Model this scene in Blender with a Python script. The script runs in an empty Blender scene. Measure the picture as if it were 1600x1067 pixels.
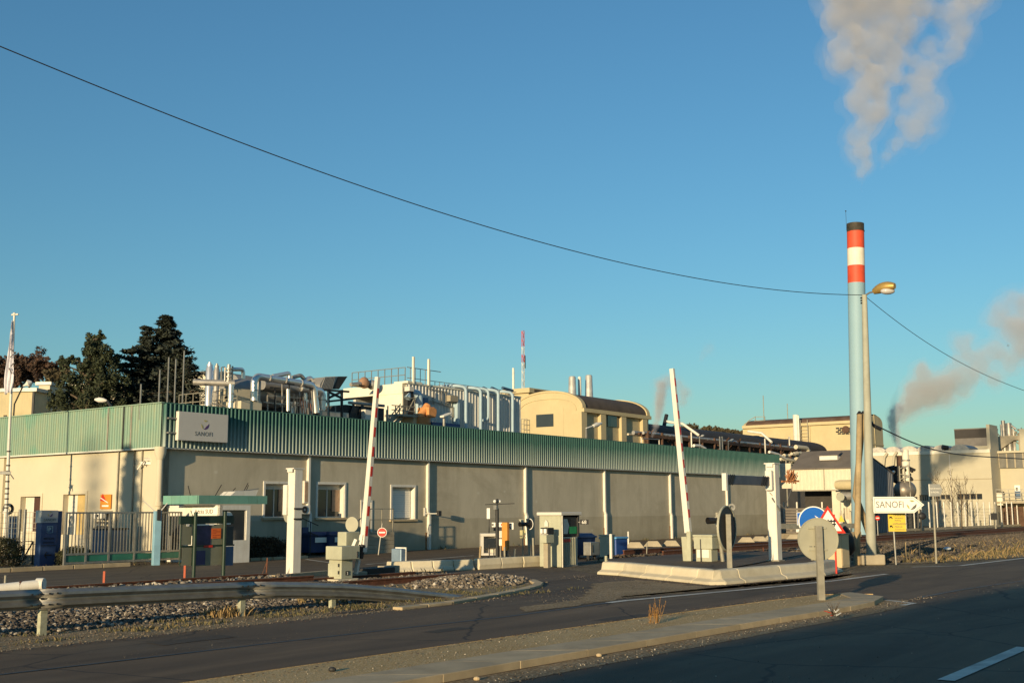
import bpy, math, random
from mathutils import Vector, Matrix, noise as mnoise
random.seed(7)
R_ = random.Random(11)
SC = bpy.context.scene
COL = SC.collection
PI = math.pi

# ------------------------------------------------------------------ camera
F, H0, CZ = 1800.0, 797.0, 1.7
ROLL = math.radians(-.25)
THETA = math.atan((H0 - 533.5) / F)
cam_d = bpy.data.cameras.new('camera')
cam = bpy.data.objects.new('camera', cam_d)
COL.objects.link(cam)
CAMR = Matrix.Rotation(PI / 2 + THETA, 3, 'X') @ Matrix.Rotation(ROLL, 3, 'Z')
cam.matrix_world = Matrix.Translation((0, 0, CZ)) @ CAMR.to_4x4()
cam_d.sensor_width = 36
cam_d.lens = F / 1600 * 36
cam_d.clip_start = .1
cam_d.clip_end = 8000
SC.camera = cam

# ------------------------------------------------------------------ light
SUN_AZ, SUN_EL = math.radians(180 + 25.4), math.radians(8.6)      # azimuth from +Y towards +X
w = bpy.data.worlds.new('World'); SC.world = w; w.use_nodes = True
wn = w.node_tree.nodes; wl = w.node_tree.links
sky = wn.new('ShaderNodeTexSky'); sky.sky_type = 'NISHITA'; sky.sun_disc = False
sky.sun_elevation = SUN_EL; sky.sun_rotation = SUN_AZ
sky.air_density = 1.3; sky.dust_density = 0.3; sky.ozone_density = 4.8; sky.altitude = 100
bg = wn['Background']; bg.inputs['Strength'].default_value = .13
tint = wn.new('ShaderNodeMix'); tint.data_type = 'RGBA'; tint.blend_type = 'MULTIPLY'; tint.inputs[0].default_value = 1; tint.inputs[7].default_value = (.93, 1.07, 1.0, 1)   # white balance of the camera
wl.new(sky.outputs[0], tint.inputs[6]); wl.new(tint.outputs[2], bg.inputs['Color'])
sl = bpy.data.lights.new('sun', 'SUN'); sl.energy = 5.0; sl.angle = math.radians(.5); sl.color = (1, .78, .47)
so = bpy.data.objects.new('sun', sl); COL.objects.link(so)
sd = Vector((math.sin(SUN_AZ) * math.cos(SUN_EL), math.cos(SUN_AZ) * math.cos(SUN_EL), math.sin(SUN_EL)))
so.rotation_euler = sd.to_track_quat('Z', 'Y').to_euler(); so.location = (-20, -40, 30)
SC.view_settings.view_transform = 'Standard'; SC.view_settings.look = 'None'
SC.view_settings.exposure = .28; SC.view_settings.gamma = 1; SC.view_settings.use_curve_mapping = False
SC.cycles.max_bounces = 6; SC.cycles.volume_bounces = 1; SC.cycles.transparent_max_bounces = 12
SC.cycles.use_denoising = True
SC.cycles.volume_step_rate = 1.0; SC.cycles.volume_max_steps = 256

# ------------------------------------------------------------------ frames of reference (surveyed from the picture)
def ray(u, v): return CAMR @ Vector(((u - 800) / F, -(v - 533.5) / F, -1))
def G(u, v, z=0):
    d = ray(u, v); t = (z - CZ) / d.z; return Vector((d.x * t, d.y * t, z))
def P(u, v, y):
    d = ray(u, v); t = y / d.y; return Vector((d.x * t, y, CZ + d.z * t))
_d = ray(2160, 791); AZ = math.atan2(_d.x, _d.y)
C0 = G(245, 878)
AX = Vector((math.sin(AZ), math.cos(AZ), 0)); NX = Vector((-math.cos(AZ), math.sin(AZ), 0))
ROT = PI / 2 - AZ
def W(s, t, z=0): return Vector((C0.x + AX.x * s + NX.x * t, C0.y + AX.y * s + NX.y * t, z))
def st(u, v, z=0):
    q = G(u, v, z) - C0; return q.x * AX.x + q.y * AX.y, q.x * NX.x + q.y * NX.y
def w2l(p): q = p - C0; return q.x * AX.x + q.y * AX.y, q.x * NX.x + q.y * NX.y
def fac(u, v, t=0.):                                  # picture point -> (along facade, height) on the plane at depth t
    d = ray(u, v); o = C0 + NX * t; k = o.dot(NX) / d.dot(NX) if 0 else (o.x * NX.x + o.y * NX.y) / (d.x * NX.x + d.y * NX.y)
    p = d * k; return (p.x - C0.x) * AX.x + (p.y - C0.y) * AX.y, CZ + d.z * k
def side(u, v, s=0.):                                 # picture point -> (depth, height) on the cross plane at s
    d = ray(u, v); o = C0 + AX * s; k = (o.x * AX.x + o.y * AX.y) / (d.x * AX.x + d.y * AX.y)
    p = d * k; return (p.x - C0.x) * NX.x + (p.y - C0.y) * NX.y, CZ + d.z * k

# ------------------------------------------------------------------ materials
def lin(c): return tuple(((x / 255) / 12.92 if x / 255 <= .04045 else ((x / 255 + .055) / 1.055) ** 2.4) for x in c)
MATS = {}
def nd(nt, kind, **kw):
    n = nt.nodes.new(kind)
    for k, v in kw.items():
        if k.startswith('i_'): n.inputs[k[2:].replace('_', ' ')].default_value = v
        else: setattr(n, k, v)
    return n
def ramp(nt, fac, stops):
    r = nt.nodes.new('ShaderNodeValToRGB'); e = r.color_ramp.elements
    while len(e) < len(stops): e.new(.5)
    for i, (p, c) in enumerate(stops):
        e[i].position = p; e[i].color = (*c, 1) if len(c) == 3 else c
    nt.links.new(fac, r.inputs[0]); return r.outputs[0]
def mixc(nt, a, b, f, mode='MIX'):
    m = nt.nodes.new('ShaderNodeMix'); m.data_type = 'RGBA'; m.blend_type = mode
    for sock, val in ((m.inputs[6], a), (m.inputs[7], b), (m.inputs[0], f)):
        if hasattr(val, 'is_output') or isinstance(val, bpy.types.NodeSocket): nt.links.new(val, sock)
        elif isinstance(val, (int, float)): sock.default_value = val
        else: sock.default_value = (*val, 1)
    return m.outputs[2]
def noi(nt, co, sc, det=4, rough=.55, dist=0.):
    n = nd(nt, 'ShaderNodeTexNoise'); n.inputs['Scale'].default_value = sc; n.inputs['Detail'].default_value = det
    n.inputs['Roughness'].default_value = rough; n.inputs['Distortion'].default_value = dist
    nt.links.new(co, n.inputs['Vector']); return n.outputs[0]
def mapv(nt, co, s):
    m = nd(nt, 'ShaderNodeMapping'); m.inputs['Scale'].default_value = s; nt.links.new(co, m.inputs['Vector']); return m.outputs[0]
def M(name, col, rough=.6, metal=0., var=.18, sc=2.5, bump=.15, bsc=40, stain=0., stain_col=(.1, .08, .06), streak=0., spec=.4, rnd=0., attr=None, grime=0.):
    if name in MATS: return MATS[name]
    m = bpy.data.materials.new(name); m.use_nodes = True; nt = m.node_tree; b = nt.nodes['Principled BSDF']
    tc = nd(nt, 'ShaderNodeTexCoord'); co = tc.outputs['Object']
    c1 = tuple(max(0, x * (1 - var)) for x in col); c2 = tuple(min(1, x * (1 + var)) for x in col)
    n1 = noi(nt, co, sc, 6, .6)
    c = ramp(nt, n1, [(.3, c1), (.7, c2)])
    if streak:
        n2 = noi(nt, mapv(nt, co, (5, 5, .35)), 2.2, 5, .65)
        c = mixc(nt, c, stain_col, ramp(nt, n2, [(.5, (0,) * 3), (.78, (streak,) * 3)]))
    if stain:
        n3 = noi(nt, co, .8, 7, .7, .6)
        c = mixc(nt, c, stain_col, ramp(nt, n3, [(.48, (0,) * 3), (.72, (stain,) * 3)]))
    if grime:      # splash dirt on the foot of the thing (object z)
        sx = nd(nt, 'ShaderNodeSeparateXYZ'); nt.links.new(co, sx.inputs[0])
        mm = nd(nt, 'ShaderNodeMath', operation='ADD'); nt.links.new(sx.outputs[2], mm.inputs[0])
        n4 = noi(nt, co, 1.3, 6, .7); nt.links.new(n4, mm.inputs[1])
        c = mixc(nt, c, stain_col, ramp(nt, mm.outputs[0], [(.45, (grime,) * 3), (1.0, (0,) * 3)]))
    if rnd:
        oi = nd(nt, 'ShaderNodeObjectInfo')
        c = mixc(nt, c, (1 - rnd,) * 3, oi.outputs['Random'], 'MULTIPLY')
    if attr:
        a = nd(nt, 'ShaderNodeAttribute'); a.attribute_name = 'tone'
        c = mixc(nt, c, ramp(nt, a.outputs['Fac'], attr), .85)
    nt.links.new(c, b.inputs['Base Color'])
    b.inputs['Roughness'].default_value = rough; b.inputs['Metallic'].default_value = metal
    b.inputs['Specular IOR Level'].default_value = spec
    if bump:
        n5 = noi(nt, co, bsc, 4, .6); bp = nd(nt, 'ShaderNodeBump'); bp.inputs['Strength'].default_value = bump
        bp.inputs['Distance'].default_value = .01; nt.links.new(n5, bp.inputs['Height']); nt.links.new(bp.outputs[0], b.inputs['Normal'])
    MATS[name] = m; return m

def asphalt(name, col, seed=0., patch=.35):
    m = bpy.data.materials.new(name); m.use_nodes = True; nt = m.node_tree; b = nt.nodes['Principled BSDF']
    tc = nd(nt, 'ShaderNodeTexCoord'); co = mapv(nt, tc.outputs['Object'], (1, 1, 1))
    a = noi(nt, mapv(nt, co, (.18, 1.3, 1)), .9, 6, .6, .3)       # wear along the lane
    c = ramp(nt, a, [(.3, tuple(x * (1 - patch) for x in col)), (.7, tuple(x * (1 + patch) for x in col))])
    g = noi(nt, co, 90, 3, .7)
    c = mixc(nt, c, ramp(nt, g, [(.38, (.5,) * 3), (.5, (1,) * 3), (.66, (1.9, 1.8, 1.6))]), 1., 'MULTIPLY')
    g2 = nd(nt, 'ShaderNodeTexVoronoi'); g2.inputs['Scale'].default_value = 34; nt.links.new(co, g2.inputs['Vector'])
    c = mixc(nt, c, (.24, .21, .16), ramp(nt, g2.outputs['Distance'], [(.05, (.8,) * 3), (.13, (0,) * 3)]))
    # tar cracks
    v = nd(nt, 'ShaderNodeTexVoronoi', feature='DISTANCE_TO_EDGE'); v.inputs['Scale'].default_value = .33
    dn = nd(nt, 'ShaderNodeTexNoise'); dn.inputs['Scale'].default_value = 1.6; dn.inputs['Detail'].default_value = 6
    nt.links.new(co, dn.inputs['Vector']); nt.links.new(mixc(nt, co, dn.outputs['Color'], .22), v.inputs['Vector'])
    c = mixc(nt, c, (.012, .011, .01), ramp(nt, v.outputs['Distance'], [(.002, (.75,) * 3), (.008, (0,) * 3)]))
    # dust drifts
    d = noi(nt, co, .45, 7, .7, .8); c = mixc(nt, c, (.16, .12, .075), ramp(nt, d, [(.52, (0,) * 3), (.75, (.55,) * 3)]))
    nt.links.new(c, b.inputs['Base Color']); b.inputs['Roughness'].default_value = .82; b.inputs['Specular IOR Level'].default_value = .3
    bp = nd(nt, 'ShaderNodeBump'); bp.inputs['Strength'].default_value = .25; bp.inputs['Distance'].default_value = .012
    nt.links.new(g, bp.inputs['Height']); nt.links.new(bp.outputs[0], b.inputs['Normal'])
    MATS[name] = m; return m
def gravelly(name, c1, c2, c3, sc=55, bump=.6):
    m = bpy.data.materials.new(name); m.use_nodes = True; nt = m.node_tree; b = nt.nodes['Principled BSDF']
    tc = nd(nt, 'ShaderNodeTexCoord'); co = tc.outputs['Object']
    a = noi(nt, co, .7, 8, .7, .5); c = ramp(nt, a, [(.35, c1), (.65, c2)])
    v = nd(nt, 'ShaderNodeTexVoronoi'); v.inputs['Scale'].default_value = sc; nt.links.new(co, v.inputs['Vector'])
    sp = nd(nt, 'ShaderNodeSeparateColor'); nt.links.new(v.outputs['Color'], sp.inputs[0])
    c = mixc(nt, c, c3, ramp(nt, sp.outputs[0], [(.6, (0,) * 3), (1., (.8,) * 3)]))
    c = mixc(nt, c, ramp(nt, v.outputs['Distance'], [(.3, (1.1,) * 3), (.75, (.5,) * 3)]), .8, 'MULTIPLY')
    nt.links.new(c, b.inputs['Base Color']); b.inputs['Roughness'].default_value = .95; b.inputs['Specular IOR Level'].default_value = .15
    n = noi(nt, co, sc * .6, 4, .7); bp = nd(nt, 'ShaderNodeBump'); bp.inputs['Strength'].default_value = bump; bp.inputs['Distance'].default_value = .03
    nt.links.new(n, bp.inputs['Height']); nt.links.new(bp.outputs[0], b.inputs['Normal'])
    MATS[name] = m; return m

def cladding_mat(name='green_cladding'):
    m = bpy.data.materials.new(name); m.use_nodes = True; nt = m.node_tree; b = nt.nodes['Principled BSDF']
    tc = nd(nt, 'ShaderNodeTexCoord'); co = tc.outputs['Object']
    sx = nd(nt, 'ShaderNodeSeparateXYZ'); nt.links.new(co, sx.inputs[0])
    n = noi(nt, mapv(nt, co, (9, 9, .5)), 1.1, 6, .7)
    n2 = noi(nt, co, .55, 4, .6, .4)
    mm = nd(nt, 'ShaderNodeMath', operation='MULTIPLY_ADD'); nt.links.new(n, mm.inputs[0]); mm.inputs[1].default_value = .9; nt.links.new(sx.outputs[2], mm.inputs[2])
    # chalky bleached paint, washed out towards the drip edge and streaked; fresher green under the coping
    c = ramp(nt, mm.outputs[0], [(.0, (.33, .38, .30)), (.5, (.055, .20, .135))])
    r = [x for x in nt.nodes if x.type == 'VALTORGB'][-1]
    mr = nd(nt, 'ShaderNodeMapRange'); mr.inputs['From Min'].default_value = 4.2; mr.inputs['From Max'].default_value = 5.95
    nt.links.new(mm.outputs[0], mr.inputs['Value']); nt.links.new(mr.outputs[0], r.inputs[0])
    r.color_ramp.elements[0].color = (.36, .41, .36, 1); r.color_ramp.elements[0].position = .05
    r.color_ramp.elements[1].color = (.055, .15, .125, 1); r.color_ramp.elements[1].position = .72
    # west return gets its own paler green mix
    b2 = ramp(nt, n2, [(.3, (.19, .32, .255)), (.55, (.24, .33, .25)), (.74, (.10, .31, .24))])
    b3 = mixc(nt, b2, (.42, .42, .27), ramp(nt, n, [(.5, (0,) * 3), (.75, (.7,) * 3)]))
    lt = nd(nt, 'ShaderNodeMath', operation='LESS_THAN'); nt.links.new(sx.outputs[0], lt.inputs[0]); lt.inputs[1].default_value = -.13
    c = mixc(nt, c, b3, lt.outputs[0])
    nt.links.new(c, b.inputs['Base Color']); b.inputs['Roughness'].default_value = .55; b.inputs['Specular IOR Level'].default_value = .35
    MATS[name] = m; return m

def render_wall_mat():
    m = bpy.data.materials.new('facade_render'); m.use_nodes = True; nt = m.node_tree; b = nt.nodes['Principled BSDF']
    tc = nd(nt, 'ShaderNodeTexCoord'); co = tc.outputs['Object']
    sx = nd(nt, 'ShaderNodeSeparateXYZ'); nt.links.new(co, sx.inputs[0])
    n = noi(nt, co, .5, 8, .65, .3); c = ramp(nt, n, [(.3, (.48, .425, .315)), (.7, (.58, .515, .385))])
    n2 = noi(nt, mapv(nt, co, (1.1, 1.1, .22)), 1.5, 8, .72); c = mixc(nt, c, (.33, .29, .21), ramp(nt, n2, [(.46, (0,) * 3), (.78, (.6,) * 3)]))
    n9 = noi(nt, co, .23, 9, .7, 1.2); c = mixc(nt, c, (.36, .31, .22), ramp(nt, n9, [(.5, (0,) * 3), (.66, (.55,) * 3)]))
    # repair daubs
    v = nd(nt, 'ShaderNodeTexVoronoi'); v.inputs['Scale'].default_value = .9; nt.links.new(mapv(nt, co, (1, 1, 1.4)), v.inputs['Vector'])
    c = mixc(nt, c, (.62, .58, .47), ramp(nt, v.outputs['Distance'], [(.06, (.55,) * 3), (.1, (0,) * 3)]))
    # darker splash band at the foot, painted plinth edge at about 1.1 m
    mm = nd(nt, 'ShaderNodeMath', operation='MULTIPLY_ADD'); nt.links.new(n, mm.inputs[0]); mm.inputs[1].default_value = .8; nt.links.new(sx.outputs[2], mm.inputs[2])
    c = mixc(nt, c, (.34, .30, .21), ramp(nt, mm.outputs[0], [(.5, (.6,) * 3), (1.0, (0,) * 3)]))
    fl = ramp(nt, sx.outputs[2], [(0., (1,) * 3), (1., (1,) * 3)])
    lt = nd(nt, 'ShaderNodeMath', operation='LESS_THAN'); nt.links.new(sx.outputs[2], lt.inputs[0]); lt.inputs[1].default_value = 1.35
    c = mixc(nt, c, mixc(nt, c, (.86, .85, .82), 1., 'MULTIPLY'), lt.outputs[0])
    nt.links.new(c, b.inputs['Base Color']); b.inputs['Roughness'].default_value = .92; b.inputs['Specular IOR Level'].default_value = .15
    n5 = noi(nt, co, 25, 5, .7); bp = nd(nt, 'ShaderNodeBump'); bp.inputs['Strength'].default_value = .12; bp.inputs['Distance'].default_value = .01
    nt.links.new(n5, bp.inputs['Height']); nt.links.new(bp.outputs[0], b.inputs['Normal'])
    MATS['facade_render'] = m; return m

m_asph = asphalt('asphalt', (.112, .076, .043), patch=.45)
m_asph2 = asphalt('asphalt_lane', (.125, .083, .046), patch=.4)
m_asph3 = asphalt('asphalt_yard', (.12, .083, .048), patch=.35)
m_ground = gravelly('earth', (.15, .115, .07), (.22, .17, .10), (.34, .29, .2), 18)
m_grit = gravelly('grit', (.50, .33, .135), (.58, .405, .185), (.70, .55, .33), 60, .12)
m_shoulder = gravelly('shoulder_grit', (.25, .175, .09), (.38, .265, .14), (.55, .44, .29), 36, .3)
m_kerb = M('kerb_concrete', (.50, .39, .235), .9, var=.15, sc=3, bump=.3, bsc=90, stain=.3, stain_col=(.17, .14, .09), rnd=.15)
m_line = M('road_paint', (.62, .58, .48), .7, var=.12, sc=4, stain=.75, stain_col=(.09, .075, .055), bump=.1)
m_whitecon = M('whitewashed_concrete', (.70, .62, .45), .85, var=.1, sc=2, bump=.35, bsc=30, stain=.45, stain_col=(.38, .32, .2), grime=.35, rnd=.08)
m_ballast = M('ballast_stone', (.2, .18, .15), .95, var=.3, sc=5, bump=.4, bsc=40, attr=[(0, (.06, .045, .033)), (.5, (.18, .145, .105)), (.85, (.36, .31, .24)), (1, (.62, .55, .44))])
m_rust = M('rusty_steel', (.13, .052, .028), .85, .2, var=.35, sc=9, bump=.4)
m_railtop = M('rail_head', (.30, .2, .13), .4, .8, var=.2)
m_sleeper = M('sleeper_wood', (.085, .06, .04), .95, var=.3, sc=8, bump=.5, rnd=.3)
m_galv = M('galvanised_steel', (.31, .30, .27), .5, .6, var=.2, sc=5, bump=.15, stain=.35, stain_col=(.2, .17, .12), streak=.3)
m_galvdull = M('dull_galvanised', (.31, .29, .23), .65, .3, var=.2, sc=6, bump=.2, stain=.4, stain_col=(.16, .13, .08))
m_cream = M('cream_render', (.56, .50, .37), .9, var=.06, sc=.6, bump=.12, bsc=30, stain=.16, stain_col=(.56, .44, .27), streak=.18, grime=.25)
m_facade = render_wall_mat()
m_clad = cladding_mat()
m_nearblack = M('near_black', (.05, .045, .04), .9)  # near-black puts the shadow band under the fascia into the soffit colour
m_white = M('white_paint', (.70, .67, .59), .55, var=.06, stain=.3, stain_col=(.42, .35, .24), streak=.4)
m_whitec = M('white_plastic', (.8, .78, .72), .4, var=.03, bump=0)
m_greycab = M('grey_green_cabinet', (.40, .40, .29), .6, var=.12, stain=.5, stain_col=(.3, .28, .2), streak=.3)
m_glass = M('dark_glass', (.03, .035, .04), .06, 0, var=.1, bump=0, spec=.9)
m_blind = M('window_curtain', (.42, .28, .18), .9, var=.2, sc=6)
m_frame = M('window_frame', (.62, .58, .5), .5, var=.05)
m_blue = M('blue_plastic', (.02, .075, .28), .45, var=.12, stain=.2, stain_col=(.1, .1, .12))
m_dblue = M('navy_plastic', (.02, .04, .11), .5, var=.15)
m_steelblue = M('blue_grey_panel', (.07, .13, .22), .5, var=.1)
m_bluepost = M('light_blue_paint', (.22, .40, .50), .55, var=.12, stain=.3, stain_col=(.2, .16, .1))
m_steel = M('polished_steel', (.80, .77, .71), .36, .8, var=.06, sc=3, bump=.05, bsc=12)
m_steeld = M('weathered_steel', (.44, .41, .36), .5, .6, var=.2, sc=3, bump=.1)
m_pipeg = M('grey_insulated_pipe', (.30, .29, .27), .55, .4, var=.15)
m_dark = M('dark_metal', (.035, .035, .035), .6, .3, var=.25)
m_black = M('black_paint', (.018, .018, .02), .5, var=.2)
m_dgreen = M('dark_green_paint', (.018, .04, .026), .45, var=.2)
m_gatepanel = M('green_gate_panel', (.03, .16, .11), .4, var=.3, sc=1.2)
m_canopy = M('green_canopy_panel', (.15, .33, .26), .5, var=.1, stain=.2, stain_col=(.3, .3, .2), rnd=.15)
m_techw = M('pale_metal_wall', (.72, .68, .55), .7, var=.05, stain=.15, stain_col=(.5, .42, .3))
m_techg = M('ribbed_grey_metal', (.58, .57, .53), .6, .0, var=.08, streak=.2)
m_duct = M('pale_blue_duct', (.36, .47, .53), .6, .0, var=.08, streak=.2)
m_yellow = M('ochre_render', (.52, .43, .25), .9, var=.07, sc=.5, stain=.25, stain_col=(.42, .33, .18), streak=.3)
m_yellowd = M('ochre_panel', (.50, .42, .25), .9, var=.12, sc=.8, streak=.4, stain_col=(.33, .28, .18))
m_roof = M('dark_brown_roof', (.085, .065, .05), .9, var=.25, sc=.8, stain=.4, stain_col=(.14, .1, .07))
m_roofd = M('slate_dark_roof', (.038, .034, .032), .8, var=.25, sc=.5)
m_roofg = M('grey_sheet_roof', (.16, .14, .12), .8, var=.15, sc=1, streak=.3, rnd=.1)
m_rackr = M('brown_pipe_rack', (.10, .055, .035), .8, .2, var=.3)
m_ribcream = M('cream_sheet_wall', (.62, .57, .44), .7, var=.06, streak=.3, stain_col=(.4, .33, .2))
m_gwall = M('grey_beige_panel', (.46, .42, .31), .85, var=.05, sc=.6, stain=.15, stain_col=(.42, .36, .25), streak=.15)
m_tower = M('charcoal_cladding', (.15, .14, .13), .8, var=.1)
m_conc = M('bare_concrete', (.36, .31, .22), .9, var=.15, stain=.3, stain_col=(.2, .17, .12), bump=.3)
m_wood = M('weathered_timber', (.36, .27, .15), .9, var=.25, sc=3, streak=.6, stain_col=(.12, .08, .05), bump=.5, bsc=20)
m_red = M('signal_red', (.55, .03, .015), .5, var=.06, bump=0)
m_chred = M('chimney_red', (.60, .075, .03), .6, var=.12, sc=1, streak=.35, stain_col=(.25, .06, .035))
m_chwhite = M('chimney_white', (.72, .67, .55), .6, var=.06, streak=.35, stain_col=(.4, .34, .25))
m_chblue = M('chimney_blue', (.25, .39, .46), .6, var=.05, sc=.4, streak=.15, stain_col=(.3, .38, .38))
m_chblack = M('soot_black', (.05, .042, .03), .7, .2, var=.5, sc=4)
m_orange = M('orange_sheet', (.75, .16, .03), .6, var=.1, sc=9)
m_orangep = M('orange_paint', (.62, .26, .05), .6, var=.15)
m_rosalie = M('rust_orange_cover', (.62, .27, .09), .7, var=.25, sc=5)
m_amber = M('amber_sign', (.62, .25, .03), .5, var=.08)
m_yel = M('yellow_sign', (.68, .50, .06), .6, var=.08)
m_signblue = M('sign_blue', (.01, .12, .48), .4, var=.05, bump=0)
m_signwhite = M('sign_white', (.82, .79, .70), .45, var=.03, bump=0, stain=.1, stain_col=(.6, .55, .45))
m_signgrey = M('sign_back', (.40, .385, .29), .55, .2, var=.08, stain=.2, stain_col=(.28, .26, .18))
m_ink = M('dark_ink', (.04, .038, .045), .6, bump=0)
m_inkb = M('grey_ink', (.13, .13, .12), .6, bump=0)
m_purple = M('logo_violet', (.10, .05, .16), .6, bump=0)
m_olive = M('logo_olive', (.40, .36, .15), .6, bump=0)
m_panelgreen = M('greenish_panel', (.21, .21, .145), .5, var=.1, stain=.2, stain_col=(.12, .12, .08))
m_poster = M('violet_poster', (.05, .04, .09), .5, var=.6, sc=3)
m_bark = M('bark', (.10, .075, .05), .95, var=.3, sc=6, bump=.6)
def leafmat(name, stops, rough=.8):
    m = M(name, (.1, .1, .1), rough, attr=stops, bump=0, spec=.2); return m
m_pine = leafmat('pine_needles', [(0, (.018, .026, .012)), (.5, (.035, .05, .02)), (1, (.075, .085, .03))])
m_cedar = leafmat('cedar_needles', [(0, (.012, .019, .016)), (.5, (.024, .034, .024)), (1, (.05, .06, .035))])
m_autumn = leafmat('russet_leaves', [(0, (.04, .028, .02)), (.5, (.08, .045, .028)), (1, (.14, .07, .04))])
m_olivel = leafmat('olive_leaves', [(0, (.04, .035, .018)), (.5, (.08, .065, .03)), (1, (.15, .11, .05))])
m_hedge = leafmat('hedge_leaves', [(0, (.025, .022, .012)), (.5, (.06, .045, .022)), (1, (.12, .08, .03))])
m_bush = leafmat('bush_leaves', [(0, (.02, .024, .01)), (.5, (.05, .055, .02)), (1, (.1, .1, .035))])
m_grass = leafmat('dry_grass_blades', [(0, (.05, .055, .02)), (.5, (.15, .125, .05)), (1, (.40, .26, .11))])
m_cable = M('black_cable', (.02, .02, .022), .6, bump=0)

# ------------------------------------------------------------------ mesh building
class MB:
    def __init__(s): s.v = []; s.f = []; s.tone = []
    def add(s, vs, fs):
        o = len(s.v); s.v += [tuple(p) for p in vs]; s.f += [tuple(i + o for i in f) for f in fs]; return s
    def box(s, x0, x1, y0, y1, z0, z1):
        if x0 > x1: x0, x1 = x1, x0
        if y0 > y1: y0, y1 = y1, y0
        if z0 > z1: z0, z1 = z1, z0
        return s.add([(x0, y0, z0), (x1, y0, z0), (x1, y1, z0), (x0, y1, z0), (x0, y0, z1), (x1, y0, z1), (x1, y1, z1), (x0, y1, z1)],
                     [(0, 3, 2, 1), (4, 5, 6, 7), (0, 1, 5, 4), (1, 2, 6, 5), (2, 3, 7, 6), (3, 0, 4, 7)])
    def bar(s, p, q, w=.05, h=None, w2=None):
        p = Vector(p); q = Vector(q); h = h or w; d = (q - p).normalized()
        up = Vector((0, 0, 1)) if abs(d.z) < .95 else Vector((0, 1, 0))
        a = d.cross(up).normalized(); b = a.cross(d).normalized(); k = (w2 / w) if w2 else 1
        vs = []
        for c, m in ((p, 1), (q, k)):
            vs += [c - a * w / 2 * m - b * h / 2 * m, c + a * w / 2 * m - b * h / 2 * m, c + a * w / 2 * m + b * h / 2 * m, c - a * w / 2 * m + b * h / 2 * m]
        return s.add(vs, [(0, 1, 2, 3), (7, 6, 5, 4), (0, 4, 5, 1), (1, 5, 6, 2), (2, 6, 7, 3), (3, 7, 4, 0)])
    def tube(s, pts, r, n=10, caps=True, closed=False):
        pts = [Vector(p) for p in pts]; N = len(pts); rs = r if isinstance(r, (list, tuple)) else [r] * N
        o = len(s.v); prev = None
        for i, p in enumerate(pts):
            d = ((pts[min(i + 1, N - 1)] - p).normalized() + (p - pts[max(i - 1, 0)]).normalized())
            if d.length < 1e-6: d = Vector((0, 0, 1))
            d.normalize()
            if prev is None:
                up = Vector((0, 0, 1)) if abs(d.z) < .9 else Vector((1, 0, 0)); a = d.cross(up).normalized()
            else:
                a = (prev - d * prev.dot(d)).normalized()
            prev = a; b = d.cross(a)
            for k in range(n):
                t = 2 * PI * k / n; q = p + (a * math.cos(t) + b * math.sin(t)) * rs[i]; s.v.append(tuple(q))
        for i in range(N - 1):
            for k in range(n):
                k2 = (k + 1) % n; s.f.append((o + i * n + k, o + (i + 1) * n + k, o + (i + 1) * n + k2, o + i * n + k2))
        if caps:
            s.f.append(tuple(o + k for k in range(n))); s.f.append(tuple(o + (N - 1) * n + k for k in range(n - 1, -1, -1)))
        return s
    def cyl(s, p, q, r, r2=None, n=12): return s.tube([p, q], [r, r if r2 is None else r2], n)
    def prism(s, poly, vec):          # poly: 3d points, extruded by vec
        n = len(poly); vec = Vector(vec); P_ = [Vector(p) for p in poly]
        return s.add(P_ + [p + vec for p in P_], [tuple(range(n - 1, -1, -1)), tuple(range(n, 2 * n))] + [(i, (i + 1) % n, n + (i + 1) % n, n + i) for i in range(n)])
    def disc(s, c, r, axis, th, n=32, rz=None):
        c = Vector(c); d = Vector(axis).normalized(); return s.tube([c - d * th / 2, c + d * th / 2], r, n)
    def ring(s, c, r0, r1, axis, th, n=32):
        c = Vector(c); d = Vector(axis).normalized(); up = Vector((0, 0, 1)) if abs(d.z) < .9 else Vector((1, 0, 0))
        a = d.cross(up).normalized(); b = d.cross(a); vs = []
        for k in range(n):
            t = 2 * PI * k / n; e = a * math.cos(t) + b * math.sin(t)
            vs += [c + e * r0 - d * th / 2, c + e * r1 - d * th / 2, c + e * r1 + d * th / 2, c + e * r0 + d * th / 2]
        fs = []
        for k in range(n):
            o, q = 4 * k, 4 * ((k + 1) % n)
            fs += [(o + i, q + i, q + (i + 1) % 4, o + (i + 1) % 4) for i in range(4)]
        return s.add(vs, fs)
    def ball(s, c, r, n=10, m=7, sq=(1, 1, 1)):
        c = Vector(c); o = len(s.v); s.v.append(tuple(c + Vector((0, 0, r * sq[2]))))
        for i in range(1, m):
            ph = PI * i / m
            for k in range(n):
                t = 2 * PI * k / n; s.v.append((c.x + r * sq[0] * math.sin(ph) * math.cos(t), c.y + r * sq[1] * math.sin(ph) * math.sin(t), c.z + r * sq[2] * math.cos(ph)))
        s.v.append(tuple(c - Vector((0, 0, r * sq[2])))); e = len(s.v) - 1
        for k in range(n): s.f.append((o, o + 1 + k, o + 1 + (k + 1) % n)); s.f.append((e, e - n + (k + 1) % n, e - n + k))
        for i in range(m - 2):
            for k in range(n):
                a = o + 1 + i * n + k; b = o + 1 + i * n + (k + 1) % n; s.f.append((a, a + n, b + n, b))
        return s
    def quad(s, a, b, c, d): return s.add([a, b, c, d], [(0, 1, 2, 3)])
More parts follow.
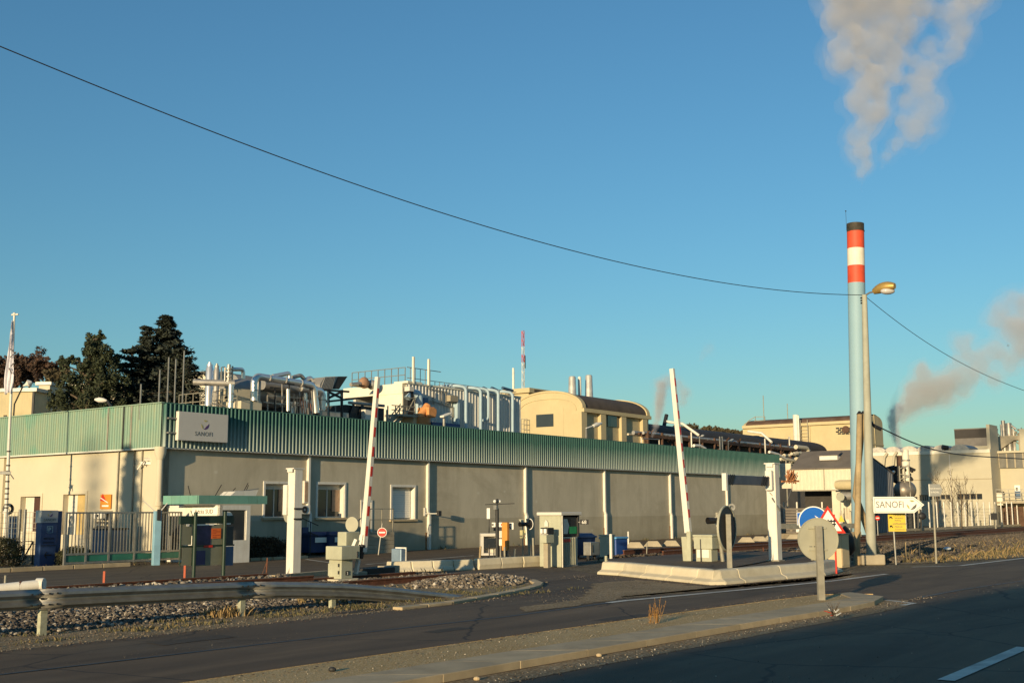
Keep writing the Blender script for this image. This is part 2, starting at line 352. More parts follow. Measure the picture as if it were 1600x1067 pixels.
    def build(s, name, mat, parent=None, smooth=False, bevel=0, label=None, kind=None, loc=None, rz=None):
        me = bpy.data.meshes.new(name); me.from_pydata(s.v, [], s.f)
        if s.tone:
            at = me.attributes.new('tone', 'FLOAT', 'FACE'); at.data.foreach_set('value', s.tone)
        me.materials.append(mat)
        if smooth:
            me.polygons.foreach_set('use_smooth', [True] * len(me.polygons))
            try: me.set_sharp_from_angle(angle=math.radians(40))
            except Exception: pass
        me.update()
        o = bpy.data.objects.new(name, me); COL.objects.link(o)
        if parent: o.parent = parent
        if loc is not None: o.location = loc
        if rz is not None: o.rotation_euler = (0, 0, rz)
        if bevel:
            b = o.modifiers.new('bevel', 'BEVEL'); b.width = bevel; b.segments = 2; b.limit_method = 'ANGLE'
        if label: o['label'] = label
        if kind: o['kind'] = kind
        return o
def box(*a): return MB().box(*a)
def thing(name, label, cat, loc=(0, 0, 0), rz=0., group=None, kind=None):
    o = bpy.data.objects.new(name, None); COL.objects.link(o); o.empty_display_size = .3
    o.location = loc; o.rotation_euler = (0, 0, rz)
    if label: o['label'] = label
    if cat: o['category'] = cat
    if group: o['group'] = group
    if kind: o['kind'] = kind
    return o
def tag(o, label, cat, group=None, kind=None):
    if label: o['label'] = label
    if cat: o['category'] = cat
    if group: o['group'] = group
    if kind: o['kind'] = kind
    return o
def kids(o): return KID.get(o.name, [])
def copy_tree(o, loc=None, rz=None, label=None, parent=None):
    c = o.copy(); COL.objects.link(c)
    if parent: c.parent = parent
    if loc is not None: c.location = loc
    if rz is not None: c.rotation_euler = (0, 0, rz)
    if label: c['label'] = label
    for ch in [x for x in list(COL.objects) if x.parent == o]: copy_tree(ch, parent=c)
    return c
def arc(c, r, a0, a1, n, ax1, ax2):
    c = Vector(c); ax1 = Vector(ax1); ax2 = Vector(ax2)
    return [c + (ax1 * math.cos(a0 + (a1 - a0) * i / n) + ax2 * math.sin(a0 + (a1 - a0) * i / n)) * r for i in range(n + 1)]
def fillet(pts, r, n=5):
    pts = [Vector(p) for p in pts]; out = [pts[0]]
    for i in range(1, len(pts) - 1):
        a, b, c = pts[i - 1], pts[i], pts[i + 1]; u = (a - b).normalized(); v = (c - b).normalized()
        k = min(r, (a - b).length * .45, (c - b).length * .45); p, q = b + u * k, b + v * k
        for j in range(n + 1):
            t = j / n; out.append(p * (1 - t) ** 2 + b * 2 * t * (1 - t) + q * t * t)
    out.append(pts[-1]); return out
def text(body, size, mat, parent, loc, rot=(PI / 2, 0, 0), name='lettering', depth=.004, align='LEFT', sx=1., sp=1.):
    cu = bpy.data.curves.new(name, 'FONT'); cu.body = body; cu.size = size; cu.extrude = depth / 2; cu.align_x = align; cu.resolution_u = 3
    cu.space_character = sp
    tmp = bpy.data.objects.new('tmp', cu); COL.objects.link(tmp)
    dg = bpy.context.evaluated_depsgraph_get(); me = bpy.data.meshes.new_from_object(tmp.evaluated_get(dg))
    bpy.data.objects.remove(tmp); bpy.data.curves.remove(cu)
    me.name = name; me.materials.clear(); me.materials.append(mat)
    o = bpy.data.objects.new(name, me); COL.objects.link(o); o.parent = parent; o.location = loc; o.rotation_euler = rot; o.scale = (sx, 1, 1)
    return o
def swoosh(parent, cx, y, cz, r, cols=(None, None, None)):
    """three-leaf emblem, drawn in the x-z plane at depth y"""
    def blade(a0, a1, wd, mat, n=14, skew=.35, name='emblem'):
        out, inn = [], []
        for i in range(n + 1):
            t = i / n; a = a0 + (a1 - a0) * t; th = wd * math.sin(PI * t) ** .8
            out.append((cx + r * math.cos(a), y, cz + r * math.sin(a)))
            ri = r * (1 - th); inn.append((cx + ri * math.cos(a) , y, cz + ri * math.sin(a)))
        MB().prism(out + inn[::-1][1:-1], (0, .004, 0)).build(name, mat, parent)
    D = math.radians
    blade(D(-110), D(15), .55, cols[0] or m_purple); blade(D(172), D(245), .38, cols[1] or m_olive); blade(D(50), D(115), .42, cols[2] or m_olive)

# corrugated sheet: profile along x from x0 to x1, facing -y at depth y, z0..z1
def corrugated(x0, x1, y, z0, z1, pitch, depth, along='x', shape='round'):
    mb = MB(); n = max(1, int(round((x1 - x0) / pitch))); p = (x1 - x0) / n
    prof = [(0, 0), (.36, 0), (.44, .75), (.56, 1), (.72, 1), (.86, .75), (.96, 0)] if shape == 'round' else [(0, 0), (.55, 0), (.65, 1), (.9, 1)]
    pts = [(x0 + (i + a) * p, -b * depth) for i in range(n) for a, b in prof] + [(x1, 0)]
    vs = []
    for a, b in pts:
        for z in (z0, z1): vs.append((a, y + b, z) if along == 'x' else (y + b, a, z))
    fs = [(2 * i, 2 * i + 2, 2 * i + 3, 2 * i + 1) for i in range(len(pts) - 1)]
    if along != 'x': fs = [f[::-1] for f in fs]
    return mb.add(vs, fs)
def holed_wall(x0, x1, z0, z1, holes, thick, along='x', at=0., inward=1):
    """a wall slab with rectangular openings (hx0,hx1,hz0,hz1), front face on plane at, thickness going inward"""
    mb = MB(); xs = sorted({x0, x1, *[h[0] for h in holes], *[h[1] for h in holes]}); zs = sorted({z0, z1, *[h[2] for h in holes], *[h[3] for h in holes]})
    def hole(i, j):
        if i < 0 or j < 0 or i >= len(xs) - 1 or j >= len(zs) - 1: return True
        cx, cz = (xs[i] + xs[i + 1]) / 2, (zs[j] + zs[j + 1]) / 2
        return any(h[0] < cx < h[1] and h[2] < cz < h[3] for h in holes)
    def pt(x, d, z): return (x, at + d * inward, z) if along == 'x' else (at + d * inward, x, z)
    for i in range(len(xs) - 1):
        for j in range(len(zs) - 1):
            if hole(i, j): continue
            a, b, c, d = xs[i], xs[i + 1], zs[j], zs[j + 1]
            mb.quad(pt(a, 0, c), pt(b, 0, c), pt(b, 0, d), pt(a, 0, d)); mb.quad(pt(a, thick, d), pt(b, thick, d), pt(b, thick, c), pt(a, thick, c))
            if hole(i - 1, j): mb.quad(pt(a, 0, c), pt(a, 0, d), pt(a, thick, d), pt(a, thick, c))
            if hole(i + 1, j): mb.quad(pt(b, 0, d), pt(b, 0, c), pt(b, thick, c), pt(b, thick, d))
            if hole(i, j - 1): mb.quad(pt(b, 0, c), pt(a, 0, c), pt(a, thick, c), pt(b, thick, c))
            if hole(i, j + 1): mb.quad(pt(a, 0, d), pt(b, 0, d), pt(b, thick, d), pt(a, thick, d))
    return mb

# =================================================================== THE GROUND
def sheet(name, pts, z, mat, sub=0):
    me = MB(); me.add([(p[0], p[1], z) for p in pts], [tuple(range(len(pts)))])
    o = me.build(name, mat, kind='structure'); return o
def lsheet(name, pts, z, mat):      # polygon given in facade coordinates (s, t)
    mb = MB().add([(p[0], p[1], 0) for p in pts], [tuple(range(len(pts)))])
    return mb.build(name, mat, loc=W(0, 0, z), rz=ROT, kind='structure')
sheet('ground', [(-3000, -3000), (3000, -3000), (3000, 4000), (-3000, 4000)], -.004, m_ground)
RE = [(-60, -19.8), (-9.5, -19.85), (-5.8, -19.4), (-2.7, -18.0)]       # far edge of the road up to the islet tip
lsheet('road', [(-80, -60), (120, -60), (120, -38), (60, -30), (35, -26.5), (17.8, -23.9), (9.7, -22.55), (5.7, -22.3), (-.5, -21.4), (.4, -19.5), (1.2, -17.2),
                (-2.0, -17.6), *RE[::-1]], .004, m_asph)
lsheet('yard', [(-30, -12.9), (-8, -12.9), (-3.2, -14.4), (-2.0, -17.6), (1.2, -17.2), (4.6, -13.1), (20, -12.2), (53, -12.2), (53, 0.1), (-30, .1)], .008, m_asph3)
lsheet('verge', [(-60, -20.0), (-9.5, -20.05), (-5.8, -19.6), (-2.7, -18.15), (-2.0, -17.2), (-2.4, -15.0), (-60, -15.0)], .002, m_shoulder)
# lane re-laid with darker tar: seam and white edge line
def strip(pts, wd):           # polyline in (s,t) to a ribbon
    L, Rr = [], []
    for i, p in enumerate(pts):
        a = Vector(pts[max(0, i - 1)]); b = Vector(pts[min(len(pts) - 1, i + 1)]); d = (b - a).normalized(); n = Vector((-d.y, d.x))
        L.append(Vector(p) + n * wd / 2); Rr.append(Vector(p) - n * wd / 2)
    return L, Rr
def ribbon(name, pts, wd, z, mat, kind='structure'):
    L, Rr = strip(pts, wd); mb = MB()
    for i in range(len(pts) - 1): mb.quad((*L[i], 0), (*Rr[i], 0), (*Rr[i + 1], 0), (*L[i + 1], 0))
    return mb.build(name, mat, loc=W(0, 0, z), rz=ROT, kind=kind)
lsheet('road_lane', [(-60, -24.2), (-60, -21.9), (-14.6, -21.97), (-9.5, -22.25), (-5.8, -22.2), (-2.6, -24.75), (-5.1, -24.6), (-12.5, -24.4)], .0065, m_asph2)
seam = ribbon('tar_seam', [(-60, -21.85), (-18, -21.85), (-14.6, -21.97), (-12.5, -22.07), (-9.5, -22.25), (-8, -22.2), (-5.8, -22.1)], .06, .011, M('tar', (.02, .018, .016), .5))
ribbon('road_edge_line', [st(950, 942), st(975, 939), st(1050, 932), st(1200, 918), st(1300, 908), st(1385, 897)], .16, .013, m_line)
ribbon('road_edge_line', [st(1425, 886), st(1500, 884), (17.8, -23.73), (26, -26), (40, -31)], .16, .013, m_line)
ribbon('centre_line_dash', [st(1478, 1064), st(1600, 1012)], .17, .013, m_line)
ribbon('centre_line_dash', [st(1890, 905), st(2010, 878)], .17, .013, m_line)
ribbon('turn_marking', [st(1385, 938), st(1428, 943), st(1410, 946)], .12, .013, m_line)
ribbon('parking_line', [st(478, 874), st(515, 879)], .12, .014, m_line)
ribbon('parking_line', [st(572, 882), st(740, 868)], .12, .014, m_line)
ribbon('tar_seam', [st(1430, 935), st(1500, 922), st(1560, 913), st(1640, 902)], .07, .011, M('tar', (.02, .018, .016), .5))

def ragged(pts, amp, step):
    out = []
    for i in range(len(pts)):
        a, b = Vector(pts[i]), Vector(pts[(i + 1) % len(pts)]); n = max(1, int((b - a).length / step))
        for k in range(n):
            p = a.lerp(b, k / n); q = Vector((p.x * 2.3, p.y * 2.3, 0)); out.append((p.x + amp * (mnoise.noise(q) + .6 * mnoise.noise(q * 3.1)), p.y + amp * (mnoise.noise(q + Vector((9, 4, 1))) + .6 * mnoise.noise(q * 3.3))))
    return out
lsheet('grit_patch', ragged([st(930, 912), st(990, 906), st(1060, 912), st(1110, 918), st(1160, 916), st(1300, 904), st(1330, 896), st(1345, 900), st(1200, 914), st(1060, 926), st(1000, 932), st(950, 936), st(910, 936)], .28, .12), .0095, m_shoulder)
lsheet('grit_drift', ragged([st(810, 949), st(900, 938), st(960, 930), st(975, 935), st(900, 947), st(820, 956)], .12, .1), .0105, m_shoulder)
# curved concrete edging of the islet
islet_edge = [st(620, 953), st(700, 944), st(770, 932), st(820, 922), st(838, 917), st(842, 913), st(830, 908.5), st(800, 905), (st(750, 902.5)), st(700, 902), st(650, 905)]
isl = thing('islet', None, None, W(0, 0, 0), ROT, kind='structure')
L, Rr = strip(islet_edge, .22)
for i in range(len(islet_edge) - 1):
    for h in range(2):
        f0, f1 = h / 2 + .01, (h + 1) / 2 - .01
        a, b = L[i].lerp(L[i + 1], f0), L[i].lerp(L[i + 1], f1); c, d = Rr[i].lerp(Rr[i + 1], f1), Rr[i].lerp(Rr[i + 1], f0)
        mb = MB().prism([(*a, 0), (*b, 0), (*c, 0), (*d, 0)], (0, 0, .055)); mb.build('edging_stone', m_kerb, isl, bevel=.012)
mound = MB(); N1, N2 = 26, 12
for i in range(N1):
    for j in range(N2):
        s = -5.6 + 3.9 * i / (N1 - 1); t = -18.6 + 3.4 * j / (N2 - 1)
        e = max(0, 1 - ((s + 3.2) / 1.9) ** 2 - ((t + 16.4) / 1.25) ** 2)
        mound.v.append((s, t, -.02 + .19 * e ** .8 + .03 * mnoise.noise(Vector((s * 3, t * 3, 0))) * (e > 0)))
for i in range(N1 - 1):
    for j in range(N2 - 1): a = i * N2 + j; mound.f.append((a, a + N2, a + N2 + 1, a + 1))
mound.build('gravel_mound', m_shoulder, isl, smooth=True)

# ---- median island in the road
med = thing('median', None, None, W(0, 0, 0), ROT, kind='structure')
far = [(-60, -24.1), (-30, -24.2), (-16.65, -24.34), (-12.5, -24.45), (-8.6, -24.55), (-5.13, -24.72), (-3.3, -24.9), (-2.75, -25.2), (-2.5, -25.7)]
near_in = [(-2.95, -25.9), (-3.4, -25.75), (-5.5, -25.7), (-7.1, -25.62), (-10.15, -25.55), (-13.7, -25.41), (-30, -25.2), (-60, -25)]
MB().add([(a, b, .075 + .008 * math.sin(a * 3)) for a, b in far + near_in], [tuple(range(len(far + near_in)))]).build('gravel_top', m_grit, med)
sidep = [Vector((a, b)) for a, b in far]
mb = MB()
for i in range(len(sidep) - 1): mb.quad((*sidep[i], 0), (*sidep[i + 1], 0), (*sidep[i + 1], .082), (*sidep[i], .082))
mb.build('far_face', m_grit, med)
ko = [(-60, -25.6), (-30, -25.8), (-14.6, -26.06), (-12.0, -26.15), (-8.5, -26.26), (-5.9, -26.42), (-4.5, -26.4), (-3.4, -26.25), (-2.75, -25.95), (-2.42, -25.6), (-2.35, -25.2)]
ki = [(-60, -25.0), (-30, -25.2), (-14.6, -25.4), (-12.0, -25.5), (-8.5, -25.6), (-5.9, -25.7), (-4.6, -25.75), (-3.7, -25.75), (-3.15, -25.6), (-2.9, -25.4), (-2.8, -25.15)]
def along(poly, d):
    acc = 0
    for i in range(len(poly) - 1):
        a, b = Vector(poly[i]), Vector(poly[i + 1]); l = (b - a).length
        if acc + l >= d or i == len(poly) - 2: return a.lerp(b, (d - acc) / l)
        acc += l
LK = sum((Vector(ko[i + 1]) - Vector(ko[i])).length for i in range(len(ko) - 1)); LI = sum((Vector(ki[i + 1]) - Vector(ki[i])).length for i in range(len(ki) - 1))
nk = 46
for i in range(nk):
    f0, f1 = (i + .002) / nk, (i + .998) / nk
    if i < 26: continue
    a, b = along(ko, f0 * LK), along(ko, f1 * LK); c, d = along(ki, f1 * LI), along(ki, f0 * LI)
    dz = R_.uniform(-.001, .001); dx = Vector((0, R_.uniform(-.003, .003)))
    MB().prism([(*(a + dx), 0), (*(b + dx), 0), (*(c + dx), 0), (*(d + dx), 0)], (0, 0, .088 + dz)).build('kerb_stone', m_kerb, med, bevel=.008)
ribbon('gravel_strip', [(-60, -25.9), (-30, -26.1), (-15.2, -26.35), (-12, -26.45), (-8.5, -26.55), (-5.9, -26.65), (-4, -26.6), (-2.8, -26.2)], .5, .009, m_shoulder)

# =================================================================== STONES, GRASS (uncountable)
ICO = None
def ico():
    p = (1 + 5 ** .5) / 2
    v = [Vector(a).normalized() for a in [(-1, p, 0), (1, p, 0), (-1, -p, 0), (1, -p, 0), (0, -1, p), (0, 1, p), (0, -1, -p), (0, 1, -p), (p, 0, -1), (p, 0, 1), (-p, 0, -1), (-p, 0, 1)]]
    f = [(0, 11, 5), (0, 5, 1), (0, 1, 7), (0, 7, 10), (0, 10, 11), (1, 5, 9), (5, 11, 4), (11, 10, 2), (10, 7, 6), (7, 1, 8), (3, 9, 4), (3, 4, 2), (3, 2, 6), (3, 6, 8), (3, 8, 9), (4, 9, 5), (2, 4, 11), (6, 2, 10), (8, 6, 7), (9, 8, 1)]
    return v, f
IV, IF = ico()
OV = [Vector(a) for a in ((1, 0, 0), (-1, 0, 0), (0, 1, 0), (0, -1, 0), (0, 0, 1), (0, 0, -1))]; OF = [(0, 2, 4), (2, 1, 4), (1, 3, 4), (3, 0, 4), (2, 0, 5), (1, 2, 5), (3, 1, 5), (0, 3, 5)]
def stones(mb, n, s0, s1, t0, t1, zf, r0, r1, fine=True, dens=None, tone=(0, 1)):
    V0, F0 = (IV, IF) if fine else (OV, OF)
    for _ in range(n):
        s, t = R_.uniform(s0, s1), R_.uniform(t0, t1)
        if dens and R_.random() > dens(s, t): continue
        r = R_.uniform(r0, r1); q = Matrix.Rotation(R_.uniform(0, 6.3), 3, (R_.uniform(-1, 1), R_.uniform(-1, 1), R_.uniform(-1, 1) + .01)) @ Matrix.Diagonal((r, r * R_.uniform(.6, .95), r * R_.uniform(.5, .85)))
        c = Vector((s, t, zf(s, t) + r * .25)); o = len(mb.v)
        for v in V0: mb.v.append(tuple(c + q @ (v * R_.uniform(.78, 1.15))))
        mb.f += [(a + o, b + o, d + o) for a, b, d in F0]; mb.tone += [R_.uniform(*tone) ** 2.5] * len(F0)
def zshoulder(s, t):      # ballast shoulder rising to the track
    return max(0, min(.15, (t + 18.0) * .06)) if t < -14 else max(0, min(.24, (-12.0 - t) * .2))
bl = MB()
stones(bl, 12500, -19, -6.6, -18.3, -15.05, zshoulder, .022, .054)
stones(bl, 1500, -19, -6.6, -15, -13.5, zshoulder, .035, .07)
stones(bl, 1500, -5.4, -1.9, -17.7, -15.3, lambda s, t: max(0, .17 * max(0, 1 - ((s + 3.2) / 1.8) ** 2 - ((t + 16.4) / 1.2) ** 2)), .03, .07, dens=lambda s, t: 1 if ((s + 3.3) / 1.8) ** 2 + ((t + 16.4) / 1.2) ** 2 < 1 else .05, tone=(.3, 1))
stones(bl, 900, -6.6, -1.0, -14.2, -12.9, lambda s, t: .03, .03, .06)
stones(bl, 9000, 8, 62, -16.9, -12.2, lambda s, t: zshoulder(s, t) * .8, .03, .07, fine=False, tone=(0, .6))
stones(bl, 7000, 11.5, 50, -21.3, -16.5, lambda s, t: max(0, .18 * math.sin(min(1, max(0, (t + 21.6) / 5)) * 1.5)), .03, .08, fine=False, tone=(0, .75))
bl.build('ballast', m_ballast, loc=W(0, 0, 0), rz=ROT, kind='stuff')
gv = MB()
def nz(s, t): return .079 if -25.6 < t < -24.4 and s < -3 else .012
stones(gv, 1500, -19, -2.8, -25.45, -24.4, nz, .003, .010, fine=False, tone=(.5, 1))
stones(gv, 2600, -19, -1.5, -26.9, -26.1, lambda s, t: .008, .005, .016, fine=False, dens=lambda s, t: math.exp(-((t + 26.5) / .16) ** 2), tone=(.3, 1))
stones(gv, 1500, -20, 0, -21.9, -20, lambda s, t: .008, .003, .008, fine=False, dens=lambda s, t: .15 + .4 * (t < -21.5), tone=(.3, .9))
stones(gv, 2600, -7, 2, -21.9, -19.4, lambda s, t: .006, .004, .011, fine=False, dens=lambda s, t: 1 if abs(t + 21.3 - .1 * math.sin(s)) < .45 else .3, tone=(.3, .9))
stones(gv, 2500, -19, -6.5, -20.0, -18.2, lambda s, t: .003, .006, .022, fine=False, tone=(.2, .9))
stones(gv, 900, -20, 12, -32, -26.7, lambda s, t: .006, .005, .012, fine=False, tone=(.4, 1))
stones(gv, 2200, -1, 7, -22.4, -16.6, lambda s, t: .012, .004, .012, fine=False, dens=lambda s, t: 1 if (t < -21.3 or s < 1) else .1, tone=(.3, .9))
gv.build('loose_gravel', m_ballast, loc=W(0, 0, 0), rz=ROT, kind='stuff')
def blades(mb, n, s0, s1, t0, t1, h0, h1, zf=lambda s, t: 0, dens=None, wd=.012, tone=(0, 1), lean=.4):
    for _ in range(n):
        s, t = R_.uniform(s0, s1), R_.uniform(t0, t1)
        if dens and R_.random() > dens(s, t): continue
        h = R_.uniform(h0, h1); a = R_.uniform(0, 6.3); lx, ly = R_.gauss(0, lean) * h, R_.gauss(0, lean) * h; z = zf(s, t)
        dx, dy = math.cos(a) * wd, math.sin(a) * wd; o = len(mb.v)
        mb.v += [(s - dx, t - dy, z), (s + dx, t + dy, z), (s + lx * .4 + dx * .6, t + ly * .4 + dy * .6, z + h * .6), (s + lx, t + ly, z + h)]
        mb.f += [(o, o + 1, o + 2), (o, o + 2, o + 3)]; mb.tone += [R_.uniform(*tone)] * 2
gr = MB()
def cl(s, t): return max(0, mnoise.noise(Vector((s * 1.1, t * 1.5, 3))) * 2.2 + .25)
blades(gr, 6500, -19, -5.5, -19.4, -17.8, .015, .07, dens=cl, tone=(0, .7))
blades(gr, 2600, -10, -3.2, -19.6, -17.6, .015, .07, dens=cl, tone=(.0, .6))
blades(gr, 260, -9.9, -7.3, -18.4, -17.5, .08, .28, wd=.007, tone=(.5, 1), lean=.7)
blades(gr, 300, -12.4, -11.7, -18.6, -18.0, .05, .2, tone=(.8, 1))
blades(gr, 9000, 11.5, 60, -23, -16.2, .05, .3, dens=lambda s, t: cl(s, t) if t > -22 - (s - 11) * .06 else .0, wd=.02, tone=(.3, 1))
blades(gr, 5000, 12.5, 60, -23.5, -21.2, .03, .13, dens=lambda s, t: 1 if t > -22.1 - max(0, s - 12) * .2 else 0, wd=.02, tone=(.3, .9))
blades(gr, 1600, -2.5, 30, -13.2, -12.4, .04, .2, dens=lambda s, t: .4 if s < 0 or s > 8 else 0, wd=.015)
blades(gr, 500, 1.9, 5, -12.3, -11.8, .1, .35, wd=.012, tone=(.1, .7))
blades(gr, 1600, 5, 50, -.35, -.02, .03, .2, dens=lambda s, t: max(0, mnoise.noise(Vector((s * .9, 0, 7))) * 2), wd=.02, tone=(.1, .6))
blades(gr, 1500, -12, 1.5, -1.6, -.8, .03, .14, dens=lambda s, t: .8 if s < -2.2 else .1, wd=.02, tone=(.1, .7))
gr.build('dry_grass', m_grass, loc=W(0, 0, 0), rz=ROT, kind='stuff')
lsheet('track_bed', [(8, -17.0), (70, -17.0), (70, -12.2), (8, -12.2)], .012, m_shoulder)
lsheet('bank_earth', [(11.3, -21.9), (14, -22.4), (18, -23.3), (30, -26.5), (60, -34), (60, -12.3), (20, -12.3), (11.5, -16.5)], .010, m_shoulder)

for (u, v, a, b) in ((560, 955, .5, .16), (980, 965, .7, .2), (1150, 945, .5, .12), (300, 1000, .6, .2), (700, 985, .4, .14), (1300, 925, .6, .16)):
    c_ = st(u, v); lsheet('asphalt_patch', ragged([(c_[0] - a, c_[1] - b), (c_[0] + a, c_[1] - b), (c_[0] + a, c_[1] + b), (c_[0] - a, c_[1] + b)], .06, .1), .0088, asphalt('asphalt_repair', (.06, .045, .03), patch=.2) if 'asphalt_repair' not in MATS else MATS['asphalt_repair'])
# railway track
trk = thing('railway_track', None, None, W(0, 0, 0), ROT, kind='structure')
for t in (-14.9, -13.42):
    for a, b, z in ((-40, -6.9, .30), (-6.9, -1.9, .12), (8.5, 75, .36)):
        prof = [(-.07, 0), (.07, 0), (.07, .012), (.015, .03), (.015, .11), (.036, .12), (.036, .15), (-.036, .15), (-.036, .12), (-.015, .11), (-.015, .03), (-.07, .012)]
        MB().prism([(a, t + x, z - .13 + y) for x, y in prof][::-1], (b - a, 0, 0)).build('rail', m_rust, trk)
        MB().box(a, b, t - .03, t + .03, z + .0205, z + .0235).build('rail_head', m_railtop, trk)
sl0 = MB().box(-.12, .12, -1.3, 1.3, 0, .14)
sleep = sl0.build('sleeper', m_sleeper, trk, bevel=.015, loc=(-19.5, -14.16, .07))
xs = [-19.5 + .65 * i for i in range(1, 20)] + [9 + .65 * i for i in range(70)]
for x in xs:
    o = sleep.copy(); COL.objects.link(o); o.location = (x, -14.16, .07 if x < 0 else .02); o.rotation_euler.z = R_.uniform(-.02, .02)

# =================================================================== MAIN BUILDING
WT = 5.42                                   # top of cladding
CB = 3.9                                    # bottom of cladding
fb = thing('factory_building', 'long low factory building with a green ribbed fascia over grey rendered walls', 'building', W(0, 0, 0), ROT)
LEN = 50.9; LEFTD = 9.9
def frect(u0, v0, u1, v1, t=0):
    a = fac(u0, v0, t); b = fac(u1, v1, t); c = fac(u0, v1, t); d = fac(u1, v0, t); return a[0], b[0], (b[1] + c[1]) / 2, (a[1] + d[1]) / 2
def srect(u0, v0, u1, v1, s=0):
    a = side(u0, v0, s); b = side(u1, v1, s); c = side(u0, v1, s); d = side(u1, v0, s); return b[0], a[0], (b[1] + c[1]) / 2, (a[1] + d[1]) / 2
wA = frect(414.5, 756, 453, 808.5); wB = frect(496.5, 757, 537, 808.5); wC = frect(612.5, 761, 647, 811); dA = frect(565.5, 784, 578.5, 842)
wE = frect(264, 800, 300, 850)
walls = holed_wall(0.002, LEN, 0, CB + .3, [wA, wB, wC, dA], .32)
walls.build('south_wall', m_facade, fb)
lw1 = srect(33.5, 775.5, 61.5, 830); lw2 = srect(100, 772, 131.5, 835)
holed_wall(0, LEFTD, 0, CB + .3, [lw1, lw2], .35, along='y').build('west_wall', m_cream, fb)
MB().box(.33, LEN, 14.2, 14.5, 0, CB + 1).box(LEN - .3, LEN, .33, 14.2, 0, CB + 1).box(3.0, 3.3, LEFTD, 14.2, 0, CB + .3).build('rear_wall', m_facade, fb)
MB().box(.06, LEN, .06, 14.4, 4.75, 4.95).box(-.1, .36, .06, 19, 4.3, 4.6).box(.36, 3, LEFTD, 19, 4.0, 4.2).build('roof', m_roofg, fb)
corrugated(-.16, LEN + .25, -.2, CB, WT, .178, .085).build('fascia', m_clad, fb)
cw = corrugated(-.2, 19, -.2, CB, WT, .15, .035, along='y', shape='trap'); cw.build('fascia', m_clad, fb)
MB().box(-.14, LEN + .2, -.17, -.002, CB + .03, CB + .06).box(-.17, -.002, -.1, 19, CB + .03, CB + .06).build('soffit', m_nearblack, fb)
MB().box(-.27, LEN + .27, -.27, -.05, WT, WT + .035).box(-.27, -.05, -.05, 19, WT, WT + .035).build('coping', m_clad, fb)
MB().box(-.235, -.2, -.2, 19, CB - .05, CB).box(-.2, LEN, -.245, -.2, CB - .04, CB).build('drip_edge', m_white, fb)
# broken joints between fascia sheets on the west return
for u in (177.5, 202, 214):
    t, _ = side(u, 660); MB().box(-.255, -.2, t - .05, t + .02, CB, WT).build('sheet_joint', m_dark if u == 202 else m_galvdull, fb)
MB().box(-.1, 0, LEFTD, LEFTD + .35, 0, CB).build('west_wall_end', m_cream, fb)
# downpipes down the long wall
for (u, vt, vk) in ((481, 712, 800), (667, 724, 802), (819, 731, 803), (942.5, 737, 801), (1045, 742, 803), (1133.5, 745, 805)):
    s, _ = fac(u, vt); _, zk = fac(u, vk)
    mb = MB().box(s - .05, s + .05, -.13, 0, zk + .1, CB + .03).box(s + .03, s + .15, -.14, 0, 0.02, zk - .08)
    mb.prism([(s - .05, -.13, zk + .1), (s + .05, -.13, zk + .1), (s + .15, -.14, zk - .08), (s + .03, -.14, zk - .08)], (0, .13, 0))
    mb.build('downpipe', m_white, fb)
    MB().box(s - .07, s + .2, -.012, -.002, .02, .75).build('rust_stain', M('rust_stain', (.26, .13, .05), .9, var=.3, sc=4), fb)
# corner hopper and downpipe
MB().tube([(-.12, -.12, .05), (-.12, -.12, CB - .25)], .11, 14).tube([(-.12, -.12, CB - .42), (-.12, -.12, CB - .2), (-.12, -.12, CB + .02)], [.12, .2, .2], 14).tube([(-.12, -.12, 1.9), (-.12, -.12, 2.05)], .15, 14).build('downpipe', m_cream, fb, smooth=True)
for u in (185.6, 209.6, 222.2):
    t, _ = side(u, 750); MB().cyl((-.05, t, .6), (-.05, t, CB), .03, n=8).build('conduit', m_galvdull, fb, smooth=True)
# windows in the long wall
def win(r, closed=False, bars=True):
    x0, x1, z0, z1 = r; f = MB()
    w = .1
    f.box(x0 - w, x0, -.03, .02, z0 - .0, z1 + w).box(x1, x1 + w, -.03, .02, z0, z1 + w).box(x0, x1, -.03, .02, z1, z1 + w)
    f.build('surround', m_white, fb, bevel=.01)
    MB().box(x0 - w - .05, x1 + w + .05, -.09, .03, z0 - .09, z0).build('sill', m_kerb, fb, bevel=.01)
    MB().box(x0, x0 + .004, .02, .3, z0, z1).box(x1 - .004, x1, .02, .3, z0, z1).box(x0 + .004, x1 - .004, .02, .3, z1 - .004, z1).build('reveal', m_white, fb)
    fr = MB(); t = .045
    for a, b in ((x0 + .004, x0 + t), ((x0 + x1) / 2 - t / 2, (x0 + x1) / 2 + t / 2), (x1 - t, x1 - .004)): fr.box(a, b, .22, .27, z0, z1 - .004)
    fr.box(x0 + t, x1 - t, .225, .265, z0, z0 + t).box(x0 + t, x1 - t, .225, .265, z1 - t - .15, z1 - .004)
    wf = fr.build('window_frame', m_frame, fb)
    if closed:
        for i in range(12):
            zz = z0 + .06 + (z1 - z0 - .2) * i / 12; MB().box(x0 + t, x1 - t, .18, .2 + .01 * (i % 2), zz, zz + (z1 - z0 - .2) / 12 - .006).build('slat', m_signwhite, wf)
    else:
        for a, b in ((x0 + t, (x0 + x1) / 2 - t / 2), ((x0 + x1) / 2 + t / 2, x1 - t)):
            MB().box(a, b, .24, .246, z0 + t, z1 - t - .15).build('pane', m_glass, wf)
        MB().box(x0 + (x1 - x0) * .68, x1 - t, .21, .215, z0 + t + .2, z1 - t - .15).build('curtain', m_blind, wf)
win(wA); win(wB); win(wC, closed=True)
x0, x1, z0, z1 = dA
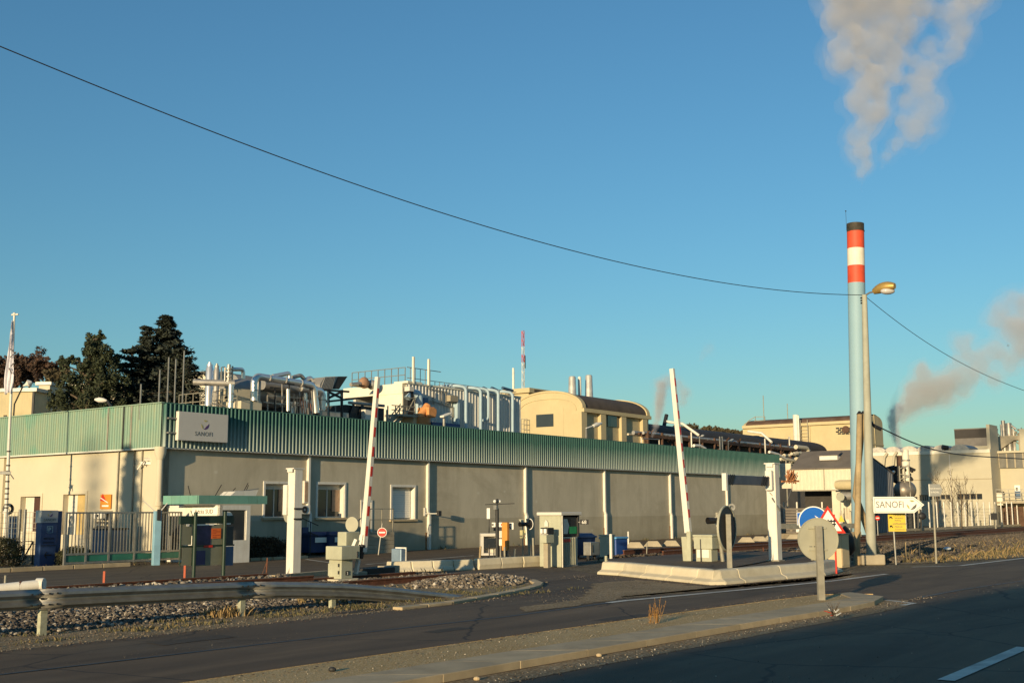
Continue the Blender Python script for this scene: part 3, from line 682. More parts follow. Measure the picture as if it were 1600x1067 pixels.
MB().box(x0 - .08, x0, -.03, .02, z0, z1 + .08).box(x1, x1 + .08, -.03, .02, z0, z1 + .08).box(x0, x1, -.03, .02, z1, z1 + .08).build('door_frame', m_white, fb)
dd = MB().box(x0, x1, .12, .17, z0, z1).build('door', m_dblue, fb); MB().box(x0 + .08, x0 + .2, .09, .12, z0 + 1.0, z0 + 1.04).build('handle', m_galv, dd)
# west wall openings (door and shuttered window)
def wwin(r, mats, mullion):
    y0, y1, z0, z1 = r
    MB().box(-.03, .02, y0 - .12, y0, z0, z1 + .12).box(-.03, .02, y1, y1 + .12, z0, z1 + .12).box(-.03, .02, y0, y1, z1, z1 + .12).build('surround', m_cream, fb)
    MB().box(.2, .25, y0, y0 + .06, z0, z1).box(.2, .25, y0 + (y1 - y0) * mullion - .05, y0 + (y1 - y0) * mullion, z0, z1).box(.2, .25, y1 - .05, y1, z0, z1).build('window_frame', m_white, fb)
    MB().box(.21, .22, y0, y0 + (y1 - y0) * mullion, z0, z1).build('pane', mats[0], fb); MB().box(.205, .215, y0 + (y1 - y0) * mullion, y1, z0, z1).build('pane', mats[1], fb)
wwin(lw1, (M('brown_glass', (.07, .03, .025), .15, var=.2, bump=0, spec=.8), m_frame), .62); wwin(lw2, (M('tan_shutter', (.52, .38, .16), .7), m_frame), .62)
# fascia-end cut on the east
MB().box(LEN, LEN + .25, -.2, 8, CB, WT).build('end_fascia', m_clad, fb)
# annex under the fascia at far left: set-back wall faced with a near-black panel
MB().box(2.9, 3.0, LEFTD + .5, LEFTD + 5, 0, 2.9).build('recess_panel', m_nearblack, fb)
MB().box(2.93, 2.99, LEFTD + 1.6, LEFTD + 4, 1.9, 2.6).build('recess_window', m_glass, fb)

# things hung on the building -------------------------------------------------
s0, z0 = fac(279, 687, -.5); s1, z1 = fac(357, 648, -.5)
za = (fac(279, 687, -.5)[1] + fac(357, 692, -.5)[1]) / 2; zb = (fac(279, 642, -.5)[1] + fac(357, 648.5, -.5)[1]) / 2
sg = thing('wall_sign', 'large white box sign with three-leaf emblem on brackets over the green fascia', 'sign', W(s0, -.5, za), ROT)
wd, hg = s1 - s0, zb - za
MB().box(0, wd, 0, .16, 0, hg).build('sign_box', M('sign_face', (.56, .53, .48), .55, var=.04, bump=0), sg, bevel=.012)
MB().box(-.018, 0, .0, .16, .0, hg).build('side_trim', m_white, sg)
for zz in (hg * .25, hg * .75): MB().box(-.35, -.02, .1, .14, zz - .025, zz + .025).box(-.35, -.3, .14, .27, zz - .025, zz + .025).build('bracket', m_galv, sg)
for xx in (.3, wd - .3): MB().box(xx - .03, xx + .03, .16, .27, .05, hg - .05).build('bracket', m_galv, sg)
text('SANOFI', hg * .215, m_inkb, sg, (wd * .5, -.004, hg * .19), align='CENTER', sp=1.08)
swoosh(sg, wd * .52, -.005, hg * .59, hg * .17, (m_purple, m_olive, m_olive))

def cctv(loc, rz, label, pole=False):
    c = thing('security_camera', label, 'camera', loc, rz, 'security cameras')
    MB().box(-.04, .04, -.38, 0, .0, .09).build('housing', m_white, c, bevel=.01); MB().box(-.06, .06, -.46, .04, .09, .105).build('sunshield', m_white, c)
    MB().bar((0, 0, 0), (0, .12, -.16), .03).build('bracket', m_galv, c); MB().disc((0, -.385, .045), .03, (0, 1, 0), .01, 12).build('lens', m_black, c)
t, z = side(226, 726); cctv(W(-.15, t, z), ROT + .5, 'security camera on the sunlit wall left of the corner downpipe')
t, z = side(232, 720); cctv(W(-.15, t, z), ROT + 1.1, 'upper security camera closest to the corner downpipe')
# orange sign on west wall
t0, z0 = side(156, 795, -.06); t1, z1 = side(173.5, 772, -.06)
os_ = thing('warning_sign', 'orange square warning sign on the cream wall above the gate', 'sign', W(-.06, t1, z0), ROT)
MB().box(0, .03, 0, t0 - t1, 0, z1 - z0).build('panel', m_amber, os_); MB().box(-.006, 0, .12, t0 - t1 - .12, .08, .14).build('stripe', m_signwhite, os_)
MB().prism([(-.006, .25, .25), (-.006, .65, .3), (-.006, .5, .55)], (.005, 0, 0)).build('pictogram', m_red, os_)
MB().bar((-.01, .15, .22), (-.01, .6, .4), .02, .03).build('stroke', m_signwhite, os_)
# AC unit, meter, on the south wall
r = frect(470, 789, 485, 803, -.3)
ac = thing('air_conditioner', 'white air conditioner unit on the wall between the two barred windows', 'air conditioner', W(r[0], -.3, r[2]), ROT)
MB().box(0, r[1] - r[0], 0, .28, 0, r[3] - r[2]).build('casing', m_white, ac, bevel=.02); MB().ring(((r[1] - r[0]) * .4, -.01, (r[3] - r[2]) / 2), .05, (r[3] - r[2]) * .4, (0, 1, 0), .02, 20).build('fan_grille', m_dark, ac)
MB().box(.05, .1, .28, .3, -.1, .05).build('bracket', m_galv, ac)
r = frect(476, 751, 481, 786, -.12)
mbx = thing('meter_cabinet', 'narrow pale cabinet beside the first downpipe, above the air conditioner', 'cabinet', W(r[0], -.12, r[2]), ROT)
MB().box(0, r[1] - r[0], 0, .12, 0, r[3] - r[2]).build('casing', m_frame, mbx, bevel=.01); MB().box(.02, r[1] - r[0] - .02, -.01, 0, .05, r[3] - r[2] - .05).build('door', m_blind, mbx)
r = fac(684, 802, -.3); fl = thing('flood_lamp', 'small floodlight on a bracket beside the second downpipe', 'lamp', W(r[0], -.35, r[1]), ROT)
MB().box(-.1, .12, -.08, .08, -.1, .12).build('housing', m_dark, fl, bevel=.02); MB().bar((-.55, .33, -.0), (-.1, .02, 0), .04).box(-.6, -.5, .3, .35, -.1, .25).build('bracket', m_white, fl)

# conifer crowns etc further below. Guard house in front --------------------------------
gs = .3; gt = side(341, 870, gs)[0]
gh = thing('guard_house', 'small white gatehouse with a flat green-edged canopy beside the wall corner', 'guardhouse', W(gs, gt, 0), ROT)
D_, Wd = -gt - .02, fac(390, 850, gt)[0] - gs
zt = side(341, 789, gs)[1]
def ghq(u, v): a = side(u, v, gs); return a[0] - gt, a[1]
holed_wall(0, D_, 0, zt, [(.7, 1.55, .9, zt - .35), (1.85, 2.7, .1, zt - .35)], .12, along='y').build('west_wall', m_white, gh)
holed_wall(.0, Wd, 0, zt, [(.12, Wd - .16, .75, zt - .16)], .12).build('south_wall', m_white, gh)
MB().box(Wd - .12, Wd, .12, D_, 0, zt).build('rear_wall', m_white, gh)
for a, b in ((.7, 1.55), (1.85, 2.7)):
    f = MB().box(.02, .06, a, a + .06, .9 if a < 2 else .1, zt - .35).box(.02, .06, b - .06, b, .9 if a < 2 else .1, zt - .35).build('window_frame', m_dgreen, gh)
    MB().box(.05, .055, a + .06, b - .06, .9 if a < 2 else .1, zt - .35).build('pane', m_glass, f)
f = MB().box(.12, .16, .03, .08, .75, zt - .16).box(Wd - .2, Wd - .16, .03, .08, .75, zt - .16).build('window_frame', m_frame, gh)
MB().box(.16, Wd - .2, .05, .055, .75, zt - .16).build('pane', m_glass, f)
MB().box(-.02, 0, D_ * .03, D_ * .5, zt - .3, zt - .07).build('name_board', m_signwhite, gh)
text('Accès SUD', .2, m_ink, gh, (-.025, D_ * .45, zt - .27), rot=(PI / 2, 0, -PI / 2), sx=1.05)
cs = -.75; ct = side(310, 780, gs + cs)[0] - gt; CD = min(side(255, 780, gs + cs)[0] - gt - ct, -gt - ct - .45); CW = fac(417, 780, gt + ct)[0] - gs - cs
c_z0 = side(310, 787, gs + cs)[1]; c_z1 = side(310, 773.5, gs + cs)[1]
MB().box(cs + .02, cs + CW - .02, ct + .02, ct + CD - .02, c_z0 + .02, c_z1 - .03).build('roof', m_white, gh)
for i in range(7):
    a = cs + CW * i / 7; MB().box(a + .004, a + CW / 7 - .004, ct - .02, ct + .02, c_z0, c_z1).build('canopy_panel', m_canopy, gh)
for i in range(4):
    a = ct + .02 + (CD - .04) * i / 4; MB().box(cs - .02, cs + .02, a + .004, a + CD / 4 - .014, c_z0, c_z1).build('canopy_panel', m_canopy, gh)
for x, y, lx in ((-.9, .4, -.1), (.2, .5, .25), (1.0, .8, .3), (1.4, .6, .28), (2.1, 1.3, .2)):
    MB().bar((x, y, c_z1), (x + lx, y, c_z1 + R_.uniform(.25, .5)), .02).build('antenna_rod', m_dark, gh)
MB().bar((.9, .3, c_z1 + .12), (1.9, .3, c_z1 + .25), .05, .03).build('rooflight_frame', m_galv, gh)
MB().prism([(.6, .2, c_z1), (1.7, .2, c_z1), (1.8, .2, c_z1 + .2), (.8, .2, c_z1 + .14)], (0, .6, 0)).build('rooflight', m_white, gh)

# steps, railing at the blue door
ss, ts = st(605, 863)
sp_ = thing('entrance_steps', 'concrete steps with a thin railing up to the dark door', 'steps', W(dA[0] - .4, 0, 0), ROT)
for i in range(5): MB().box(-1.4 + .0 + i * .26, 1.2, -1.1, -.0, i * .17, (i + 1) * .17 - .002).build('step', m_conc, sp_, bevel=.015)
mb = MB()
for x in (-.2, .5, 1.15): mb.bar((x, -1.05, .85), (x, -1.05, 1.8), .035)
mb.bar((-.2, -1.05, 1.78), (1.15, -1.05, 1.78), .035).bar((-.2, -1.05, 1.35), (1.15, -1.05, 1.35), .03).bar((-1.4, -1.05, .95), (-.2, -1.05, 1.78), .03)
mb.build('railing', m_galvdull, sp_)
rr = thing('hand_rail', 'thin dark handrails in the shade below the first window', 'railing', W(fac(425, 850)[0], -.8, 0), ROT)
mb = MB().bar((0, 0, 0), (0, 0, 1.7), .03).bar((1.2, 0, 0), (1.2, 0, 1.3), .03).bar((0, 0, 1.7), (1.6, 0, 1.15), .03).bar((0, 0, 1.3), (1.6, 0, .75), .03); mb.build('rails', m_dark, rr)
MB().box(.75, 1.05, -.05, .05, .9, 1.1).build('box', m_dblue, rr)

# ---- bins in the shade
def bin_(loc, w_, d_, h_, label, mat, lab=False, grp='wheeled bins'):
    b = thing('wheelie_bin', label, 'bin', loc, ROT, grp)
    MB().prism([(-w_ * .45, -d_ * .42, .12), (w_ * .45, -d_ * .42, .12), (w_ * .5, -d_ * .5, h_ - .12), (-w_ * .5, -d_ * .5, h_ - .12)], (0, d_ * .95, 0)).build('body', mat, b, bevel=.02)
    MB().box(-w_ * .53, w_ * .53, -d_ * .55, d_ * .5, h_ - .12, h_ - .05).prism([(-w_ * .5, -d_ * .5, h_ - .05), (w_ * .5, -d_ * .5, h_ - .05), (w_ * .42, -d_ * .4, h_ + .04), (-w_ * .42, -d_ * .4, h_ + .04)], (0, d_ * .8, 0)).build('lid', mat, b, bevel=.02)
    for x in (-w_ * .4, w_ * .4): MB().disc((x, d_ * .3, .09), .09, (1, 0, 0), .05, 14).build('wheel', m_black, b)
    if lab: MB().box(-w_ * .25, w_ * .25, -d_ * .5 - .03, -d_ * .5 - .012, h_ * .58, h_ * .8).build('paper_label', m_signwhite, b)
    return b
s, t = st(503, 868); bin_(W(s, t + .5), 1.2, .8, .87, 'left dark blue wheeled bin with a white label against the shaded wall', m_dblue, True)
s, t = st(533, 867); bin_(W(s, t + .5), 1.1, .8, .87, 'right dark blue wheeled bin with a white label beside the steps', m_dblue, True)
s, t = st(925, 874); bin_(W(s, t + 1.0), 1.7, .9, .84, 'dark blue wheeled bin directly right of the grey kiosk', m_dblue)
s, t = st(945, 873); bin_(W(s, t + 1.2), 1.2, .9, .84, 'dark blue bin between the grey cabinet and the blue box', m_dblue)
s, t = st(963, 871)
bb = thing('recycling_container', 'bright blue recycling container with a light blue lid by the white post', 'container', W(s, t), ROT)
MB().box(0, .8, 0, .7, .05, .66).build('body', m_blue, bb, bevel=.03); MB().box(-.03, .83, -.03, .73, .66, .73).build('lid', M('sky_blue_lid', (.12, .35, .6), .5), bb, bevel=.02)

# ---- no entry sign and posts
def post(name, label, cat, u, v, vtop, r, mat, group=None, lean=0, y=None, cap=None, sq=False):
    b = G(u, v) if y is None else P(u, v, y); zt_ = P(u, vtop, b.y).z; o = MB()
    if sq: o.box(-r, r, -r, r, 0, zt_ - b.z)
    else: o.tube([(0, 0, 0), (lean, 0, zt_ - b.z)], r, 10)
    o = o.build(name, mat, loc=b, rz=ROT if sq else 0, smooth=not sq); return tag(o, label, cat, group)
b = G(591, 867); zc = P(597, 831.5, b.y)
ne = thing('no_entry_sign', 'round red no entry sign with a white bar on a leaning pole', 'sign', b)
MB().cyl((0, .04, 0), (zc.x - b.x, .04, zc.z + .35), .03).build('pole', m_galv, ne, smooth=True)
c = (zc.x - b.x, 0, zc.z); MB().disc(c, .185, (0, 1, 0), .02, 28).build('disc', m_signwhite, ne); MB().disc((c[0], -.012, c[2]), .165, (0, 1, 0), .01, 28).build('red_field', m_red, ne); MB().box(c[0] - .12, c[0] + .12, -.024, -.018, c[2] - .028, c[2] + .028).build('white_bar', m_signwhite, ne)
# bollard box; its casing blue is a reflection put into the base colour
s, t = st(622, 880); bo = thing('bollard_box', 'short pale metal bollard box, blue reflection in its colour, behind the low white barrier', 'bollard', W(s, t), ROT)
MB().box(-.1, .12, -.22, .22, 0, .48).build('casing', M('blue_reflection_metal', (.22, .30, .38), .45, .3, var=.2), bo, bevel=.03); MB().box(.12, .15, -.24, .24, 0, .52).build('plate', m_white, bo)

# =================================================================== BARRIERS OF THE CROSSING ENTRANCE
def jersey(name, label, p0, p1, h=.3, foot=.3, top=.14, n=1, group=None, mat=m_whitecon):
    a = W(*p0); b = W(*p1); L_ = (b - a).length; rz = math.atan2((b - a).y, (b - a).x)
    T = thing(name, label, 'barrier', a, rz, group)
    for i in range(n):
        x0, x1 = L_ * i / n + .01, L_ * (i + 1) / n - .01; dy = R_.uniform(-.02, .02)
        pr = [(-foot, 0), (foot, 0), (foot, .06), (top + .04, h * .45), (top, h), (-top, h), (-top - .04, h * .45), (-foot, .06)]
        MB().prism([(x0, y + dy, z) for y, z in pr][::-1], (x1 - x0, 0, 0)).build('segment', mat, T, bevel=.025)
    return T
jersey('concrete_barrier', 'low white concrete barrier in lengths left of the entry lane', st(606, 894), st(737, 890), .3, .26, .13, 4)
jersey('concrete_barrier', 'low white barrier in front of the dark pole and phone sign', st(744, 890), st(846, 884), .32, .12, .1, 3)
# big white island
isd = thing('traffic_island', 'white kerbed traffic island carrying the right crossing barrier', 'traffic island', W(0, 0), ROT)
fr_ = [st(932, 897), st(965, 899), st(1000, 903), st(1040, 907), st(1080, 911), st(1108, 914), st(1135, 913.5), st(1165, 911), st(1230, 905), st(1290, 899.5), st(1318, 893)]
bk_ = [(a + .25, b + .5) for a, b in fr_]
cent = Vector((sum(p[0] for p in fr_) / len(fr_) + 1.5, sum(p[1] for p in fr_) / len(fr_) + 2.5))
for i in range(len(fr_) - 1):
    a, b = Vector(fr_[i]), Vector(fr_[i + 1]); d = (b - a).normalized(); n_ = Vector((-d.y, d.x))
    if n_.dot(cent - a) < 0: n_ = -n_
    def nrm(j):
        q = Vector(fr_[min(j + 1, len(fr_) - 1)]) - Vector(fr_[max(j - 1, 0)]); q.normalize(); q = Vector((-q.y, q.x)); return q if q.dot(cent - Vector(fr_[j])) > 0 else -q
    na, nb = nrm(i), nrm(i + 1); g = (b - a) * .006
    prof = [(0, 0), (.02, .07), (.16, .13), (.2, .3), (.24, .33), (.5, .33), (.5, 0)]
    va = [(*(a + g + na * o), z) for o, z in prof]; vb = [(*(b - g + nb * o), z) for o, z in prof]; n7 = len(prof)
    MB().add(va + vb, [(k, (k + 1) % n7, n7 + (k + 1) % n7, n7 + k) for k in range(n7)] + [tuple(range(n7 - 1, -1, -1)), tuple(range(n7, 2 * n7))]).build('kerb_block', m_whitecon, isd, bevel=.02)
top = [( *(Vector(p) + (cent - Vector(p)).normalized() * .4), .3) for p in fr_] + [(9.5, -17.2, .3), (12.3, -18.3, .3), (10.5, -16.0, .3), (8, -15.6, .3), (5, -15.6, .3), (2.4, -15.7, .3)]
def nrm_(j):
    q = Vector(fr_[min(j + 1, len(fr_) - 1)]) - Vector(fr_[max(j - 1, 0)]); q.normalize(); q = Vector((-q.y, q.x)); return q if q.dot(cent - Vector(fr_[j])) > 0 else -q
top = [(*(Vector(p) + nrm_(j) * .45), .3) for j, p in enumerate(fr_)] + [(11.8, -18.8, .3), (11.9, -16.6, .3), (8, -15.6, .3), (4, -15.6, .3)]
MB().add(top, [tuple(range(len(top)))]).build('paved_top', m_asph3, isd)
MB().prism([(p[0], p[1], 0) for p in top], (0, 0, .295)).build('core', m_conc, isd)
ZI = .3
def GI(u, v): return G(u, v, ZI)

# ---- crossing barriers
def boom(name, T, base, tip, w0, w1, d0, nstripe, wh=m_white):
    base = Vector(base); tip = Vector(tip)
    MB().bar(base, tip, w0, d0, w1).build('boom', wh, T, bevel=.008)
    d = (tip - base)
    dn = d.normalized(); up = Vector((0, 0, 1)); a = dn.cross(Vector((0, 1, 0))).normalized()
    for i in range(nstripe):
        f0 = .1 + .88 * i / nstripe; f1 = f0 + .42 / nstripe; wa = w0 + (w1 - w0) * (f0 + f1) / 2
        MB().bar(base + d * f0, base + d * f1, wa * 1.015, d0 * (wa / w0) * .5).build('red_band', m_red, T)
# left
bl_ = G(530, 912); cz = G(530, 912)
s, t = st(533, 911)
cb = thing('crossing_barrier', 'raised red and white barrier boom on the grey-green cabinet at left', 'barrier', W(s, t), ROT, 'raised crossing barriers')
zA = P(533, 905, W(s, t).y).z; zB = P(533, 874, W(s, t).y).z; zC = P(533, 853, W(s, t).y).z
MB().box(-.2, .5, -.1, .5, 0, .1).build('plinth', m_whitecon, cb, bevel=.015)
MB().box(0, .38, 0, .42, .1, zB).build('housing', m_greycab, cb, bevel=.012); MB().box(-.012, -.001, .06, .44, .16, zB - .1).build('door', m_greycab, cb, bevel=.008)
MB().box(-.12, .5, -.12, .42, zB, zC).build('motor_box', m_greycab, cb, bevel=.015)
MB().box(.14, .26, -.012, 0, .18, .28).build('number_plate', m_black, cb); text('3', .1, m_signwhite, cb, (.17, -.014, .19))
yb = W(s, t).y + .3
def loc_of(T, p):      # world point to local of a rotated thing
    q = Vector(p) - Vector(T.location); c, s_ = math.cos(-T.rotation_euler.z), math.sin(-T.rotation_euler.z); return Vector((q.x * c - q.y * s_, q.x * s_ + q.y * c, q.z))
pb = loc_of(cb, P(567, 862, yb + .35)); pt_ = loc_of(cb, P(590, 589, yb + .35))
def twoface(T, pb, pt_, w_, n):
    """boom with a white web and a flange face banded in red"""
    pb, pt_ = Vector(pb), Vector(pt_); MB().bar(pb, pt_, w_, w_ * 1.1, w_ * .72).build('boom', m_white, T, bevel=.006)
    d = pt_ - pb; dn = d.normalized(); a = Vector((0, 1, 0)); a = (a - dn * a.dot(dn)).normalized(); x = dn.cross(a).normalized()
    for i in range(n):
        f0 = .09 + .9 * i / n; f1 = f0 + .45 / n; k = 1 - .28 * (f0 + f1) / 2; ww = w_ * k
        p, q = pb + d * f0, pb + d * f1; off = -a * (ww * .55 + .004)
        MB().add([p + off - x * ww * .3, p + off + x * ww * .3, q + off + x * ww * .3, q + off - x * ww * .3, p + off - x * ww * .3 + a * .006, p + off + x * ww * .3 + a * .006, q + off + x * ww * .3 + a * .006, q + off - x * ww * .3 + a * .006],
                 [(0, 1, 2, 3), (7, 6, 5, 4), (0, 4, 5, 1), (1, 5, 6, 2), (2, 6, 7, 3), (3, 7, 4, 0)]).build('red_band', m_red, T)
twoface(cb, pb, pt_, .135, 8)
MB().bar(loc_of(cb, P(556, 896, yb + .3)), loc_of(cb, P(566, 835, yb + .3)), .07, .1).bar(loc_of(cb, P(547, 864, yb + .2)), loc_of(cb, P(556, 842, yb + .2)), .07).build('counterweight_arm', m_white, cb)
MB().bar(loc_of(cb, P(549, 866, yb)), loc_of(cb, P(560, 866, yb)), .12, .16).bar(loc_of(cb, P(562, 872, yb + .3)), loc_of(cb, P(566, 850, yb + .3)), .12, .14).build('pivot_block', m_black, cb, bevel=.02)
q = loc_of(cb, G(556, 905)); MB().box(q.x - .3, q.x + .3, q.y - .25, q.y + .25, 0, .2).build('footing', m_conc, cb, bevel=.02)
q = loc_of(cb, G(590, 903)); MB().box(q.x - .55, q.x + .45, q.y - .2, q.y + .1, 0, .27).build('footing', m_dark, cb, bevel=.02)
q = loc_of(cb, G(606, 900)); MB().box(q.x - .3, q.x + .2, q.y - .25, q.y + .1, 0, .28).build('footing', m_conc, cb, bevel=.02)
q = loc_of(cb, P(549, 838, yb + .5)); MB().box(q.x - .28, q.x + .2, q.y - .1, q.y + .2, q.z - .25, q.z + .12).build('lamp_housing', m_greycab, cb, bevel=.02)
# round sign back beside it
c = P(550, 819, yb + 2.5); rb = tag(MB().disc((0, 0, 0), .2, (.5, 1, 0), .02, 26).build('round_sign', m_signgrey, loc=c), 'small round sign seen from behind by the left barrier boom', 'sign'); MB().cyl((0, .05, -c.z), (0, .05, .1), .025).build('pole', m_galv, rb)
# right
s, t = w2l(GI(1112, 877))
cr = thing('crossing_barrier', 'raised white barrier boom on the pale cabinet of the white traffic island', 'barrier', W(s, t, ZI), ROT, 'raised crossing barriers')
yr = W(s, t).y; zT = P(1112, 838, yr).z - ZI
MB().box(-.1, .28, -.05, .42, 0, zT * .5).build('housing', m_greycab, cr, bevel=.012); MB().box(-.14, .33, -.1, .46, zT * .5, zT).build('motor_box', m_greycab, cr, bevel=.015)
MB().box(-.115, -.101, .02, .38, .1, zT * .48).build('door', m_white, cr, bevel=.01); MB().box(-.16, .35, -.12, .48, zT, zT + .05).build('lid', m_greycab, cr, bevel=.01)
MB().cyl((-.13, .25, 0), (-.13, .25, zT * .9), .02).build('conduit', m_black, cr)
pb = loc_of(cr, P(1075.5, 832, yr + .5)); pt_ = loc_of(cr, P(1050, 576, yr + .5)); twoface(cr, pb, pt_, .15, 9)
MB().bar(loc_of(cr, P(1073, 876, yr + .5)), loc_of(cr, P(1070, 838, yr + .5)), .12, .16).bar(loc_of(cr, P(1078, 876, yr + .3)), loc_of(cr, P(1077, 830, yr + .3)), .1, .12).build('counterweight_arm', m_greycab, cr)
MB().cyl(loc_of(cr, P(1074, 834, yr + .5)), loc_of(cr, P(1090, 846, yr + .3)), .06).build('pivot_block', m_galvdull, cr)

# ---- portal posts of the height gauge
def portal(u, v, vt, label, base=0, w_=.27):
    g = G(u, v, base); s, t = w2l(g); T = thing('gauge_post', label, 'post', W(s, t, base), ROT, 'white height gauge posts')
    h = P(u, vt, g.y).z - base
    MB().box(-w_ / 2, w_ / 2, -w_ / 2, -w_ / 2 + .02, .03, h).box(-w_ / 2, w_ / 2, w_ / 2 - .02, w_ / 2, .03, h).box(-.012, .012, -w_ / 2 + .02, w_ / 2 - .02, .03, h).box(-w_ / 2 - .002, -w_ / 2 + .012, -w_ / 2 + .021, w_ / 2 - .021, .03, h - .01).build('column', m_white, T, bevel=.004)
    MB().box(-w_ / 2 - .05, w_ / 2 + .05, -w_ / 2 - .05, w_ / 2 + .05, 0, .03).build('base_plate', m_galvdull, T)
    MB().box(-w_ / 2 - .07, w_ / 2 + .06, -w_ / 2 - .02, w_ / 2 + .02, h, h + .03).box(-w_ / 2 - .07, -w_ / 2 - .05, -.1, .1, h - .08, h).build('cap', m_white, T)
    for x in (-1, 1): MB().prism([(x * w_ / 2, -.01, .03), (x * (w_ / 2 + .12), -.01, .03), (x * w_ / 2, -.01, .25)], (0, .02, 0)).build('gusset', m_white, T)
    return T, h
pl, hL = portal(458, 900, 733, 'white steel gauge post in front of the first wall window')
for v in (794.5, 810.5):
    z = P(458, v, pl.location.y).z; MB().box(-.165, .165, -.165, -.15, z - .02, z + .02).box(.152, .166, -.15, .15, z - .02, z + .02).build('strap', m_black, pl)
q = loc_of(pl, P(449, 801, pl.location.y + .25)); MB().disc(q, .25, (1, -.35, 0), .02, 28).build('round_sign_back', m_signgrey, pl, smooth=False)
q = loc_of(pl, P(468, 826, pl.location.y + .3)); MB().disc(q, .16, (.8, -.9, 0), .02, 8).build('octagonal_plate', m_white, pl)
q = loc_of(pl, P(450, 772, pl.location.y)); MB().box(q.x - .1, q.x + .05, q.y - .05, q.y + .1, q.z - .55, q.z + .25).build('hinge_box', m_white, pl, bevel=.02)
pr, hR = portal(1212, 876, 725, 'white steel gauge post with a striped swing arm at right', ZI)
s, t = w2l(Vector(pr.location)); se, ze = fac(1134, 749, t); s1_, z1_ = fac(1205, 765, t)
arm = thing('swing_arm', None, None); bpy.data.objects.remove(arm)
MB().box(se - s, -.16, -.04, .04, ze - ZI - .12, ze - ZI + .12).build('swing_arm', M('blue_grey_metal', (.10, .11, .14), .5, .4, var=.2), pr, bevel=.01)
MB().box(se - s - .1, se - s, -.06, .06, ze - ZI - .28, ze - ZI + .16).build('arm_end', m_white, pr)
for f in (.06, .10, .14, .8, .85, .9): x = (se - s) * (1 - f) - .16 * f; MB().bar((x - .12, -.045, ze - ZI - .12), (x + .05, -.045, ze - ZI + .12), .02, .07).build('black_stripe', m_black, pr)
MB().box(-.3, -.15, -.1, .1, ze - ZI - .25, ze - ZI + .3).build('hinge_box', m_white, pr, bevel=.03)
MB().bar((-.2, -.05, ze - ZI - .45), (.0, -.18, ze - ZI - .8), .03).tube([(-.25, 0, ze - ZI - .3), (.3, -.2, ze - ZI - .75), (1.0, -.1, ze - ZI - .2)], .008, 6).build('stay_wire', m_galv, pr)
tt = MB().bar((0.15, -.2, ze - ZI), (.95, -.35, ze - ZI + .02), .05)
for i in range(70):
    x = R_.uniform(.25, .85); a = Vector((x, -.3, ze - ZI + .02)); tt.bar(a, a + Vector((R_.uniform(-.08, .08), R_.uniform(-.1, .1), R_.uniform(-.08, .32))), .018)
tt.build('orange_tassels', M('orange_brown_tatters', (.36, .15, .06), .8, var=.4, sc=20), pr)

# ---- crossing flashing-light signals
def signal(u, v, ud, vd, y, r, axis, label, base=0, hood=True):
    b = G(u, v, base) if y is None else P(u, v, y); T = thing('crossing_signal', label, 'signal', b, 0, 'level crossing light signals')
    c = P(ud, vd, b.y) - b; ax_ = Vector(axis).normalized()
    MB().cyl((0, .06, 0), (c.x + ax_.x * .1, .06, c.z + r), .055).build('pole', m_galvdull, T, smooth=True)
    MB().disc(c, r, ax_, .03, 30).build('backing_disc', m_black, T); MB().ring(c + ax_ * .018, r * .9, r * 1.02, ax_, .012, 30).build('white_rim', m_signwhite, T)
    if hood: MB().tube([c + ax_ * .02, c + ax_ * .45], [r * .34, r * .42], 14, caps=False).build('visor', m_black, T, smooth=True); MB().disc(c + ax_ * .03, r * .3, ax_, .02, 16).build('lens', M('red_lens', (.12, .01, .01), .2), T)
    return T
signal(829, 879, 828, 818.5, None, .18, (-.75, -.65, 0), 'black round crossing signal with white rim left of the grey kiosk')
signal(1130, 877, 1126, 813, GI(1130, 877).y, .22, (-.9, -.5, 0), 'hooded crossing signal left of the dark oval sign on the island', ZI)
g = GI(1139, 887); T = thing('round_sign', 'large dark round sign edge-on with a pale rim on the island tip', 'sign', g)
c = P(1135.5, 825, g.y) - g; axv = Vector((.84, -.55, 0)).normalized()
MB().disc(c, .53, axv, .02, 36).build('disc', m_black, T); MB().ring(c, .52, .55, axv, .05, 36).build('rim', m_signgrey, T); MB().box(-.06, .06, -.14, -.04, 0, P(1139, 803, g.y).z - ZI).build('post', m_galvdull, T, bevel=.008)
# round sign back in the foreground, on the median
g = G(1283, 937, .08); T = thing('round_sign', 'grey back of a round sign on a galvanised post on the road median', 'sign', g, math.radians(8))
zc = P(1283, 842, g.y + .1).z - .08
MB().disc((0.02, .07, zc), .378, (0, 1, 0), .012, 48).build('disc', m_signgrey, T); MB().ring((.02, .07, zc), .37, .386, (0, 1, 0), .03, 48).build('rim', m_signgrey, T)
MB().box(-.06, .06, -.05, -.042, 0, P(1283, 821, g.y).z - .08).box(-.06, -.052, -.042, .02, 0, P(1283, 821, g.y).z - .08).box(.052, .06, -.042, .02, 0, P(1283, 821, g.y).z - .08).build('post', m_galvdull, T)
for dz in (.2, -.19): MB().box(-.17, .17, .035, .064, zc + dz - .012, zc + dz + .012).build('bracket', m_signgrey, T)
for i, x in enumerate((-.15, -.12, -.07, -.05)): MB().box(x, x + .018, .060, .063, zc - .14, zc - .12).build('stamp_mark', m_inkb, T)

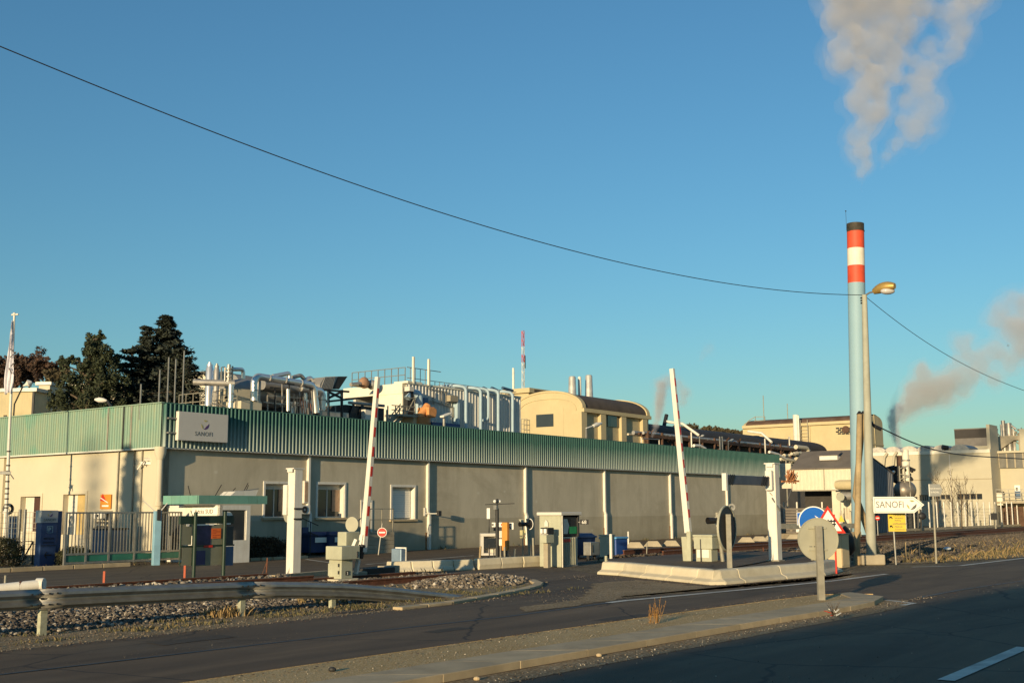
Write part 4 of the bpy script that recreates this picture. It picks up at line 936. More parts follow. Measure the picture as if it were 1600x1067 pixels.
# ---- blue direction sign, triangle
g = GI(1270, 875); T = thing('round_sign', 'round blue sign with a white diagonal arrow half hidden by the grey sign', 'sign', g)
c = P(1271.5, 815, g.y) - g; MB().disc(c, .43, (0, 1, 0), .02, 40).build('disc', m_signwhite, T); MB().disc(c + Vector((0, -.012, 0)), .40, (0, 1, 0), .012, 40).build('blue_field', m_signblue, T)
MB().prism([c + Vector(p) for p in ((-.2, -.022, .02), (-.05, -.022, .06), (.15, -.022, -.2), (.08, -.022, -.26))], (0, .004, 0)).prism([c + Vector(p) for p in ((.02, -.022, .18), (.28, -.022, .02), (.22, -.022, -.1))], (0, .004, 0)).build('arrow', m_signwhite, T)
MB().cyl((0, .06, 0), (0, .06, c.z + .3), .04).build('pole', m_galvdull, T, smooth=True)
MB().box(-.42, -.1, .03, .04, c.z - .28, c.z - .2).build('strip', m_signwhite, T)
g = P(1304, 884, GI(1270, 875).y - 1.2); g.z = 0; T = thing('triangle_sign', 'red bordered white triangular warning sign right of the round blue sign', 'sign', g)
ap = P(1293, 790, g.y) - g; bt = P(1293, 833, g.y).z; hw = .46
MB().prism([(ap.x - hw, .0, bt), (ap.x + hw, .0, bt), (ap.x, .0, ap.z)], (0, .02, 0)).build('plate', m_red, T); k = .76; cx, czz = ap.x, bt + (ap.z - bt) * .36
MB().prism([(ap.x + (x - ap.x) * k, -.008, czz + (z - czz) * k) for x, z in ((ap.x - hw, bt), (ap.x + hw, bt), (ap.x, ap.z))], (0, .006, 0)).build('white_field', m_signwhite, T)
MB().box(ap.x - .12, ap.x + .2, -.014, -.009, bt + .3, bt + .34).box(ap.x - .08, ap.x + .2, -.014, -.009, bt + .22, bt + .26).build('gate_symbol', m_black, T)
for i in range(4): MB().box(ap.x - .1 + i * .08, ap.x - .07 + i * .08, -.015, -.0145, bt + .18, bt + .37).build('gate_bar', m_black, T)
MB().cyl((.06, .06, 0), (.06, .06, bt + .5), .025).build('pole', m_red, T, smooth=True)
g = G(1253, 865); T = thing('square_sign', 'small blue and white square sign left of the round blue sign', 'sign', g); c = P(1254, 810, g.y) - g
MB().box(c.x - .22, c.x + .22, 0, .02, c.z - .24, c.z + .24).build('plate', m_signwhite, T); MB().box(c.x - .2, c.x + .2, -.006, 0, c.z - .22, c.z + .22).build('blue_field', m_signblue, T); MB().prism([(c.x - .18, -.01, c.z - .2), (c.x + .18, -.01, c.z - .2), (c.x + .05, -.01, c.z + .05)], (0, .003, 0)).build('arrow', m_signwhite, T); MB().cyl((c.x, .05, 0), (c.x, .05, c.z), .03).build('pole', m_galvdull, T)
# ---- beige cabinet
s, t = st(1316, 887); T = thing('utility_cabinet', 'plain beige utility cabinet at the foot of the lamp post', 'cabinet', W(s, t), ROT)
h = P(1316, 835, W(s, t).y).z
MB().box(0, .62, 0, .5, 0, h).build('body', M('beige_cabinet', (.58, .46, .27), .7, var=.06, stain=.15, stain_col=(.4, .3, .18)), T, bevel=.01); MB().box(-.03, .65, -.03, .53, h, h + .04).build('lid', m_conc, T); MB().box(.04, .58, -.012, -.001, .06, h - .05).build('door', M('beige_cabinet', (1, 1, 1)), T, bevel=.005)
T2 = thing('covered_signal', 'black covered signal head strapped beside the beige cabinet', 'signal', G(1343, 886) + Vector((0, 1.0, 0)))
zz = P(1345, 843, T2.location.y).z
mb = MB().tube([(0, 0, zz - .45), (0.02, 0, zz - .3), (.0, 0, zz), (-.08, 0, zz + .3), (-.1, 0, zz + .42)], [.08, .17, .19, .12, .03], 10); mb.build('cover', m_black, T2, smooth=True); MB().cyl((0, .05, 0), (0, .05, zz), .05).build('pole', m_galvdull, T2)

# ---- lamp post and cables
LB = G(1362, 882); LTp = P(1350.5, 461, LB.y)
lp = thing('street_lamp', 'tall concrete lamp post with a single cobra-head lantern and cables', 'lamp post', LB)
MB().tube([(0, 0, 0), Vector(LTp - LB)], [.16, .085], 12).build('pole', M('lamp_pole_concrete', (.36, .36, .29), .8, var=.12, streak=.3, stain_col=(.22, .19, .12)), lp, smooth=True)
MB().box(-.38, .34, -.3, .3, 0, .32).build('footing', m_conc, lp, bevel=.04)
a0 = P(1351, 462, LB.y) - LB; a1 = P(1367, 455.5, LB.y - .3) - LB
MB().tube([a0, a0.lerp(a1, .5) + Vector((0, 0, .03)), a1], .03, 8).build('arm', m_galv, lp, smooth=True)
h0 = P(1365, 456, LB.y - .3) - LB; h1 = P(1398, 447, LB.y - .8) - LB; dh = h1 - h0
mb = MB(); n = 10
pts = [h0 + dh * (i / n) + Vector((0, 0, .05 * math.sin(PI * i / n))) for i in range(n + 1)]
mb.tube(pts, [.04 + .13 * math.sin(PI * min(1, (i / n) * .75 + .12)) ** 1.0 for i in range(n + 1)], 12)
mb.build('lantern_shell', M('lantern_bronze', (.42, .27, .08), .45, .4, var=.1), lp, smooth=True)
cb_ = h0 + dh * .66 + Vector((0, 0, -.1)); mb = MB().ball(cb_, .17, 14, 8, (1.35, .9, .62)); mb.build('lantern_bowl', M('lamp_bowl', (.5, .48, .46), .15, var=.05, bump=0), lp, smooth=True)
for i in range(3):
    z = P(1345, 466 + i * 4, LB.y).z - LB.z; MB().cyl((a0.x - .14, -.02, z), (a0.x - .02, 0, z + .02), .025).build('insulator', m_black, lp)
def cable(pts, r, label, name='overhead_cable', twist=False):
    p = [Vector(q) for q in pts]; mb = MB(); mb.tube(p, r, 5); o = mb.build(name, m_cable, smooth=True); return tag(o, label, 'cable', 'overhead cables')
def catenary(pix, y0, y1, n=60):      # smooth sagging curve through picture-surveyed supports
    out = []
    for i in range(n + 1):
        f = i / n; u = pix[0][0] + (pix[-1][0] - pix[0][0]) * f
        v = 0                                  # Lagrange interpolation through the surveyed points
        for j, (uj, vj) in enumerate(pix):
            w_ = vj
            for k, (uk, _) in enumerate(pix):
                if k != j: w_ *= (u - uk) / (uj - uk)
            v += w_
        out.append((u, v, f))
    # constant vertical plane between the two ends
    A, B = P(pix[0][0], pix[0][1], y0), P(pix[-1][0], pix[-1][1], y1); res = []
    d2 = (B - A); nrm = Vector((d2.y, -d2.x, 0))
    for u, v, f in out:
        r = ray(u, v); k = nrm.dot(Vector((A.x, A.y, 0))) / nrm.dot(Vector((r.x, r.y, 0))); res.append(Vector((r.x * k, r.y * k, CZ + r.z * k)))
    return res
cable(catenary([(-200, -8), (0, 73), (400, 232), (800, 366), (1100, 437), (1347, 461)], 17, LB.y), .011, 'long thin black cable sagging across the sky to the lamp post')
cable(catenary([(1353, 464), (1430, 523), (1500, 566), (1600, 610), (1750, 660)], LB.y, 46), .010, 'thin cable descending to the right from the lamp head')
cable(catenary([(1345, 655), (1390, 675), (1475, 706), (1540, 713.5), (1600, 717), (1700, 712)], LB.y + .6, 60), .022, 'thicker black cable dipping right from the timber pole')
tag(MB().tube([P(1360, 660, LB.y + .5), P(1368, 667, LB.y + .5), P(1376, 671, LB.y + .6)], .05, 6).build('cable_splice', m_cable), 'thick black splice on the cable just right of the lamp post', 'cable splice')
# timber A-pole
tb = G(1351, 884) + Vector((0, .8, 0)); T = thing('timber_pole', 'short double timber pole braced like an A beside the lamp post', 'pole', tb)
tp = P(1343, 647, tb.y) - tb; tq = P(1349, 647, tb.y + .2) - tb; bq = P(1375, 874, tb.y + 1.2) - tb; bq.z = 0
MB().tube([(0, 0, 0), tp], [.10, .085], 10).build('leg', m_wood, T, smooth=True); MB().tube([bq, Vector((.15, .3, tq.z * .45)), tq], [.11, .1, .085], 10).build('leg', m_wood, T, smooth=True)
for q_ in (tp, tq): MB().tube([q_, q_ + Vector((0, 0, .1))], [.1, .03], 8).build('cap', m_black, T)

# ---- direction signs
g = Vector((P(1366, 800, LB.y - .4).x, LB.y - .35, 0)); T = thing('arrow_sign', 'white pointed direction sign with company name fixed to the lamp post', 'sign', g, math.radians(-6))
L0 = P(1366.5, 803, g.y); R0 = P(1443, 788, g.y); zb_, zt_ = P(1366, 801.5, g.y).z, P(1366, 776, g.y).z; Lx = R0.x - L0.x; zm = (zb_ + zt_) / 2 + .0; nose = (zt_ - zb_) * .62
pol = [(0, zb_), (Lx - nose, zb_ - .0), (Lx, zm), (Lx - nose, zt_), (0, zt_)]
MB().prism([(x, 0, z) for x, z in pol], (0, .03, 0)).build('panel', m_signwhite, T, bevel=.006)
ins = lambda k: [(k, zb_ + k), (Lx - nose - k * .3, zb_ + k), (Lx - k * 1.5, zm), (Lx - nose - k * .3, zt_ - k), (k, zt_ - k)]
o_, i_ = ins(.035), ins(.047); mb = MB()
for i in range(5):
    j = (i + 1) % 5; mb.quad((o_[i][0], -.003, o_[i][1]), (o_[j][0], -.003, o_[j][1]), (i_[j][0], -.003, i_[j][1]), (i_[i][0], -.003, i_[i][1]))
mb.build('border_line', m_inkb, T)
text('SANOFI', .285, m_inkb, T, (.07, -.004, zb_ + .165), sx=.86, sp=1.0); swoosh(T, Lx - nose - .07, -.005, zm + .0, .145, (m_inkb, m_olive, m_olive))
MB().box(-.02, .12, .03, .1, zm - .2, zm - .15).box(-.02, .12, .03, .1, zm + .15, zm + .2).box(.98, 1.01, .03, .06, zt_ - .02, zt_ + .04).build('clamp', m_galv, T)
g = G(1401, 882); T = thing('yellow_sign', 'yellow deliveries sign with two small arrows on a thin pole', 'sign', g, math.radians(4))
a = P(1388.5, 830, g.y) - g; b = P(1415, 801, g.y) - g; MB().box(a.x, b.x, 0, .02, a.z, b.z).build('panel', m_yel, T); MB().cyl((0, .04, 0), (-.03, .04, b.z), .03).build('pole', m_galv, T, smooth=True)
hh = b.z - a.z
for i, (tx, x, z, sz) in enumerate((('OPERATIONS', .16, .83, .085), ('Réception', .2, .69, .065), ('Parking', .2, .56, .065), ('LIVRAISONS', .14, .36, .085), ('Matériels', .2, .22, .065), ('Conteneurs', .2, .07, .065))): text(tx, sz * 1.0, m_inkb, T, (a.x + x * 1.0, -.004, a.z + hh * z))
for z in (.68, .2): MB().prism([(a.x + .04, -.006, a.z + hh * z), (a.x + .04, -.006, a.z + hh * (z + .13)), (a.x + .13, -.006, a.z + hh * (z + .13))], (0, .003, 0)).prism([(a.x + .07, -.006, a.z + hh * (z + .09)), (a.x + .1, -.006, a.z + hh * (z + .11)), (a.x + .15, -.006, a.z + hh * (z + .02)), (a.x + .12, -.006, a.z + hh * z)], (0, .003, 0)).build('arrow', m_black, T)
g = G(1464, 880); T = thing('arrow_sign', 'grey faced pointed sign on a tall thin pole right of the yellow sign', 'sign', g, 0)
a = P(1453, 775, g.y) - g; b = P(1472, 756, g.y) - g; MB().prism([(a.x, 0, a.z), (b.x - .08, 0, a.z), (b.x, 0, (a.z + b.z) / 2), (b.x - .08, 0, b.z), (a.x, 0, b.z)], (0, .03, 0)).build('panel', M('grey_sign_face', (.27, .27, .25), .6), T); MB().box(a.x - .02, a.x, -.005, .03, a.z, b.z).build('edge', m_signwhite, T)
text('ZONE ARTISANALE', .052, m_signwhite, T, (a.x + .02, -.004, a.z + .22), sx=.72); text('St MICHEL', .07, m_signwhite, T, (a.x + .03, -.004, a.z + .1), sx=.85)
MB().tube([(0, .05, 0), (P(1458, 757, g.y).x - g.x, .05, b.z)], .035, 8).build('pole', m_galvdull, T, smooth=True)

# ---- grey kiosk, kit around it
s, t = st(877, 886); T = thing('kiosk', 'grey metal kiosk with a flat lid and glazed right side beside the entry lane', 'kiosk', W(s, t), ROT)
y = W(s, t).y; h = P(877, 805, y).z; sr, _ = fac(906, 880, t); tl, _ = side(843, 882, s); wk, dk = sr - s, tl - t
MB().box(0, wk * .12, 0, dk, 0, h).build('side_wall', m_greycab, T, bevel=.02); MB().box(wk * .12, wk, dk * .1, dk, 0, h * .58).build('lower_panel', m_steeld, T)
for i in range(7): x = wk * .14 + wk * .8 * i / 7; MB().box(x, x + .03, dk * .1 - .03, dk * .1, .05, h * .56).build('rib', m_greycab, T)
MB().box(wk * .94, wk, 0, dk, h * .58, h).box(wk * .12, wk * .94, dk - .05, dk, h * .58, h).build('frame', m_dark, T); MB().box(-.06, wk + .06, -.06, dk + .06, h, h + .1).build('lid', m_frame, T, bevel=.02)
MB().box(wk * .12, wk * .94, .06, .07, h * .6, h * .97).build('glazing', m_glass, T); MB().prism([(wk * .2, .04, h * .64), (wk * .42, .04, h * .64), (wk * .5, .04, h * .8), (wk * .4, .04, h * .93), (wk * .2, .04, h * .93)], (0, .01, 0)).build('pale_notice', m_frame, T)
MB().box(wk * .52, wk * .9, .035, .045, h * .64, h * .78).build('green_notice', M('green_notice', (.02, .22, .08), .5), T); MB().box(wk * .2, wk * .55, dk * .1 - .04, dk * .1 - .03, h * .48, h * .54).build('red_strip', m_red, T)
MB().cyl((.03, -.03, 0), (.03, -.03, h), .03, n=8).build('corner_tube', m_galv, T)
MB().prism([(-.06, dk * .55, h * .78), (-.06, dk * .72, h * .78), (-.06, dk * .72, h * .86), (-.06, dk * .635, h * .92), (-.06, dk * .55, h * .86)], (.05, 0, 0)).box(-.12, 0, dk * .42, dk * .85, h * .62, h * .74).build('intercom', m_frame, T, bevel=.01)
MB().box(-.125, -.12, dk * .5, dk * .6, h * .65, h * .71).box(-.125, -.12, dk * .65, dk * .78, h * .64, h * .72).build('intercom_buttons', m_black, T)
s2, t2 = st(855, 887); T3 = thing('card_reader', 'small reader post with two boxes in front of the kiosk', 'reader', W(s2, t2), ROT); hh = P(855, 824, W(s2, t2).y).z
MB().box(-.08, .08, -.08, .08, 0, hh * .7).build('post', m_conc, T3, bevel=.01); MB().box(-.2, .2, -.12, .12, hh * .62, hh * .82).build('reader_box', m_greycab, T3, bevel=.01); MB().box(-.15, .18, -.14, .14, hh * .84, hh).build('lamp_box', m_dark, T3, bevel=.02)
MB().box(-.17, -.16, -.1, 0, hh * .86, hh * .97).box(-.17, -.16, .04, .12, hh * .86, hh * .97).build('light_panel', m_signwhite, T3)
g = P(907, 884, y + .5); T = thing('number_sign', 'small dark plate reading 68 fixed beside the kiosk', 'sign', P(906.5, 819, y + .4), 0)
MB().box(0, .26, 0, .02, 0, .15).build('plate', m_black, T); text('68', .15, m_signwhite, T, (.045, -.004, .02)); MB().box(-.06, 0, .0, .02, .06, .08).build('bracket', m_galv, T)
s, t = st(928, 874); T = thing('grey_cabinet', 'light grey cabinet in front of the dark blue bins', 'cabinet', W(s, t), ROT); MB().box(-.2, .35, 0, .3, .15, .6).build('body', m_galv, T, bevel=.01); MB().box(-.15, -.1, .1, .2, 0, .15).box(.25, .3, .1, .2, 0, .15).build('leg', m_dark, T); MB().box(-.1, -.06, -.02, 0, .25, .5).build('handle', m_dark, T)
s, t = st(951, 877); T = thing('grey_cabinet', 'greenish grey cabinet directly beside the white post', 'cabinet', W(s, t), ROT); MB().box(0, .4, 0, .35, 0, .84).build('body', m_greycab, T, bevel=.01); MB().box(-.02, .42, -.02, .37, .84, .88).build('lid', m_greycab, T)
post('white_post', 'white round post at the left end of the traffic island', 'post', 955, 881, 834, .05, m_white)
post('short_post', 'short pale post in front of the greenish cabinet', 'post', 947, 881, 868, .045, m_greycab)
post('white_post', 'thin white post right of the bright blue container', 'post', 982, 855, 830, .04, m_white)

# ---- phone corner: dark pole etc.
s, t = st(777, 884); T = thing('insulator_pole', 'dark pole with insulators and a thin crossbar behind the low white barrier', 'pole', W(s, t), ROT); y = W(s, t).y
z1, z2 = P(776, 779, y).z, P(776, 788, y).z
MB().cyl((0, 0, 0), (0, 0, z1 * .86), .06, .055).cyl((0, 0, z1 * .86), (0, 0, z1), .035).build('pole', m_dark, T, smooth=True); MB().bar((-.35, .2, z2), (.5, -.3, z2 + .03), .02).build('crossbar', m_dark, T)
for x in (-.12, .12): MB().ball((x, 0, z1 - .08), .05, 8, 6).build('insulator', m_signwhite, T)
MB().box(-.12, -.02, -.06, .06, z1 * .84, z1 * .9).build('junction_box', m_galv, T)
s, t = st(766, 877); T = thing('display_cabinet', 'pale open-fronted cabinet with a dark screen behind the low white barrier', 'cabinet', W(s, t), ROT + math.radians(-40)); y = W(s, t).y; h = P(766, 833, y).z
MB().box(-.3, .3, 0, .3, .2, .28).box(-.3, .3, 0, .3, h - .1, h).box(-.3, -.22, 0, .3, .28, h - .1).box(.2, .3, 0, .3, .28, h - .1).box(-.3, .3, .28, .3, .28, h - .1).build('casing', m_frame, T, bevel=.02)
MB().box(-.2, .18, .02, .06, .45, h - .15).build('screen', m_glass, T); MB().box(-.25, -.18, .05, .2, 0, .2).box(.18, .25, .05, .2, 0, .2).build('leg', m_dark, T)
s, t = st(789, 873); T = thing('orange_terminal', 'narrow upright orange terminal behind the dark pole', 'terminal', W(s, t), ROT); y = W(s, t).y; h = P(789, 816, y).z; MB().box(-.02, .1, -.12, .12, .3, h).build('panel', m_orangep, T); MB().box(-.01, .05, -.05, .05, 0, .3).build('leg', m_dark, T)
s, t = st(783, 872); T = thing('notice_board', 'white notice strip with small figures and dark panel beneath it', 'sign', Vector((P(768.5, 820, y).x, y + .3, 0)), 0); 
for (a, b, c, d, m_) in ((768.5, 787, 816, 823, m_signwhite), (771, 787, 823, 829, m_dark), (780, 785, 829, 840, m_frame), (779, 785, 842, 852, m_signwhite)):
    p, q = P(a, d, y + .3), P(b, c, y + .3); MB().box(p.x - T.location.x, q.x - T.location.x, 0, .03, p.z, q.z).build('panel', m_, T)
for u in (770, 778, 784): p = P(u, 819.5, y + .3); MB().box(p.x - T.location.x - .03, p.x - T.location.x + .03, -.006, 0, p.z - .04, p.z + .04).build('figure', m_red if u > 780 else m_inkb, T)
MB().cyl((.3, .05, 0), (.3, .05, P(780, 822, y + .3).z), .02).build('leg', m_galvdull, T)
p = P(797.5, 821.5, y + .2); T = thing('phone_sign', 'white square sign with a black telephone handset', 'sign', Vector((p.x, p.y, 0)), 0); MB().box(-.12, .11, 0, .02, p.z - .12, p.z + .12).build('plate', m_signwhite, T)
MB().tube([(.04, -.006, p.z + .07), (-.02, -.006, p.z + .06), (-.045, -.006, p.z), (-.02, -.006, p.z - .06), (.04, -.006, p.z - .07)], [.02, .012, .01, .012, .02], 6).build('handset', m_black, T); MB().cyl((-.1, .03, 0), (-.1, .03, p.z), .02).build('pole', m_galvdull, T)
p = P(763, 802, y); T = thing('tall_mirror_box', 'slim white box on a thin leaning rod above the open cabinet', 'sign', Vector((p.x, p.y + .2, 0))); MB().box(-.06, .06, -.02, .03, p.z - .19, p.z + .19).build('box', m_signwhite, T, bevel=.01); MB().box(.06, .08, -.02, .03, p.z - .19, p.z + .19).build('box_side', m_dark, T); MB().bar((0, .02, 0), (0.03, .02, p.z - .2), .03).build('rod', m_dark, T)
p = G(817, 868); T = thing('small_sign', 'thin pole carrying two faded yellow plates left of the round crossing signal', 'sign', p); 
MB().cyl((0, .03, 0), (0, .03, P(817, 811, p.y).z), .022).build('pole', m_galvdull, T)
for v0, v1 in ((828, 836), (838, 841)): MB().box(-.11, .11, 0, .015, P(817, v1, p.y).z, P(817, v0, p.y).z).build('plate', M('faded_yellow', (.45, .40, .2), .7), T)
MB().prism([(-.16, 0, P(817, 811, p.y).z), (.03, 0, P(817, 811, p.y).z), (.03, 0, P(817, 821, p.y).z)], (0, .015, 0)).build('plate', m_signgrey, T)
for i, (u, v, vt, c) in enumerate(((749, 886, 853, 'wood'), (789, 881, 854, 'pale'), (803, 884, 857, 'pale'), (834, 882, 840, 'pale'), (772, 882, 857, 'dark'), (797, 883, 862, 'dark'), (844, 880, 851, 'dark'), (765, 883, 850, 'dark'))):
    post('thin_stake', f'thin {c} stake, {["at the left end of the low white barrier", "below the orange panel", "midway along the low white barrier", "right of the round crossing signal", "below the dark screen", "between two pale stakes", "just left of the grey kiosk", "in front of the open cabinet"][i]}', 'stake', u, v, vt, .035 if c != 'dark' else .018, {'wood': m_wood, 'pale': m_galvdull, 'dark': m_dark}[c], 'stakes behind the low barrier', lean=R_.uniform(-.05, .05))

# ---- info board
yb_ = 29.0
def bx(T, u0, v0, u1, v1, y0=0., y1=.03):
    p, q, r_, o_ = fac(u0, v1, tb2), fac(u1, v0, tb2), fac(u0, v0, tb2), fac(u1, v1, tb2); return MB().box(p[0] - sb2, q[0] - sb2, y0, y1, (p[1] + o_[1]) / 2, (q[1] + r_[1]) / 2)
tb2 = -10.4
T = thing('information_board', 'dark green two-post information board with posters and an orange notice', 'notice board', W(fac(325, 850, tb2)[0], tb2), ROT); sb2 = fac(325, 850, tb2)[0]
for u, vt in ((303.5, 800), (349.5, 799)):
    p = fac(u, vt, tb2); MB().tube([(p[0] - sb2, -.06, 0), (p[0] - sb2, -.06, p[1])], .045, 10).build('post', m_dgreen, T, smooth=True)
bx(T, 281, 805.5, 366, 818, -.01, .06).build('header', m_dgreen, T, bevel=.01); bx(T, 281, 818, 284, 884).build('frame_bar', m_dgreen, T); bx(T, 300, 818, 303, 884).build('frame_bar', m_dgreen, T)
bx(T, 284, 851, 366, 853.5, -.005, .03).build('frame_bar', m_dgreen, T); bx(T, 284, 819, 300, 851, .005, .02).build('panel', m_panelgreen, T); bx(T, 284, 853.5, 300, 883, .005, .02).build('panel', m_panelgreen, T)
bx(T, 303, 819, 351, 851, .005, .02).build('panel', m_panelgreen, T); bx(T, 303, 853.5, 351, 883, .005, .02).build('panel', m_panelgreen, T)
bx(T, 351, 822, 365, 851, -.0, .05).build('side_panel', M('blue_black_panel', (.03, .045, .05), .4), T); bx(T, 351, 853.5, 365, 883, 0, .05).build('side_panel', m_steelblue, T)
bx(T, 306, 821, 330, 851, -.002, .004).build('poster', m_poster, T); bx(T, 318, 851.5, 332, 855, -.012, -.006).build('poster', m_red, T); bx(T, 306, 860, 321, 882, -.002, .004).build('poster', M('violet_blue_poster', (.05, .05, .13), .5), T)
bx(T, 306, 818.4, 334, 820.6, -.012, -.006).build('poster', m_signwhite, T); bx(T, 291, 818.6, 295.5, 822, -.012, -.006).build('sticker', m_signwhite, T)
nt_ = bx(T, 330, 825, 345, 841, -.014, -.008).build('orange_notice', m_orange, T)
for i in range(5): bx(T, 331.2, 827 + i * 2.8, 337 + (i % 2) * 6, 827.9 + i * 2.8, -.017, -.0145).build('print_line', M('faded_print', (.45, .06, .02), .7), nt_)
p = fac(356.5, 806, tb2); MB().prism([(p[0] - sb2 + .14 * math.cos(a), 0, p[1] + .11 * math.sin(a)) for a in [PI * k / 12 for k in range(13)]], (0, .02, 0)).build('half_disc', m_signwhite, T); bx(T, 353, 816.8, 360, 819, -.014, -.01).build('sticker', m_signwhite, T)

# =================================================================== GATE, FENCE, TOTEM (left)
def pal(x0, x1, z0, z1, pitch, w_=.025, y=0.):
    mb = MB(); n = int((x1 - x0) / pitch)
    for i in range(n + 1): x = x0 + (x1 - x0) * i / max(1, n); mb.box(x - w_ / 2, x + w_ / 2, y - w_ / 2, y + w_ / 2, z0, z1)
    return mb
A = W(fac(100, 880, -1.3)[0], -1.3); B = W(fac(280, 880, -1.3)[0], -1.3); v_ = (B - A); Lg = v_.length; rzg = ROT
T = thing('sliding_gate', 'long grey barred sliding gate with green lower panels', 'gate', A, rzg)
zg = P(278, 799, B.y).z; zg1 = P(278, 861, B.y).z
MB().box(0, Lg, -.03, .03, zg - .05, zg).box(0, Lg, -.03, .03, zg1, zg1 + .06).box(0, Lg, -.03, .03, .12, .18).build('rail', m_galv, T)
xs_ = [0, Lg * .17, Lg * .36, Lg * .58, Lg * .78, Lg * .8, Lg]
for i, x in enumerate(xs_): MB().box(x - .03, x + .03, -.032, .032, .1, zg).build('stile', m_galv, T)
for i in range(len(xs_) - 1):
    if xs_[i + 1] - xs_[i] > .3: MB().box(xs_[i] + .04, xs_[i + 1] - .04, -.01, .01, .19, zg1 - .01).build('lower_panel', m_gatepanel, T)
pal(0, Lg, zg1 + .06, zg - .05, .115).build('bars', m_galv, T, kind='stuff')
T = thing('gate_post', 'light blue square gate post in front of the wall corner', 'post', G(243, 883), ROT - .35); hz = P(243, 798, T.location.y).z
MB().box(-.11, .11, -.11, .11, 0, hz).build('post', m_bluepost, T, bevel=.012); MB().box(-.05, .05, -.2, -.11, hz - .3, hz + .05).build('lock_box', m_dark, T)
MB().bar((-.1, 0, hz), (-.5, 0, hz + .35), .03).bar((.1, 0, hz), (.3, 0, hz + .25), .025).build('bracket', m_white, T)
# fence left of totem and a cage turnstile behind the gate
A = G(-60, 884); B = G(57, 884)
A = A + Vector((0, 1.2, 0)); B = B + Vector((0, 1.2, 0))
T = thing('mesh_fence', 'pale wire mesh fence on posts at the far left edge', 'fence', A, 0); Lf = (B - A).length; zf_ = P(30, 800, A.y).z
mb = pal(0, Lf, .3, zf_, .1, .012)
for i in range(9): mb.box(0, Lf, -.005, .005, .3 + i * (zf_ - .3) / 8 - .006, .3 + i * (zf_ - .3) / 8 + .006)
mb.build('mesh', m_galvdull, T, kind='stuff')
MB().box(0, Lf, -.08, .08, 0, .3).build('base_wall', m_conc, T)
for u in (27, 35): x = P(u, 880, A.y).x - A.x; MB().cyl((x, 0, 0), (x, 0, zf_ + .1), .05).build('post', m_galv, T, smooth=True)
for u0, u1, c_ in ((6, 22, m_dark), (36, 52, m_dark)): p, q = P(u0, 880, A.y).x - A.x, P(u1, 880, A.y).x - A.x; MB().bar((p, -.1, .1), (q, -.1, .75), .04).bar((p, -.1, .75), (q, -.1, .75), .03).bar((q, -.1, 0), (q, -.1, .75), .03).build('bike_rack', c_, T)
tg = W(*st(118, 880)) + Vector((-.2, 2.2, 0)); T = thing('turnstile', 'full height turnstile cage of crossing bars behind the gate', 'turnstile', tg, .25); zt_ = P(118, 801, tg.y).z
mb = MB()
for x in [i * .17 for i in range(14)]: mb.box(x, x + .03, 0, .03, 0, zt_)
for i in range(9): mb.box(0, 1.5, -.02, .0, .25 + i * .15, .31 + i * .15)
for i in range(9): mb.box(.9, 2.2, .6, .62, .2 + i * .15, .26 + i * .15)
mb.build('cage_bars', m_dark, T, kind='stuff'); MB().box(0, 2.3, -.05, 1.2, zt_, zt_ + .08).build('roof', m_galvdull, T); MB().cyl((1.2, .5, 0), (1.2, .5, zt_), .06).build('rotor', m_steeld, T)
T = thing('equipment_box', 'dark grey box behind the gate bars below the corner downpipe', 'box', W(-1.4, 1.0), ROT); MB().box(0, .9, 0, .7, 0, 1.1).build('body', m_steelblue, T, bevel=.02); MB().box(-.02, .92, -.02, .72, 1.1, 1.16).build('lid', m_dark, T)
T = thing('wall_light', 'small white lamp hanging above the gate under the orange sign', 'lamp', W(-.3, side(167, 802)[0], side(167, 805)[1]), ROT); MB().box(-.1, .1, -.25, .25, -.12, .1).build('housing', m_white, T, bevel=.04); MB().box(-.11, -.1, -.1, .1, -.06, .04).build('lens', m_dark, T); MB().box(.1, .3, -.02, .02, 0, .04).build('arm', m_galv, T)
# totem
A = W(*st(61, 886)); T = thing('totem_sign', 'blue and white entrance totem with parking symbol and left arrow', 'sign', A, ROT); y = A.y; wt = fac(86, 880, st(61, 886)[1])[0] - st(61, 886)[0]; zt_ = P(70, 797, y).z; zs = P(70, 816.5, y).z
m_tot = M('totem_blue', (.035, .07, .17), .4, var=.08); m_toth = M('totem_grey', (.42, .41, .40), .5, var=.05, bump=0)
MB().box(0, wt, 0, .3, 0, zs).build('lower_panel', m_tot, T, bevel=.01); MB().box(-.02, wt + .02, -.01, .31, zs, zt_).build('header', m_toth, T, bevel=.008); MB().box(wt + .01, wt + .2, .06, .28, 0, zt_ - .02).build('back_fin', m_tot, T)
MB().box(-.03, -.02, 0, .3, zs, zt_).build('edge', m_white, T); MB().box(.02, wt - .02, -.012, -.001, zs - .72, zs - .7).build('divider', m_black, T)
text('SANOFI', .12, m_inkb, T, (wt * .5, -.014, zs + .05), align='CENTER'); swoosh(T, wt * .52, -.015, zs + .27, .085, (m_purple, m_olive, m_olive))
mb = MB(); p0 = wt * .36; z_ = zs - .32
mb.box(p0, p0 + .2, -.014, -.01, z_, z_ + .012).box(p0, p0 + .2, -.014, -.01, z_ + .2, z_ + .212).box(p0, p0 + .012, -.014, -.01, z_, z_ + .2).box(p0 + .19, p0 + .202, -.014, -.01, z_, z_ + .2); mb.build('parking_frame', m_bluepost, T); text('P', .2, m_bluepost, T, (p0 + .04, -.014, z_ + .035))
text('VISITEURS', .085, m_black, T, (wt * .5, -.014, zs - .52), align='CENTER'); text('LIVRAISONS', .07, m_black, T, (wt * .5, -.014, zs - .64), align='CENTER')
